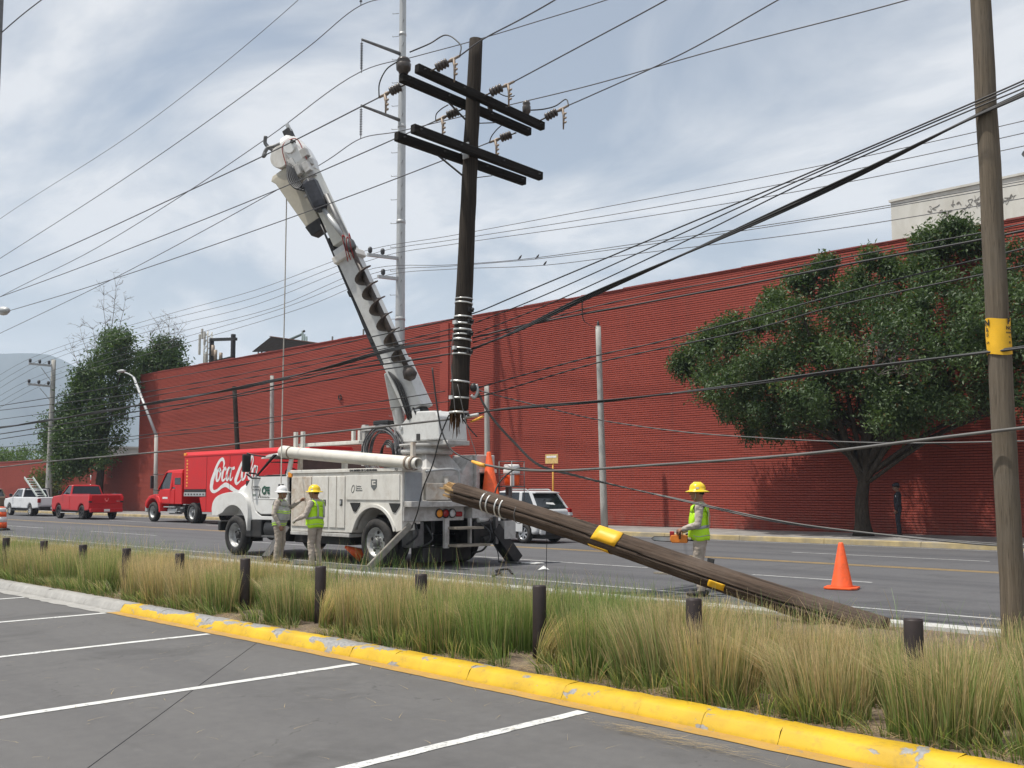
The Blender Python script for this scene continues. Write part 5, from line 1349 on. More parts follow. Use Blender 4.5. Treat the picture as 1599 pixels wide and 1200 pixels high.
# turret head: two cheek plates with the boom foot between them
tur = [(-17.55, 2.70), (-17.50, 3.05), (-17.30, 3.18), (-17.12, 3.0), (-17.0, 2.70)]
for y in (YM - .34, YM + .30): P(MB().prism([(-17.75, 2.70), (-17.66, 3.05), (-17.42, 3.14), (-17.10, 3.40), (-16.9, 3.42), (-16.9, 2.70)], y, y + .05), 'cheek_plate', M_boom, bevel=.015)
to = P(MB().prism([(-16.98, 2.705), (-16.92, 3.36), (-16.30, 3.34), (-16.18, 3.22), (-16.12, 2.705)], YM - .40, YM + .42), 'turret_box', M_boom, bevel=.03)
P(MB().box((-16.88, YM - .415, 2.71), (-16.77, YM - .39, 2.86)), 'cable_port', M_chassis, to)
P(MB().cyl((-17.48, YM - .38, 3.02), (-17.48, YM - .26, 3.02), .05), 'pivot_pin', M_steel)
# controls cabinet on the far rear
P(MB().box((-17.0, 15.35, 1.40), (-16.2, 15.93, 2.42)), 'control_cabinet', M_tgrey, bevel=.02)
P(MB().prismx([(14.95, 1.95), (15.3, 2.38), (15.36, 2.38), (15.36, 1.45), (14.95, 1.45)], -16.9, -16.3), 'console', M_tgrey, bevel=.02)
hr = MB().tube(spline([(-16.05, 13.75, 2.02), (-16.0, 14.1, 2.06), (-15.98, 14.5, 2.07), (-15.97, 14.62, 2.02), (-15.97, 14.64, 1.85), (-15.97, 14.64, 1.45)], 6), .028, 8); P(hr, 'grab_rail', M_steel)
# rack above the cab
mb = MB()
for x in (-20.55, -20.25):
    for y in (YN + .2,): mb.box((x, y, 2.6), (x + .09, y + .07, 3.02))
P(mb, 'rack_post', M_tcream)
for x in (-19.2, -18.95): P(MB().box((x, YN + .9, 2.75), (x + .08, YN + .97, 3.02)), 'rack_post', M_tcream)
P(MB().box((-20.5, YN + .3, 2.66), (-18.1, YN + .42, 2.74)), 'rack_rail', M_tcream, bevel=.01)
P(MB().bar((-20.4, YN + .3, 2.0), (-20.4, YN + .3, 2.62), .09), 'rack_post', M_rustdoor)
P(MB().bar((-18.62, YN + .3, 2.1), (-18.62, YN + .3, 2.35), .1), 'rack_post', M_tcream)
mb = MB(); mb.box((-19.0, 14.3, 2.2), (-18.88, 14.42, 3.16)); mb.box((-17.35, 14.3, 2.1), (-17.23, 14.42, 3.12)); mb.box((-19.0, 14.28, 3.02), (-17.2, 14.44, 3.12))
P(mb, 'coil_stand', M_tgrey)
P(MB().box((-18.45, 14.2, 3.12), (-17.9, 14.5, 3.22)), 'work_light', M_trim, bevel=.02)
P(MB().cyl((-17.05, 14.35, 2.85), (-17.05, 14.35, 2.95), .06, n=12).lathe([(.09, .1), (.09, .22), (.07, .26), (.001, .27)], (-17.05, 14.35, 2.84), n=16), 'beacon', M_amber)
P(MB().box((-17.12, 14.28, 2.3), (-16.98, 14.42, 2.86)), 'beacon_post', M_chassis)
# white storage tube along the top, with coupling collars and an open end
ta, tb_ = Vector((-20.78, YN + .05, 2.55)), Vector((-15.74, YN + .05, 2.17))
td = (tb_ - ta).normalized(); M_tube = mat('pvc_tube', (0.70, 0.67, 0.60), 0.4, var=0.05, scale=2, dirt=(0.45, 0.40, 0.32), damt=0.4)
tu = P(MB().lathe([(.135, 0), (.15, .03), (.15, .28), (.14, .3), (.135, .34), (.135, 4.75), (.118, 4.95), (.118, 5.04), (.10, 5.05), (.10, 4.85)], ta, td, 28, 0, False), 'storage_tube', M_tube)
P(MB().lathe([(.001, .01), (.135, .0)], ta, td, 20, 0, False), 'tube_cap', M_tube, tu)
for h, w in ((4.72, .05), (4.88, .06), (.36, .03)): P(MB().lathe([(.135, h), (.152, h), (.152, h + w), (.135, h + w)], ta, td, 24, 0, False), 'tube_collar', M_clamp, tu)
P(MB().lathe([(.10, 4.86), (.001, 4.87)], ta, td, 20, 0, False), 'tube_inside', M_chassis, tu)
P(MB().box((-15.98, YN + .02, 2.1), (-15.9, YN + .1, 2.62)), 'tube_strap', M_rustdoor)

# ---------------------------------------------------------------- the boom
B0 = Vector((-17.12, YM, 3.20)); B1 = Vector((-19.90, 13.10, 9.64))
bw = (B1 - B0).normalized(); BL = (B1 - B0).length
view = (Vector((0, 0, 1.6)) - (B0 + B1) / 2).normalized()
bn = (view - bw * view.dot(bw)).normalized()                  # towards the camera side
bl = bw.cross(bn)                                             # lateral
if bl.dot(Vector((.71, .70, 0))) < 0: bl = -bl
# turn the box a little about its own axis so that two faces show
ca, sa = math.cos(R(24)), math.sin(R(24))
bN = bn * ca + bl * -sa; bLt = bl * ca + bn * sa
def BP(s, l, n):
    s = s + .25 * min(1, max(0, (s - 5.0) / 1.4))
    return B0 + bw * s + bLt * l + bN * n
def bbox(s0, s1, l0, l1, n0, n1): return MB().obox(BP((s0 + s1) / 2, (l0 + l1) / 2, (n0 + n1) / 2), bw * ((s1 - s0) / 2), bLt * ((l1 - l0) / 2), bN * ((n1 - n0) / 2))
bm_ = P(bbox(.25, 4.5, -.21, .21, -.25, .25), 'boom', M_boom, bevel=.02)
P(bbox(4.5, 6.75, -.165, .165, -.20, .20), 'inner_boom', mat('fibreglass_boom', (0.66, 0.65, 0.58), 0.4, var=0.06, dirt=(0.45, 0.43, 0.38), damt=0.4), bm_, .02)
P(bbox(.25, 1.5, -.24, .24, -.28, .28), 'boom_sleeve', M_boom, bm_, .02)
P(bbox(4.15, 4.32, -.26, .30, -.27, .36), 'boom_collar', M_tcream, bm_, .02)
P(bbox(.3, 4.9, -.255, -.212, -.2, .1), 'side_rail', M_chassis, bm_)
P(bbox(-.25, .26, -.15, .15, -.18, .18), 'boom_foot', M_chassis, bm_, .03)
for s in (2.1, 3.35): P(bbox(s, s + .16, -.34, -.2, .0, .18), 'hose_clamp', M_chassis, bm_, .02)
for k in range(3): P(MB().tube(spline([BP(.1, -.2 + .05 * k, .3), BP(.9, -.1 + .05 * k, .34), BP(1.6, -.24 - .02 * k, .2), BP(3.2, -.27 - .02 * k, .12), BP(5.2, -.22, .2)], 6), .022, 6), 'boom_hose', M_hose, bm_)
P(MB().tube(spline([BP(.3, .0, .25), BP(.0, .12, .42), BP(-.35, .3, .4), BP(-.5, .3, .2)], 6), .03, 6), 'boom_hose', M_hose, bm_)
# lift cylinder
c0, c1 = Vector((-17.75, YM - .1, 2.85)), BP(1.15, -.30, .05)
lc = P(MB().cyl(c0, c0.lerp(c1, .62), .12, n=16), 'lift_cylinder', M_boom, bevel=.01)
P(MB().cyl(c0.lerp(c1, .6), c1 + (c1 - c0).normalized() * .3, .075, n=14), 'lift_rod', M_steel, lc)
P(MB().obox(c0.lerp(c1, .82), (c1 - c0).normalized() * .42, bl * .13, bn * .13), 'lift_guard', M_boom, lc, .02)
# auger stowed along the near face
aa = BP(1.15, .36, .46); ab = BP(4.05, .34, .45); ad = (ab - aa).normalized()
M_auger = mat('auger_steel', (0.075, 0.062, 0.055), 0.5, 0.4, var=0.35, scale=6, dirt=(0.20, 0.15, 0.12), damt=0.6)
au = P(MB().cyl(aa, ab + ad * .5, .06, n=10), 'auger', M_auger)
mb = MB(); u0 = ad.orthogonal().normalized(); w0 = ad.cross(u0); NT = 6.2; nn_ = 110; vs = []
for i in range(nn_ + 1):
    t = i / nn_; q = 2 * math.pi * NT * t; r = .24; d0 = u0 * math.cos(q) + w0 * math.sin(q); p = aa.lerp(ab, .02 + .86 * t)
    vs += [p + d0 * .055, p + d0 * r, p + d0 * r + ad * .014, p + d0 * .055 + ad * .014]
mb.add(vs, [(i * 4 + a, i * 4 + 4 + a, i * 4 + 4 + (a + 1) % 4, i * 4 + (a + 1) % 4) for i in range(nn_) for a in range(4)], 0, True)
P(mb, 'flighting', M_auger, au)
P(MB().lathe([(.06, 0), (.13, .1), (.16, .25), (.08, .34)], aa, -ad, 14), 'auger_teeth', M_auger, au)
P(MB().lathe([(.09, 0), (.13, .05), (.13, .2), (.08, .3), (.07, .7), (.06, 1.5)], ab + ad * .1, ad, 14), 'auger_shaft', M_steel_dk, au)
mb = MB()
for k, (l, n) in enumerate(((.03, .3), (.12, .32), (-.05, .34))): mb.tube(spline([BP(4.3, .34, .3), BP(4.42 + .05 * k, l + .38, .58), BP(4.2, l + .28, .60 - .03 * k), BP(3.95, .2 + l, .5)], 5), .02, 5, flat=.4)
P(mb, 'tie_strap', mat('red_webbing', (0.35, 0.02, 0.02), 0.7, var=0.3), au, kind='stuff')
# auger motor
mo = BP(5.72, .10, .50); P(MB().lathe([(.13, -.48), (.17, -.42), (.19, -.3), (.19, .22), (.16, .3), (.07, .34)], mo, bw, 8, 0, True, False), 'auger_motor', mat('motor_black', (0.022, 0.023, 0.03), 0.4, var=0.4, scale=12), bm_, .012)
P(MB().tube([BP(5.3, .14, .5), BP(4.8, .26, .5), BP(4.3, .34, .46)], [.05, .07, .04], 8), 'drive_link', M_steel, bm_)
# boom tip head: sheave housing, winch drum, guides and hooks
hd = P(MB().rings([[BP(s, l * k + o, n * k) for l, n in ((-.2, -.2), (.2, -.2), (.24, .05), (.16, .26), (-.1, .28), (-.24, .1))] for s, k, o in ((6.35, .9, -.02), (6.6, 1.15, -.04), (6.95, 1.25, -.1), (7.25, 1.1, -.16), (7.42, .7, -.2))], 0, False), 'boom_head', M_twhite, bevel=.02)
P(MB().cyl(BP(6.98, -.42, -.25), BP(6.98, -.42, .3), .27, n=24), 'sheave', M_tcream, hd, .015)
P(MB().cyl(BP(7.0, -.05, .30), BP(7.0, -.05, .38), .16, n=18), 'sheave_cap', M_twhite, hd, .01)
P(MB().cyl(BP(7.05, .08, .3), BP(7.05, .08, .41), .045, n=10), 'pin', M_chassis, hd)
P(bbox(7.35, 7.6, -.18, .02, -.05, .12), 'tip_bracket', M_chassis, hd, .02)
P(bbox(7.5, 7.72, -.05, .03, .02, .08), 'tip_pin', M_steel, hd)
P(MB().tube(spline([BP(6.5, .2, .32), BP(7.1, .16, .32), BP(7.15, -.2, .34), BP(6.6, -.35, .34)], 5), .012, 5), 'red_line', mat('red_hose', (0.30, 0.03, 0.025), 0.5), hd)
# pole guide hooks reaching left
for k, (n, l2) in enumerate(((.12, -.80), (-.10, -.72))):
    pts = [BP(7.3, -.12, n), BP(7.38, -.5, n + .02), BP(7.42 - .05 * k, l2 + .12, n + .06), BP(7.5 + .18 * (1 if k else -1.2), l2 - .04, n + .1), BP(7.62 + .2 * (1 if k else -1.6), l2 + .06, n + .12)]
    P(MB().tube(spline(pts, 6), .045, 8), 'pole_guide', M_steel_dk, hd)
# hose loops under the head
for k in range(6):
    a = BP(6.75 - .05 * k, -.3 + .03 * k, .3 + .03 * k); b = BP(5.75, .22 - .04 * k, .34 + .02 * k)
    P(MB().tube(spline([a, BP(6.2 - .04 * k, -.36 + .05 * k, .5), BP(5.95 - .05 * k, -.2 + .06 * k, .55), BP(6.0, .02 + .03 * k, .5), b], 6), .026, 6), 'hose_loop', M_hose, hd)
mb = MB()
rg = random.Random(5)
for k in range(16):
    p = BP(rg.uniform(5.7, 6.7), rg.uniform(-.2, .25), rg.uniform(.22, .36)); e = rg.uniform(.03, .08)
    mb.obox(p, bw * e * rg.uniform(.6, 2), bLt * e, bN * e)
P(mb, 'valve_fittings', M_tgrey, hd, .01, kind='stuff')
# beige transfer panel hung beside the tip
P(MB().rings([[BP(s, l0, n0), BP(s, l1, n0), BP(s, l1, n1), BP(s, l0, n1)] for s, l0, l1, n0, n1 in ((6.72, -.84, -.36, -.12, .22), (6.62, -.92, -.34, -.16, .24), (6.5, -.84, -.30, -.14, .24), (5.35, -.60, -.20, -.12, .2))], 0, False), 'tip_guard', mat('beige_fibreglass', (0.50, 0.46, 0.37), 0.5, var=0.08, dirt=(0.36, 0.32, 0.25), damt=0.4), bm_, .015)
P(MB().rings([[BP(s, l0, n0), BP(s, l1, n0), BP(s, l1, n1), BP(s, l0, n1)] for s, l0, l1, n0, n1 in ((5.35, -.62, -.19, -.13, .21), (5.12, -.57, -.19, -.12, .19))], 0, False), 'guard_foot', M_darkmetal, bm_, .015)
# load line from the tip
rp0 = BP(6.85, -.40, .1)
wlp = [rp0, rp0 + Vector((0, 0, -3)), Vector((rp0.x + .06, rp0.y - .05, 3.2)), Vector((-19.09,12.20,0.21))]
P(MB().tube(spline(wlp, 6), .014, 6), 'winch_line', mat('rope_grey', (0.42, 0.40, 0.36), 0.8, var=0.2), bm_)

# ---------------------------------------------------------------- things carried on the truck
def cone(name, label, base, h, r, group=None, rz=0.3, tilt=None, basem=None):
    t = thing(name, label, 'traffic cone', base, group, rz, True)
    MB().lathe([(r, 0.03), (r * .93, .05), (r * .16 + .012, h - .02), (r * .16, h), (r * .12, h), (r * .12, h - .05)], (0, 0, 0), n=28).build('cone', M_orange, t, org=(0, 0, 0))
    b = r * 1.42; c = b * .35
    MB().prismz([(-b, -b + c), (-b + c, -b), (b - c, -b), (b, -b + c), (b, b - c), (b - c, b), (-b + c, b), (-b, b - c)], 0.004, .038).build('cone_base', M_orange, t, .008, org=(0, 0, 0))
    if tilt: t.rotation_euler = tilt
    return t
cone('traffic_cone', 'large plain orange cone standing alone on the road at the right', (-7.84, 15.74, 0.002), .76, .185)
cc = Vector((-16.00,15.66,1.76))
cone('traffic_cone', 'tall orange cone carried upright on the back of the utility truck', (cc.x, cc.y - .05, 1.405), 1.08, .22, tilt=(0, R(-3), .2))
tri = thing('traffic_cone', 'orange cone lying tipped over on the asphalt under the utility truck', 'traffic cone', (-18.3, 13.9, .14), None, 0, True)
MB().lathe([(.17, 0.03), (.03, .5), (.025, .5)], (0, 0, 0), n=20).build('cone', M_orange, tri, org=(0, 0, 0))
MB().box((-.22, -.22, 0), (.22, .22, .03)).build('cone_base', M_chassis, tri, .008, org=(0, 0, 0))
tri.rotation_euler = (R(15), R(-62), .5)
# cable coil between the racks
cl = thing('cable_reel', 'big loose coil of grey cable hung upright behind the truck cab', 'cable coil', (-18.1, 14.2, 2.2))
rg = random.Random(9); M_coil = mat('coil_cable', (0.10, 0.10, 0.105), 0.5, 0.2, var=0.35)
for k in range(9):
    ro, yo, cx, cz = rg.uniform(.46, .62), 14.12 + .016 * k, -18.05 + rg.uniform(-.07, .12), 2.52 + rg.uniform(-.05, .06)
    MB().tube([(cx + ro * 1.05 * math.cos(q), yo + .02 * math.sin(3 * q + k), cz + ro * .95 * math.sin(q)) for q in [2 * math.pi * j / 36 for j in range(37)]], .018, 6).build('loop', M_coil, cl)
for k in range(3):
    MB().tube([(-17.75 + .22 * math.cos(q), 14.06 + .02 * k, 2.42 + (.25 + .04 * k) * math.sin(q)) for q in [2 * math.pi * j / 24 for j in range(25)]], .02, 6).build('inner_loop', M_cable, cl)
# orange drinks cooler in its rack
cp = Vector((-15.95,16.22,1.83)); cz = 1.42
ck = thing('water_cooler', 'orange and white drinks cooler strapped in a wire rack on the truck tail', 'cooler', (cp.x, 15.95, cz))
cx_, cy_ = cp.x, cp.y
MB().lathe([(.16, .32), (.175, .34), (.185, .62), (.17, .64)], (cx_, cy_, cz), n=24).build('body', M_orange, ck)
MB().lathe([(.186, .58), (.19, .6), (.19, .66), (.18, .68)], (cx_, cy_, cz), n=24).build('rim', M_conewhite, ck)
MB().lathe([(.175, .68), (.18, .69), (.18, .76), (.16, .79), (.001, .795)], (cx_, cy_, cz), n=24).build('lid', M_conewhite, ck)
MB().box((cx_ + .15, cy_ - .2, cz + .3), (cx_ + .2, cy_ - .12, cz + .6)).build('strap', M_conewhite, ck)
mb = MB()
for dx, dy in ((-.2, -.2), (.2, -.2), (.2, .2), (-.2, .2)): mb.cyl((cx_ + dx, cy_ + dy, cz - .3), (cx_ + dx, cy_ + dy, cz + .86), .011, n=6)
for z in (.3, .56, .86):
    for (a, b), (c, d) in (((-.2, -.2), (.2, -.2)), ((.2, -.2), (.2, .2)), ((.2, .2), (-.2, .2)), ((-.2, .2), (-.2, -.2))): mb.cyl((cx_ + a, cy_ + b, cz + z), (cx_ + c, cy_ + d, cz + z), .009, n=6)
mb.build('rack', M_steel_dk, ck)
MB().box((cx_ - .22, cy_ - .22, cz + .28), (cx_ + .22, cy_ + .22, cz + .31)).build('rack_tray', M_steel_dk, ck)
MB().bar((cx_, cy_ - .1, cz - .6), (cx_, cy_ - .1, cz + .3), .1).build('rack_leg', M_steel_dk, ck)
# scraps of paper, board and stick on the road
tag(MB().box((-.28, -.05, 0), (.28, .05, .03)).build('wood_board', M_woodplank, None), 'short flat board lying on the road behind the slanting pole', 'board').location = (-11.62, 16.1, .004)
st = MB().bar((0, 0, 0), (.05, .02, .36), .14, .03).build('scrap_plate', M_chassis, None, .004); st.location = (-10.6, 16.0, .0)
tag(st, 'small dark plate standing up just behind the fallen pole', 'plate')
tag(MB().add([(0, 0, 0), (.16, .02, .03), (.2, .14, .01), (.03, .12, .05), (.1, .07, .09)], [(0, 1, 4), (1, 2, 4), (2, 3, 4), (3, 0, 4)]).build('crumpled_paper', M_conewhite, None), 'crumpled white paper scrap on the road left of the fallen pole', 'paper').location = (-14.16,15.16,0.00)
sn = MB().tube(spline([(-13.57,13.30,0.02), (-13.73,13.66,0.05), (-14.41,14.23,0.03), (-14.42,14.50,0.04), (-13.72,13.97,0.02)], 6), .02, 6).build('rope_heap', M_hose, None)
tag(sn, 'little heap of dark rope on the asphalt behind the utility truck', 'rope')
lc_ = MB().tube(spline([(-10.34,6.58,0.00), (-8.07,4.49,0.00), (-6.74,3.27,0.00), (-5.68,2.29,0.00)], 8), .0036, 6)
tag(lc_.build('thin_streak', M_cable, None), 'thin black cord lying diagonally across the parking bays', 'streak')  # thin black tube laid diagonally over the bays
flush_texts()

# ---------------------------------------------------------------- cars, pickups and the drinks truck
def paint(name, col, rough=0.32, coat=0.25): return mat(name, col, rough, var=0.05, scale=2, coat=coat, spec=0.35, dirt=tuple(c * .6 + .02 for c in col), damt=0.2, dscale=2.5)
M_ramred = paint('pickup_red', (0.52, 0.014, 0.020))
M_cokered = paint('truck_red', (0.60, 0.012, 0.014), 0.45, 0.1)
M_pwhite = paint('pickup_white', (0.74, 0.75, 0.76))
M_silver = paint('hatch_silver', (0.60, 0.61, 0.62))
M_brown = paint('suv_brown', (0.16, 0.115, 0.075))
M_litred = mat('lit_tail_lamp', (0.75, 0.02, 0.03), 0.2, var=0.1)
M_chrome = mat('chrome', (0.7, 0.7, 0.7), 0.12, 0.9, var=0.05)

def arch_pts(cx, cz, r, zb, n=9):
    a0 = math.asin(max(-1, min(1, (zb - cz) / r)))
    return [(cx + r * math.cos(a), cz + r * math.sin(a)) for a in np.linspace(math.pi - a0, a0, n)]
def car_shell(t, top, wheels, wr, wz, zb, y0, y1, m, bev=.07, name='body'):
    """side outline with wheel arches, carried right across, softly rounded"""
    xs = sorted(wheels)
    bot = [(top[0][0] + .02, zb + .06)]
    for cx in xs: bot += arch_pts(cx, wz, wr, zb)
    bot += [(top[-1][0] - .02, zb + .06)]
    prof = top[::-1] + bot
    o = P2(MB().prism(prof, y0, y1, 0, False), name, m, t, bev, 3)
    P2(MB().box((xs[0] - .7, y0 + .24, zb - .12), (xs[-1] + .7, y1 - .24, wz + wr * .55)), 'underbody', M_chassis, t)
    return o
def P2(mb, name, m, parent, bevel=0, seg=2, **k): return mb.build(name, m, parent, bevel, seg, **k)
def house(t, xb0, xb1, xt0, xt1, zb, zt, y0, y1, tum, m, pillars=(), roof_over=.02, th=.06):
    """glasshouse: dark glass block, roof skin and body coloured pillars"""
    g = MB().rings([[(xb0, y0, zb), (xb1, y0, zb), (xb1, y1, zb), (xb0, y1, zb)], [(xt0, y0 + tum, zt), (xt1, y0 + tum, zt), (xt1, y1 - tum, zt), (xt0, y1 - tum, zt)]], 0, False)
    P2(g, 'window_glass', M_glass, t, .015)
    e = roof_over
    rr = MB().rings([[(xt0 - e - .06, y0 + tum - .01, zt - .05), (xt1 + e, y0 + tum - .01, zt - .05), (xt1 + e, y1 - tum + .01, zt - .05), (xt0 - e - .06, y1 - tum + .01, zt - .05)],
                     [(xt0 - e, y0 + tum + .01, zt + .01), (xt1 + e - .02, y0 + tum + .01, zt + .01), (xt1 + e - .02, y1 - tum - .01, zt + .01), (xt0 - e, y1 - tum - .01, zt + .01)],
                     [(xt0 + .15, y0 + tum + .18, zt + .045), (xt1 - .12, y0 + tum + .18, zt + .045), (xt1 - .12, y1 - tum - .18, zt + .045), (xt0 + .15, y1 - tum - .18, zt + .045)]], 0, False)
    P2(rr, 'roof', m, t, .02)
    def pil(xb, xt, yb, yt): P2(MB().bar((xb, yb, zb - .02), (xt, yt, zt), .10, .05), 'pillar', m, t, .012)
    for yb, yt in ((y0, y0 + tum), (y1, y1 - tum)):
        pil(xb0, xt0, yb, yt); pil(xb1, xt1, yb, yt)
        for f in pillars: pil(xb0 + (xb1 - xb0) * f, xt0 + (xt1 - xt0) * f, yb, yt)
def car_wheels(t, xs, y0, y1, wz, r, w, kind, rim):
    for x in xs:
        wheel(t, (x, y0 + w * .55, wz), r, w, -1, rim, kind); wheel(t, (x, y1 - w * .55, wz), r, w, 1, rim, kind)

def pickup(name, label, x0, xr, y0, W, wheels, r, m, zbed, zhood, ztop, cab, rim, kind, litmat):
    """x0 nose, xr tail; cab = (windshield foot, windshield head, back head, back foot)"""
    y1 = y0 + W; t = thing(name, label, 'pickup truck', ((x0 + xr) / 2, (y0 + y1) / 2, 0))
    ws0, ws1, bk1, bk0 = cab; zb = .50
    top = [(x0 + .06, .62), (x0, .80), (x0 + .03, zhood - .22), (x0 + .22, zhood - .08), (ws0 - .1, zhood), (ws0 + .25, zbed + .02), (bk0, zbed), (bk0 + .06, zbed), (xr - .02, zbed), (xr, zbed - .05), (xr - .02, .66)]
    car_shell(t, top, wheels, r * 1.18, r + .02, zb, y0, y1, m, .06)
    house(t, ws0, bk0, ws1, bk1, zbed - .01, ztop, y0 + .06, y1 - .06, .15, m)
    # bed opening
    P2(MB().box((bk0 + .12, y0 + .12, zbed - .012), (xr - .10, y1 - .12, zbed + .006)), 'bed_floor', M_trim, t)
    for a, b in ((y0 + .02, y0 + .11), (y1 - .11, y1 - .02)): P2(MB().box((bk0 + .1, a, zbed), (xr - .05, b, zbed + .035)), 'bed_rail', M_trim if m is M_pwhite else m, t, .015)
    P2(MB().box((xr - .02, y0 + .2, zbed - .52), (xr + .022, y1 - .2, zbed - .02)), 'tailgate', m, t, .02)
    P2(MB().box((xr - .05, y0 + .04, .42), (xr + .12, y1 - .04, .64)), 'rear_bumper', m if m is M_ramred else M_trim, t, .04)
    P2(MB().box((x0 - .08, y0 + .06, .40), (x0 + .12, y1 - .06, .68)), 'front_bumper', m, t, .05)
    for a, b in ((y0 - .012, y0 + .17), (y1 - .17, y1 + .012)):
        l = P2(MB().box((xr - .12, a, zbed - .36), (xr + .03, b, zbed - .10)), 'tail_lamp', litmat, t, .02)
        P2(MB().box((xr - .1, a + .01, zbed - .46), (xr + .028, b - .01, zbed - .372)), 'reverse_lamp', M_trim if m is M_ramred else M_clear, l, .01)
    for a in (y0 + .18, y1 - .48): P2(MB().box((x0 - .03, a, zhood - .34), (x0 + .06, a + .3, zhood - .18)), 'headlight', M_clear, t, .03)
    P2(MB().box((xr + .121, (y0 + y1) / 2 - .17, .46), (xr + .13, (y0 + y1) / 2 + .17, .60)), 'licence_plate', M_conewhite, t)
    for yy, s in ((y0, -1), (y1, 1)):
        P2(MB().box((ws0 + .15, yy + s * .03, zbed + .02), (ws0 + .27, yy + s * .22, zbed + .22)), 'mirror', M_trim, t, .03)
        P2(MB().prism([(ws0 + .12, zbed - .06), (ws0 + .2, .58), (bk0 - .06, .58), (bk0 - .03, zbed - .06)], yy + s * .004 - .008, yy + s * .004 + .008), 'door', m, t, .006)
        P2(MB().box((bk0 - .32, yy + s * .01 - .015, zbed - .20), (bk0 - .14, yy + s * .01 + .02, zbed - .16)), 'door_handle', m, t, .01)
        P2(MB().box((wheels[0] + r * 1.3, yy + s * .02 - .06, .34), (wheels[1] - r * 1.3, yy + s * .02 + .06, .39)), 'side_step', M_steel if m is M_ramred else M_trim, t, .01)
    car_wheels(t, wheels, y0, y1, r, r, .26, kind, rim)
    return t
rp_ = pickup('pickup_truck', 'shiny red pickup seen from behind with lit tail lamps', -62.75, -57.3, 24.0, 1.98, (-61.7, -58.4), .41, M_ramred, 1.43, 1.40, 1.96, (-61.35, -60.75, -60.15, -60.0), M_rimdark, 'five', M_litred)
mb = MB().prismx([(25.0 - .13, 1.22), (25.0 - .07, 1.22), (25.0 - .05, 1.12), (25.0 + .05, 1.12), (25.0 + .07, 1.22), (25.0 + .13, 1.22), (25.0 + .13, 1.16), (25.0 + .06, 1.05), (25.0, 1.0), (25.0 - .06, 1.05), (25.0 - .13, 1.16)], -57.28, -57.265); P2(mb, 'badge', M_chrome, rp_)
P2(MB().box((-57.28, 25.55, 1.03), (-57.268, 25.78, 1.07)), 'badge', M_chrome, rp_)
wp_ = pickup('pickup_truck', 'white single cab pickup carrying a ladder in its bed', -73.4, -67.3, 24.9, 1.85, (-72.4, -68.75), .38, M_pwhite, 1.24, 1.22, 1.76, (-72.0, -71.3, -70.35, -70.2), M_rim, 'five', M_red_lens)
ld = thing('ladder', 'pale aluminium ladder leaning up out of the bed of the white pickup', 'ladder', (-69.4, 25.5, 1.1))
a0, a1 = Vector((-68.1, 25.15, 1.25)), Vector((-70.65, 25.2, 2.55)); off = Vector((.0, .55, 0))
M_lad = mat('pale_aluminium', (0.55, 0.60, 0.57), 0.45, 0.3, var=0.1)
for o_ in (Vector((0, 0, 0)), off): MB().bar(a0 + o_, a1 + o_, .05, .12).build('stile', M_lad, ld)
for k in range(8): p = a0.lerp(a1, .06 + k * .125); MB().cyl(p, p + off, .028, n=8).build('rung', M_lad, ld)
# roof rack frame behind the white cab
P2(MB().bar((-70.0, 25.0, 1.24), (-70.0, 25.1, 1.80), .05).bar((-70.0, 26.65, 1.24), (-70.0, 26.6, 1.80), .05).bar((-70.0, 25.06, 1.80), (-70.0, 26.62, 1.80), .05), 'headache_rack', M_trim, wp_)

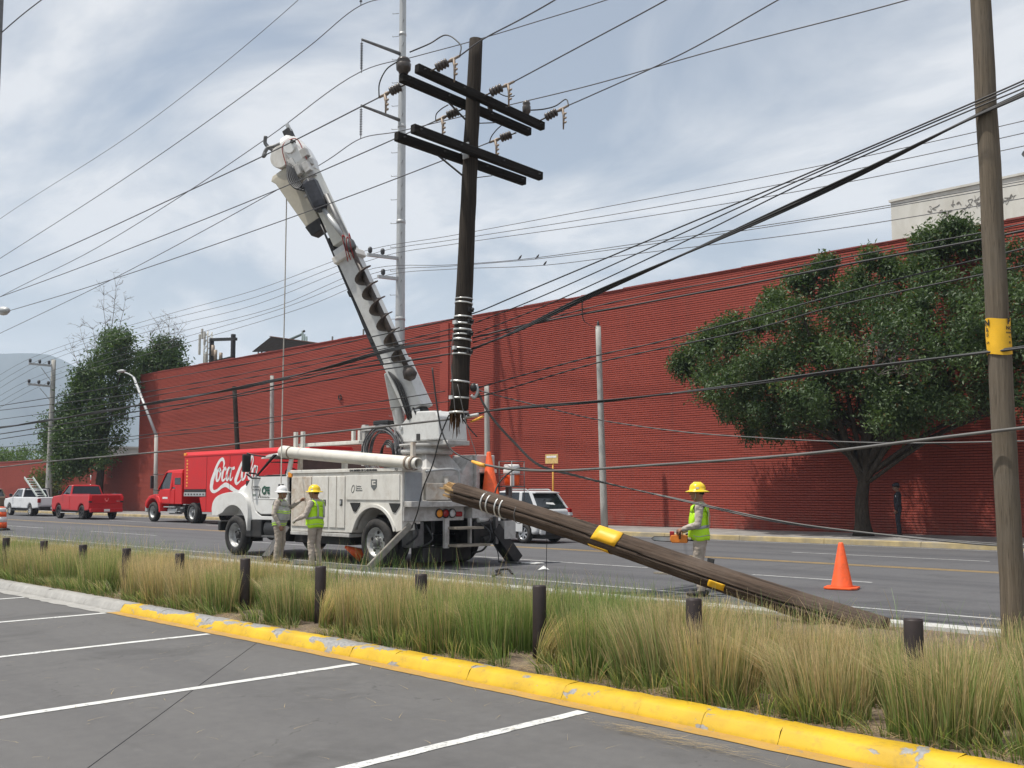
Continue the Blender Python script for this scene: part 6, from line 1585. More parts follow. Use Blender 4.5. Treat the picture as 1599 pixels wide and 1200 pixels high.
def hatch(name, label, cat, x0, xr, y0, W, wheels, r, m, zs, ztop, gh, rim, spoiler=True):
    y1 = y0 + W; t = thing(name, label, cat, ((x0 + xr) / 2, (y0 + y1) / 2, 0))
    b0, t0_, t1_, b1 = gh
    top = [(x0 + .1, .40), (x0, .58), (x0 + .06, .82), (x0 + .35, zs - .08), (b0 - .05, zs), (b1 - .05, zs + .02), (xr - .06, zs - .02), (xr, zs - .3), (xr + .02, .62), (xr - .04, .42)]
    car_shell(t, top, wheels, r * 1.16, r + .01, .27, y0, y1, m, .08)
    house(t, b0, b1, t0_, t1_, zs - .02, ztop, y0 + .05, y1 - .05, .14, m, pillars=(.42, .74))
    P2(MB().box((xr - .04, y0 + .05, .28), (xr + .07, y1 - .05, .56)), 'rear_bumper', m, t, .05)
    P2(MB().box((xr + .03, y0 + .25, .28), (xr + .085, y1 - .25, .40)), 'bumper_insert', M_trim, t, .02)
    if spoiler: P2(MB().prism([(t1_ - .1, ztop + .03), (t1_ + .2, ztop + .0), (t1_ + .18, ztop - .04), (t1_ - .1, ztop - .05)], y0 + .22, y1 - .22), 'spoiler', m, t, .015)
    for yy in (y0 + .26, y1 - .26): P2(MB().tube([(t0_ + .3, yy, ztop + .05), (t0_ + .4, yy, ztop + .09), (t1_ - .25, yy, ztop + .09), (t1_ - .15, yy, ztop + .05)], .016, 6), 'roof_rail', M_steel, t)
    for a, b in ((y0 - .01, y0 + .14), (y1 - .14, y1 + .01)):
        l = P2(MB().prism([(xr - .16, zs + .04), (xr - .02, zs + .02), (xr + .025, zs - .30), (xr - .1, zs - .28)], a, b), 'tail_lamp', M_red_lens, t, .02)
        P2(MB().prism([(xr - .05, zs - .10), (xr + .0, zs - .10), (xr + .03, zs - .2), (xr - .04, zs - .2)], a - .004, b + .004), 'reverse_lamp', M_clear, l, .01)
    P2(MB().box((xr + .02, (y0 + y1) / 2 - .18, .62), (xr + .035, (y0 + y1) / 2 + .18, .74)), 'licence_plate', M_conewhite, t)
    for yy, s in ((y0, -1), (y1, 1)):
        P2(MB().box((b0 + .3, yy + s * .02, zs + .0), (b0 + .4, yy + s * .18, zs + .14)), 'mirror', m, t, .03)
        for xa, xb in ((b0 + .15, b0 + (b1 - b0) * .44), (b0 + (b1 - b0) * .455, b1 - .55)):
            P2(MB().prism([(xa, zs - .04), (xa + .02, .36), (xb - .03, .36), (xb, zs - .04)], yy + s * .003 - .008, yy + s * .003 + .008), 'door', m, t, .006)
            P2(MB().box((xb - .28, yy + s * .012 - .01, zs - .16), (xb - .12, yy + s * .012 + .015, zs - .12)), 'door_handle', m, t, .008)
    car_wheels(t, wheels, y0, y1, r, r, .20, 'alloy', rim)
    return t
hb_ = hatch('parked_hatchback', 'silver white hatchback with dark rear window behind the utility truck', 'car', -24.75, -20.98, 22.5, 1.56, (-23.95, -21.66), .31, M_silver, 1.05, 1.58, (-23.9, -23.0, -21.5, -21.08), M_alloy)
wt_ = P2(MB().add([(-21.075, 22.95, 1.22), (-21.05, 23.35, 1.19), (-21.10, 23.3, 1.26), (-21.11, 22.98, 1.27)], [(0, 1, 2, 3)]), 'window_sticker', M_conewhite, hb_)
hatch('brown_car', 'brown sports utility vehicle at the left edge beside the white pickup', 'car', -83.4, -78.6, 25.0, 1.9, (-82.2, -79.6), .38, M_brown, 1.22, 1.78, (-82.3, -81.3, -79.3, -78.8), M_alloy, True)

# ---- red drinks delivery truck
ck_ = thing('delivery_truck', 'red drinks delivery truck with white script lettering on its box', 'truck', (-45, 26.1, 0))
KY, KF = 24.9, 27.3
for x, d in ((-51.45, False), (-47.15, True)):
    wheel(ck_, (x, KY + .17, .52), .52, .28, -1, M_rim if not d else M_rim, 'truck', d); wheel(ck_, (x, KF - .17, .52), .52, .28, 1, M_rim, 'truck', d)
wheel(ck_, (-41.0, KY + .17, .52), .52, .28, -1, M_rim, 'truck', True); wheel(ck_, (-41.0, KF - .17, .52), .52, .28, 1, M_rim, 'truck', True)
mb = MB()
for y in (25.6, 26.5): mb.box((-52.3, y, .6), (-38, y + .1, .85))
mb.box((-49.6, KY + .15, .62), (-48.1, KY + .5, .84))
P2(mb, 'chassis', M_chassis, ck_)
P2(MB().box((-50.5, KY + .03, .50), (-48.9, KY + .3, .56)).box((-50.2, KY + .05, .78), (-49.0, KY + .3, .83)), 'cab_step', M_steel, ck_)
P2(MB().cyl((-49.9, KY + .32, .62), (-48.9, KY + .32, .62), .2, n=14), 'fuel_tank', M_steel, ck_)
mb = MB()
for k in range(3): mb.box((-48.7 + k * .28, KY + .08, .56 + k * .18), (-48.45 + k * .28, KY + .35, .60 + k * .18))
P2(mb, 'catwalk_step', M_steel, ck_)
bx = MB().prism([(-47.95, 3.36), (-47.95, 1.72), (-45.70, 1.72), (-45.70, 1.34), (-46.35, 1.30), (-46.05, .60), (-36.9, .60), (-36.9, 3.36)], KY, KF)
box_o = P2(bx, 'cargo_box', M_cokered, ck_, .012)
P2(MB().prismx([(KY - .02, 3.36), (KY - .02, 3.44), (KY + .10, 3.60), (KF - .1, 3.60), (KF + .02, 3.44), (KF + .02, 3.36)], -48.0, -36.85), 'box_roof', M_cokered, ck_, .01)
P2(MB().box((-48.01, KY - .03, 3.42), (-47.75, KY + .05, 3.56)), 'marker_lamp', M_amber, ck_, .02)
for x in (-45.66, -43.45, -41.3, -39.1):
    P2(MB().box((x - .012, KY - .008, .66), (x + .012, KY, 3.34)), 'door_seam', mat('seam_dark_red', (0.14, 0.008, 0.01), 0.5), box_o)
P2(MB().box((-47.93, KY - .012, 1.36), (-45.74, KY + .25, 1.56)), 'shelf_rail', M_steel, ck_, .01)
P2(MB().box((-47.9, KY - .004, 1.57), (-45.76, KY + .02, 1.71)), 'vent_slot', M_chassis, ck_)
for k in range(7): P2(MB().box((-47.8 + k * .3, KY - .018, 1.42), (-47.68 + k * .3, KY - .008, 1.50)), 'rail_hole', M_chassis, ck_)
P2(MB().box((-46.0, KY - .01, .50), (-37, KY + .05, .59)), 'under_rail', M_steel, ck_)
# reflective side strip, a column of worn chips
mb = MB()
for k in range(9): mb.box((-47.72, KY - .006, 1.85 + k * .16), (-47.60 + .04 * (k % 2), KY - .001, 1.93 + k * .16))
P2(mb, 'reflective_strip', M_yclamp, ck_, kind='stuff')
# cab
capr = [(-50.95, 1.02), (-50.95, 1.62), (-50.35, 1.75), (-49.15, 1.75), (-49.15, .95), (-50.8, .95)]
P2(MB().prism(capr, KY + .1, KF - .1), 'cab_body', M_cokered, ck_, .04)
P2(MB().rings([[(x, 26.1 - w, z0), (x, 26.1 - w, z1 - .15), (x, 26.1 - w * .7, z1), (x, 26.1 + w * .7, z1), (x, 26.1 + w, z1 - .15), (x, 26.1 + w, z0)] for x, w, z0, z1 in ((-52.3, .6, .9, 1.25), (-52.15, .7, .8, 1.42), (-51.5, .85, .8, 1.6), (-50.9, 1.0, .9, 1.78))], 0, True), 'hood', M_cokered, ck_, .02)
fr_ = [(-51.45 + .72 * math.cos(R(a)), .56 + .66 * math.sin(R(a))) for a in range(2, 172, 10)]
P2(MB().prism([(-52.18, .68)] + fr_[::-1] + [(-50.72, .5), (-50.55, .5), (-50.55, 1.05), (-50.8, 1.34), (-51.3, 1.46), (-51.9, 1.36), (-52.28, 1.08), (-52.32, .85)], KY + .02, KY + .55, 0, True), 'fender', M_cokered, ck_, .05)
P2(MB().prism([(-52.18, .68)] + fr_[::-1] + [(-50.72, .5), (-50.55, .5), (-50.55, 1.05), (-50.8, 1.34), (-51.3, 1.46), (-51.9, 1.36), (-52.28, 1.08), (-52.32, .85)], KF - .55, KF - .02, 0, True), 'fender', M_cokered, ck_, .05)
P2(MB().box((-52.45, KY + .1, .5), (-52.2, KF - .1, .85)), 'bumper', M_steel, ck_, .05)
P2(MB().rings([[(-50.95, KY + .12, 1.72), (-49.14, KY + .12, 1.72), (-49.14, KF - .12, 1.72), (-50.95, KF - .12, 1.72)], [(-50.2, KY + .2, 2.62), (-49.14, KY + .2, 2.62), (-49.14, KF - .2, 2.62), (-50.2, KF - .2, 2.62)]], 0, False), 'window_glass', M_glass, ck_, .02)
P2(MB().rings([[(-50.3, KY + .17, 2.58), (-48.5, KY + .17, 2.58), (-48.5, KF - .17, 2.58), (-50.3, KF - .17, 2.58)], [(-50.15, KY + .22, 2.72), (-48.5, KY + .22, 2.76), (-48.5, KF - .22, 2.76), (-50.15, KF - .22, 2.72)]], 0, False), 'roof', M_cokered, ck_, .04)
for yb, yt in ((KY + .1, KY + .19), (KF - .1, KF - .19)):
    P2(MB().bar((-50.93, yb, 1.7), (-50.2, yt, 2.62), .09, .06), 'pillar', M_cokered, ck_, .015)
    P2(MB().bar((-49.55, yb, 1.7), (-49.5, yt, 2.62), .16, .06), 'pillar', M_cokered, ck_, .015)
P2(MB().box((-49.5, KY + .13, .95), (-48.42, KF - .13, 2.6)), 'sleeper_wall', M_cokered, ck_, .03)
P2(MB().box((-49.2, KY + .12, 1.95), (-48.55, KY + .16, 2.32)), 'side_window', M_glass, ck_, .02)
P2(MB().prism([(-50.75, 1.7), (-50.72, 1.0), (-49.62, 1.0), (-49.6, 1.7)], KY + .085, KY + .11), 'door', M_cokered, ck_, .01)
P2(MB().box((-50.4, KY + .078, 1.22), (-49.85, KY + .088, 1.32)), 'door_logo', M_conewhite, ck_)
P2(MB().box((-51.3, KY - .2, 1.75), (-51.2, KY - .02, 2.45)), 'mirror', M_trim, ck_, .03)
P2(MB().tube([(-51.25, KY - .1, 2.52), (-50.9, KY + .1, 2.5), (-50.4, KY + .15, 2.5)], .02, 5).tube([(-51.25, KY - .1, 1.7), (-50.8, KY + .12, 1.65)], .02, 5), 'mirror_arm', M_trim, ck_)
# script lettering: brush strokes of changing width, 4 mm proud of the box side
def stroke(mb, pts, ws, y=KY - .006):
    k = 7; q = spline([(x, 0, z) for x, z in pts], k); n = len(q)
    wi = np.interp(np.linspace(0, len(pts) - 1, n), range(len(pts)), ws) * 1.3
    vs = []
    for i, p in enumerate(q):
        a = q[max(0, i - 1)]; b = q[min(n - 1, i + 1)]; d = (b - a); d = Vector((d.x, 0, d.z)).normalized(); nn = Vector((-d.z, 0, d.x)) * wi[i] * .5
        vs += [(p.x + nn.x, y, p.z + nn.z), (p.x - nn.x, y, p.z - nn.z)]
    mb.add(vs, [(2 * i, 2 * i + 1, 2 * i + 3, 2 * i + 2) for i in range(n - 1)])
# letter space: u in metres from the left edge of the capital, v up from the base line
SX, SZ = -45.30, 2.10
def SS(name, strokes):
    mb = MB()
    for pts, ws in strokes: stroke(mb, [(SX + u * 1.12, SZ + v + .02 * u) for u, v in pts], ws, KY - .006)
    P2(mb, name, M_conewhite, box_o)
bigC = [([(1.10, .62), (1.17, .85), (1.06, 1.04), (.88, 1.02), (.62, .80), (.36, .36), (.16, -.05), (.14, -.36), (.30, -.50), (.62, -.46), (1.02, -.28), (1.35, -.20), (1.75, -.34), (2.3, -.55), (2.9, -.52), (3.4, -.36)], [.05, .12, .13, .12, .14, .19, .24, .22, .12, .10, .13, .17, .18, .14, .08, .03])]
def sm_o(x): return [([(x + .26, .60), (x + .12, .50), (x + .03, .22), (x + .06, .04), (x + .18, .03), (x + .31, .2), (x + .37, .46), (x + .28, .6), (x + .22, .52), (x + .3, .42), (x + .44, .5)], [.07, .11, .14, .13, .08, .10, .12, .09, .05, .04, .03])]
def sm_c(x): return [([(x + .36, .50), (x + .30, .61), (x + .17, .52), (x + .06, .25), (x + .07, .05), (x + .18, .02), (x + .34, .14), (x + .46, .3)], [.11, .10, .11, .14, .13, .08, .05, .03])]
def sm_a(x): return [([(x + .36, .55), (x + .24, .61), (x + .1, .45), (x + .03, .18), (x + .08, .03), (x + .18, .06), (x + .3, .3), (x + .4, .58)], [.06, .08, .12, .14, .11, .06, .05, .06]), ([(x + .42, .62), (x + .34, .3), (x + .32, .06), (x + .42, .02), (x + .56, .16)], [.11, .13, .12, .07, .03])]
def sm_l(x): return [([(x + .1, .2), (x + .34, .55), (x + .46, .95), (x + .38, 1.1), (x + .26, .9), (x + .14, .4), (x + .14, .08), (x + .24, .02), (x + .4, .16)], [.04, .05, .06, .08, .11, .13, .12, .08, .03])]
SS('script_letter', bigC); SS('script_letter', sm_o(.52)); SS('script_letter', sm_c(.98)); SS('script_letter', sm_a(1.36))
SS('script_letter', [([(1.86, .56), (1.96, .57), (2.06, .60)], [.10, .11, .10])])
SS('script_letter', [([(3.05, .60), (3.12, .82), (3.02, 1.02), (2.86, 1.0), (2.58, .72), (2.32, .3), (2.16, -.02), (2.22, -.16), (2.4, -.12), (2.7, .1)], [.05, .11, .12, .11, .13, .17, .19, .12, .07, .03]), ([(2.86, 1.0), (2.78, .72), (2.86, .5), (3.0, .52), (3.06, .8)], [.08, .09, .08, .06, .04])])
SS('script_letter', sm_o(2.62)); SS('script_letter', sm_l(3.06)); SS('script_letter', sm_a(3.42))

# ---- motorcycle parked on the sidewalk behind the red pickup
mc = thing('motorcycle', 'dark motorcycle on the sidewalk just showing over the red pickup tailgate', 'motorcycle', (-66.6, 30.3, .15))
for x in (-67.5, -66.05):
    w_ = MB().lathe([(.22, -.05), (.29, -.06), (.31, 0), (.29, .06), (.22, .05)], (x, 30.3, .46), (0, 1, 0), 22, 0, False).build('wheel', M_tyre, mc)
    MB().lathe([(.22, -.03), (.05, -.02), (.001, -.03)], (x, 30.3, .46), (0, 1, 0), 18, 0, False).build('rim', M_alloy, w_)
mb = MB(); mb.tube([(-67.5, 30.3, .46), (-67.25, 30.3, 1.1), (-67.2, 30.3, 1.2)], .035, 8); mb.tube([(-67.2, 30.3, 1.0), (-66.6, 30.3, .9), (-66.05, 30.3, .46)], .04, 8); mb.box((-66.95, 30.18, .4), (-66.45, 30.42, .8)); mb.build('frame', M_chassis, mc, .02)
MB().ell((-66.95, 30.3, 1.08), (.28, .15, .15)).build('fuel_tank', M_trim, mc)
MB().box((-66.75, 30.17, 1.0), (-65.95, 30.43, 1.12)).build('seat', M_inside, mc, .05)
MB().box((-66.2, 30.08, 1.14), (-65.75, 30.52, 1.48)).build('top_box', M_trim, mc, .04)
MB().tube([(-67.15, 29.92, 1.32), (-67.22, 30.1, 1.24), (-67.22, 30.5, 1.24), (-67.15, 30.68, 1.32)], .018, 6).build('handlebar', M_steel_dk, mc)
for y in (29.85, 30.75): MB().ell((-67.15, y, 1.48), (.03, .09, .06)).cyl((-67.18, y + .02, 1.3), (-67.15, y, 1.45), .01, n=5).build('mirror', M_trim, mc)
MB().lathe([(.12, 0), (.10, .06), (.001, .08)], (-67.32, 30.3, 1.16), (-1, 0, 0), 14).build('headlight', M_clear, mc)
MB().cyl((-66.9, 30.1, 1.26), (-66.65, 30.12, 1.34), .05, n=8).build('rolled_bag', M_conewhite, mc)
mc.location.x -= 1.9
sr = thing('striped_rod', 'thin red and white banded rod standing behind the red pickup cab', 'marker rod', (-72.9, 30.6, .15))
for k in range(8): MB().cyl((-72.9, 30.6, .15 + k * .33), (-72.9, 30.6, .15 + (k + 1) * .33), .035, n=8).build('section', M_conewhite if k % 2 else M_ramred, sr)
# traffic drum at the left edge
dr = thing('traffic_drum', 'orange and white banded traffic drum on the road at the left edge', 'traffic drum', (-44.45, 14.92, 0))
prof = [(.30, .1), (.285, .34), (.27, .56), (.255, .76), (.24, .93)]
for k in range(4): MB().lathe([(prof[k][0], prof[k][1]), (prof[k + 1][0] + .005, prof[k + 1][1])], (-44.45, 14.92, 0), n=24).build('band', M_orange if k % 2 == 0 else M_conewhite, dr)
MB().lathe([(.42, .0), (.42, .06), (.33, .1)], (-44.45, 14.92, 0), n=24).build('base', M_chassis, dr)
MB().lathe([(.24, .93), (.2, .97), (.001, .98)], (-44.45, 14.92, 0), n=24).build('top', M_orange, dr)

# ================================================================ people
M_skin = mat('skin', (0.30, 0.155, 0.095), 0.55, var=0.12, scale=9)
M_hair = mat('dark_hair', (0.015, 0.012, 0.010), 0.7, var=0.3)
M_khaki = mat('khaki_shirt', (0.44, 0.385, 0.335), 0.9, var=0.16, scale=12, bump=1.0, bscale=16)
M_khakip = mat('khaki_trousers', (0.41, 0.35, 0.29), 0.9, var=0.16, scale=9, bump=1.0, bscale=13)
M_boot = mat('dark_boots', (0.03, 0.026, 0.024), 0.6, var=0.3)
M_hivis = mat('hivis_vest', (0.50, 0.86, 0.015), 0.6, var=0.08, scale=8, bump=0.3, bscale=14)
M_hivis2 = mat('silver_vest', (0.40, 0.40, 0.385), 0.6, var=0.15, scale=8, bump=0.3, bscale=14)
M_reflect = mat('reflective_tape', (0.42, 0.43, 0.43), 0.35, 0.2, var=0.1)
M_hyel = mat('helmet_yellow', (0.90, 0.62, 0.01), 0.3, var=0.05, coat=0.4)
M_hwhite = mat('helmet_white', (0.80, 0.80, 0.79), 0.3, var=0.04, coat=0.4)
M_navy = mat('black_uniform', (0.026, 0.028, 0.036), 0.8, var=0.3, scale=8, bump=0.3, bscale=14)
M_glove = mat('work_glove', (0.33, 0.31, 0.28), 0.9, var=0.2)

def person(label, loc, heading, P_, mats, hat=None, vest=None, stripe=None):
    """local frame: +x forward, +y left. P_: pose dictionary of joints"""
    t = thing('person', label, 'person', loc, None, heading, True)
    mb = MB(); segs = []
    def limb(pts, rs, kind, n=12, sm=4):
        q = spline(pts, sm); k = len(q); rr = np.interp(np.linspace(0, len(pts) - 1, k), range(len(pts)), rs)
        mb.tube(q, list(rr), n)
        for a in (0, -1): mb.ell(q[a], float(rr[a]), 10, 6)
        for a in range(k - 1): segs.append((kind, q[a], q[a + 1], float(rr[a])))
    hz = P_['hip']; ln = P_.get('lean', (0.0, 0.0)); belly = P_.get('belly', 0.0); sh = P_['sh']
    def tz(f): return Vector((ln[0] * f, ln[1] * f, 0))
    tors = [(hz - .10, -.01, .10, .155), (hz - .02, -.01, .115, .172), (hz + .08, .0, .115 + belly * .8, .165 + belly * .5), (hz + .20, .005, .118 + belly, .162 + belly * .5), (hz + .33, .0, .115 + belly * .4, .172), (hz + .44, -.01, .112, .182), (sh - .02, -.015, .09, .165), (sh + .035, -.02, .062, .095), (sh + .06, -.015, .055, .062)]
    rings_ = []
    for z, cx, rx, ry in tors:
        f = (z - hz) / (sh - hz); c = tz(f) + Vector((cx + (belly * .5 if .1 < f < .6 else 0), 0, z))
        rings_.append([c + Vector((rx * math.cos(q), ry * math.sin(q), 0)) for q in [2 * math.pi * j / 24 for j in range(24)]])
    mb.rings(rings_, 0, True)
    segs.append(('shirt', Vector((0, 0, hz + .10)), tz(1) + Vector((-.01, 0, sh - .07)), .13)); segs.append(('trouser', Vector((0, 0, hz - .1)), Vector((0, 0, hz + .02)), .14))
    hd = Vector(P_['head']); nk = tz(1) + Vector((-.015, 0, sh + .03))
    limb([nk, nk.lerp(hd, .35), hd + Vector((-.015, 0, -.06))], [.062, .056, .055], 'skin')
    yaw = P_.get('look', 0.0); pitch_ = P_.get('nod', 0.0)
    RM = Matrix.Rotation(yaw, 3, 'Z') @ Matrix.Rotation(pitch_, 3, 'Y')
    mb.ell(hd, (.098, .076, .118), 18, 12, 0, RM); mb.ell(hd + RM @ Vector((.03, 0, -.055)), (.066, .055, .062), 14, 8, 0, RM)
    mb.tube([hd + RM @ Vector((.088, 0, .025)), hd + RM @ Vector((.115, 0, -.018)), hd + RM @ Vector((.09, 0, -.03))], [.012, .017, .012], 8)
    for s in (-1, 1): mb.ell(hd + RM @ Vector((-.008, s * .078, -.01)), (.022, .012, .034), 8, 6, 0, RM)
    mb.tube([hd + RM @ Vector((.082, -.022, -.062)), hd + RM @ Vector((.094, 0, -.06)), hd + RM @ Vector((.082, .022, -.062))], .009, 6)
    segs.append(('skin', hd + Vector((0, 0, -.05)), hd + Vector((0, 0, .05)), .09))
    for s, k in ((1, 'L'), (-1, 'R')):
        S = tz(1) + Vector((-.015, s * .175, sh - .035)); E = Vector(P_['el' + k]); H = Vector(P_['ha' + k]); d = (H - E).normalized()
        limb([S, S.lerp(E, .5), E], [.068, .062, .052], 'shirt'); limb([E, E.lerp(H, .4), H - d * .02], [.052, .050, .040], 'shirt')
        hk = 'skin' if not P_.get('gloves') else 'glove'
        up = Vector(P_.get('palm' + k, (0, 0, 1))); up = (up - d * up.dot(d)).normalized(); w = d.cross(up)     # up = back of the hand
        c = H + d * .045
        limb([H - d * .015, H + d * .04, H + d * .085], [.028, .034, .032], hk, 10)
        curl = P_.get('curl' + k, .5)
        for fi, (o, L) in enumerate(((-.03, .062), (-.01, .074), (.011, .07), (.031, .054))):
            b = H + d * .085 + w * o; d1 = (d * math.cos(curl * .7) - up * math.sin(curl * .7)); d2 = (d * math.cos(curl * 1.7) - up * math.sin(curl * 1.7)); d3 = (d * math.cos(curl * 2.5) - up * math.sin(curl * 2.5))
            p1 = b + d1 * L * .45; p2 = p1 + d2 * L * .33; p3 = p2 + d3 * L * .25
            limb([b - d * .02, b, p1, p2, p3], [.011, .0105, .010, .009, .008], hk, 8, 2)
        tb = H + d * .03 + w * (-.03 * 1); td_ = (d * .7 - w * .6 - up * .35 * (1 + curl)).normalized()
        limb([tb, tb + td_ * .035, tb + td_ * .055 + d * .018 - up * .012], [.014, .012, .010], hk, 8, 2)
        hipj = Vector((-.01, s * .095, hz - .03)); K = Vector(P_['kn' + k]); A = Vector(P_['an' + k])
        limb([hipj, hipj.lerp(K, .45), K], [.102, .088, .070], 'trouser'); limb([K, K.lerp(A, .4) + Vector((-.01, 0, 0)), A + Vector((0, 0, .03))], [.070, .068, .058], 'trouser')
        fa_ = P_.get('toe' + k, .12 * s); fd = Vector((math.cos(fa_), math.sin(fa_), 0))
        limb([A + Vector((0, 0, .06)), A + Vector((0, 0, -.01))], [.054, .052], 'boot', 12, 2)
        b0 = Vector((A.x, A.y, A.z - .045))
        limb([b0 - fd * .05, b0 + fd * .05, b0 + fd * .14, b0 + fd * .20], [.044, .046, .043, .034], 'boot', 12, 3)
    o = mb.build('tmp', [M_skin], None, org=(0, 0, 0))
    rm = o.modifiers.new('r', 'REMESH'); rm.mode = 'VOXEL'; rm.voxel_size = 0.0105; rm.use_smooth_shade = True
    sm = o.modifiers.new('s', 'SMOOTH'); sm.iterations = 2; sm.factor = .5
    bpy.context.view_layer.update()
    me = bpy.data.meshes.new_from_object(o.evaluated_get(bpy.context.evaluated_depsgraph_get())); bpy.data.objects.remove(o)
    # clothing regions by nearest limb
    kinds = ['skin', 'shirt', 'trouser', 'boot', 'glove']
    me.materials.clear()
    for k in kinds: me.materials.append(mats[k])
    n = len(me.polygons); C = np.empty(n * 3, np.float32); me.polygons.foreach_get('center', C); C = C.reshape(-1, 3)
    best = np.full(n, 9.0); idx = np.zeros(n, np.int32)
    for k, a, b, r in segs:
        a = np.array(a); b = np.array(b); ab = b - a; L2 = max(1e-9, ab @ ab)
        tt = np.clip(((C - a) @ ab) / L2, 0, 1); dist = np.linalg.norm(C - (a + tt[:, None] * ab), axis=1) - r
        m = dist < best; best[m] = dist[m]; idx[m] = kinds.index(k)
    low = (idx == 1) & (C[:, 2] < hz + .0) & (np.hypot(C[:, 0] - ln[0] * 0, C[:, 1]) < .22); idx[low & (np.abs(C[:, 1]) < .19)] = np.where(C[low & (np.abs(C[:, 1]) < .19)][:, 2] < hz + .02, 2, 1)
    # cloth folds, not on skin
    nv = len(me.vertices); co = np.empty(nv * 3, np.float32); no = np.empty(nv * 3, np.float32)
    me.vertices.foreach_get('co', co); me.vertices.foreach_get('normal', no); co = co.reshape(-1, 3); no = no.reshape(-1, 3)
    vi = np.empty(len(me.loops), np.int32); me.loops.foreach_get('vertex_index', vi)
    lt = np.empty(n, np.int32); me.polygons.foreach_get('loop_total', lt)
    cloth = np.zeros(nv, bool); cloth[vi[np.repeat((idx == 1) | (idx == 2), lt)]] = True
    from mathutils import noise as _nz
    lx, ly, lz = loc
    for k_ in np.nonzero(cloth)[0]:
        qx, qy, qz = float(co[k_, 0]) + lx, float(co[k_, 1]) + ly, float(co[k_, 2]) + lz
        f_ = _nz.noise((qx * 13, qy * 13, qz * 17)) * .007 + abs(_nz.noise((qx * 9 + qz * 8, qy * 9 - qz * 6, qz * 22))) * .009 - .002
        co[k_] += no[k_] * f_
    me.vertices.foreach_set('co', co.ravel())
    me.polygons.foreach_set('material_index', idx); me.polygons.foreach_set('use_smooth', np.ones(n, bool)); me.update()
    bo = link(bpy.data.objects.new('body', me)); bo.parent = t
    # eyes and hair
    for s in (-1, 1): MB().ell(hd + RM @ Vector((.087, s * .03, .018)), (.012, .014, .009), 8, 6).build('eye', M_hair, bo, org=(0, 0, 0))
    hr = MB(); rs = []
    for k in range(7):
        th = k / 6 * 1.75
        rs.append([hd + RM @ Vector((-.008 + .104 * math.sin(th) * math.cos(q) * (1 if math.cos(q) < .3 else .86), .082 * math.sin(th) * math.sin(q), .004 + .122 * math.cos(th) + (.02 if math.cos(q) > .3 else -.0) * math.sin(th))) for q in [2 * math.pi * j / 20 for j in range(20)]])
    hr.rings(rs, 0, True); hr.build('hair', M_hair, bo, org=(0, 0, 0))
    if hat in ('yellow', 'white'):
        m = M_hyel if hat == 'yellow' else M_hwhite; top = hd + RM @ Vector((-.005, 0, .035)); ax = RM @ Vector((0, 0, 1))
        h = MB().lathe([(.185, -.018), (.188, -.008), (.150, .006), (.128, .012), (.126, .05), (.115, .085), (.088, .115), (.045, .132), (.001, .136)], top, ax, 28).build('helmet', m, t, org=(0, 0, 0))
        MB().lathe([(.18, -.02), (.12, .004), (.115, -.01)], top, ax, 28, 0, False).build('suspension', M_black, h, org=(0, 0, 0))
        MB().tube([top + RM @ Vector((-.11, 0, .06)), top + RM @ Vector((-.05, 0, .128)), top + RM @ Vector((.05, 0, .128)), top + RM @ Vector((.11, 0, .06))], .014, 6, flat=.6).build('ridge', m, h, org=(0, 0, 0))
        MB().obox(top + RM @ Vector((.02, .124, .045)), RM @ Vector((.025, 0, 0)), RM @ Vector((0, .004, 0)), RM @ Vector((0, 0, .013))).build('helmet_badge', M_conewhite, h, org=(0, 0, 0))
        MB().tube([hd + RM @ Vector((.03, s * .082, .02)) for s in (1,)] + [hd + RM @ Vector((.04, .07, -.06)), hd + RM @ Vector((.05, 0, -.125)), hd + RM @ Vector((.04, -.07, -.06)), hd + RM @ Vector((.03, -.082, .02))], .005, 5).build('chin_strap', M_reflect, h, org=(0, 0, 0))
    if hat == 'cap':
        h = MB().lathe([(.108, .0), (.112, .05), (.105, .085), (.06, .11), (.001, .115)], hd + RM @ Vector((-.005, 0, .035)), RM @ Vector((0, 0, 1)), 22).build('cap', M_navy, t, org=(0, 0, 0))
        MB().prismz([(.06, -.075), (.15, -.06), (.185, 0), (.15, .06), (.06, .075)], hd.z + .035, hd.z + .045).build('peak', M_navy, h, org=(-hd.x, -hd.y, 0))
    if vest:
        # open shell over the torso with arm holes left free: front, back and shoulder straps
        def vr(f0, k=1.0):
            z = hz + f0 * (sh - hz); zz = [x[0] for x in tors]
            cx = np.interp(z, zz, [x[1] for x in tors]); rx = np.interp(z, zz, [x[2] for x in tors]); ry = np.interp(z, zz, [x[3] for x in tors])
            f = (z - hz) / (sh - hz); c = tz(f) + Vector((cx + (belly * .5 if .1 < f < .6 else 0), 0, z)); return c, rx + .018 * k + .012 * max(0, .2 - f) / .36, ry + .018 * k + .010 * max(0, .2 - f) / .36
        V = MB(); rows = []
        for f in np.linspace(-.16, .74, 12):
            c, rx, ry = vr(f); rows.append([c + Vector((rx * (1 + .02 * math.sin(5 * q + f * 9)) * math.cos(q), ry * (1 + .02 * math.sin(4 * q - f * 7)) * math.sin(q), .01 * math.sin(3 * q))) for q in [2 * math.pi * j / 32 for j in range(32)]])
        V.rings(rows, 0, True, False, False)
        for sgn in (1, -1):                                   # front and back yokes over the shoulders
            yoke = []
            for f, wq in ((.74, 1.12), (.84, .98), (.93, .82), (1.0, .70)):
                c, rx, ry = vr(f); hw = min(wq, 1.2)
                yoke.append([c + Vector((sgn * rx * math.cos(q) * 1.03, ry * math.sin(q), 0)) for q in np.linspace(-hw, hw, 13)])
            vs = [p for r_ in yoke for p in r_]
            V.add(vs, [(i * 13 + k, i * 13 + k + 1, (i + 1) * 13 + k + 1, (i + 1) * 13 + k) for i in range(3) for k in range(12)], 0, True)
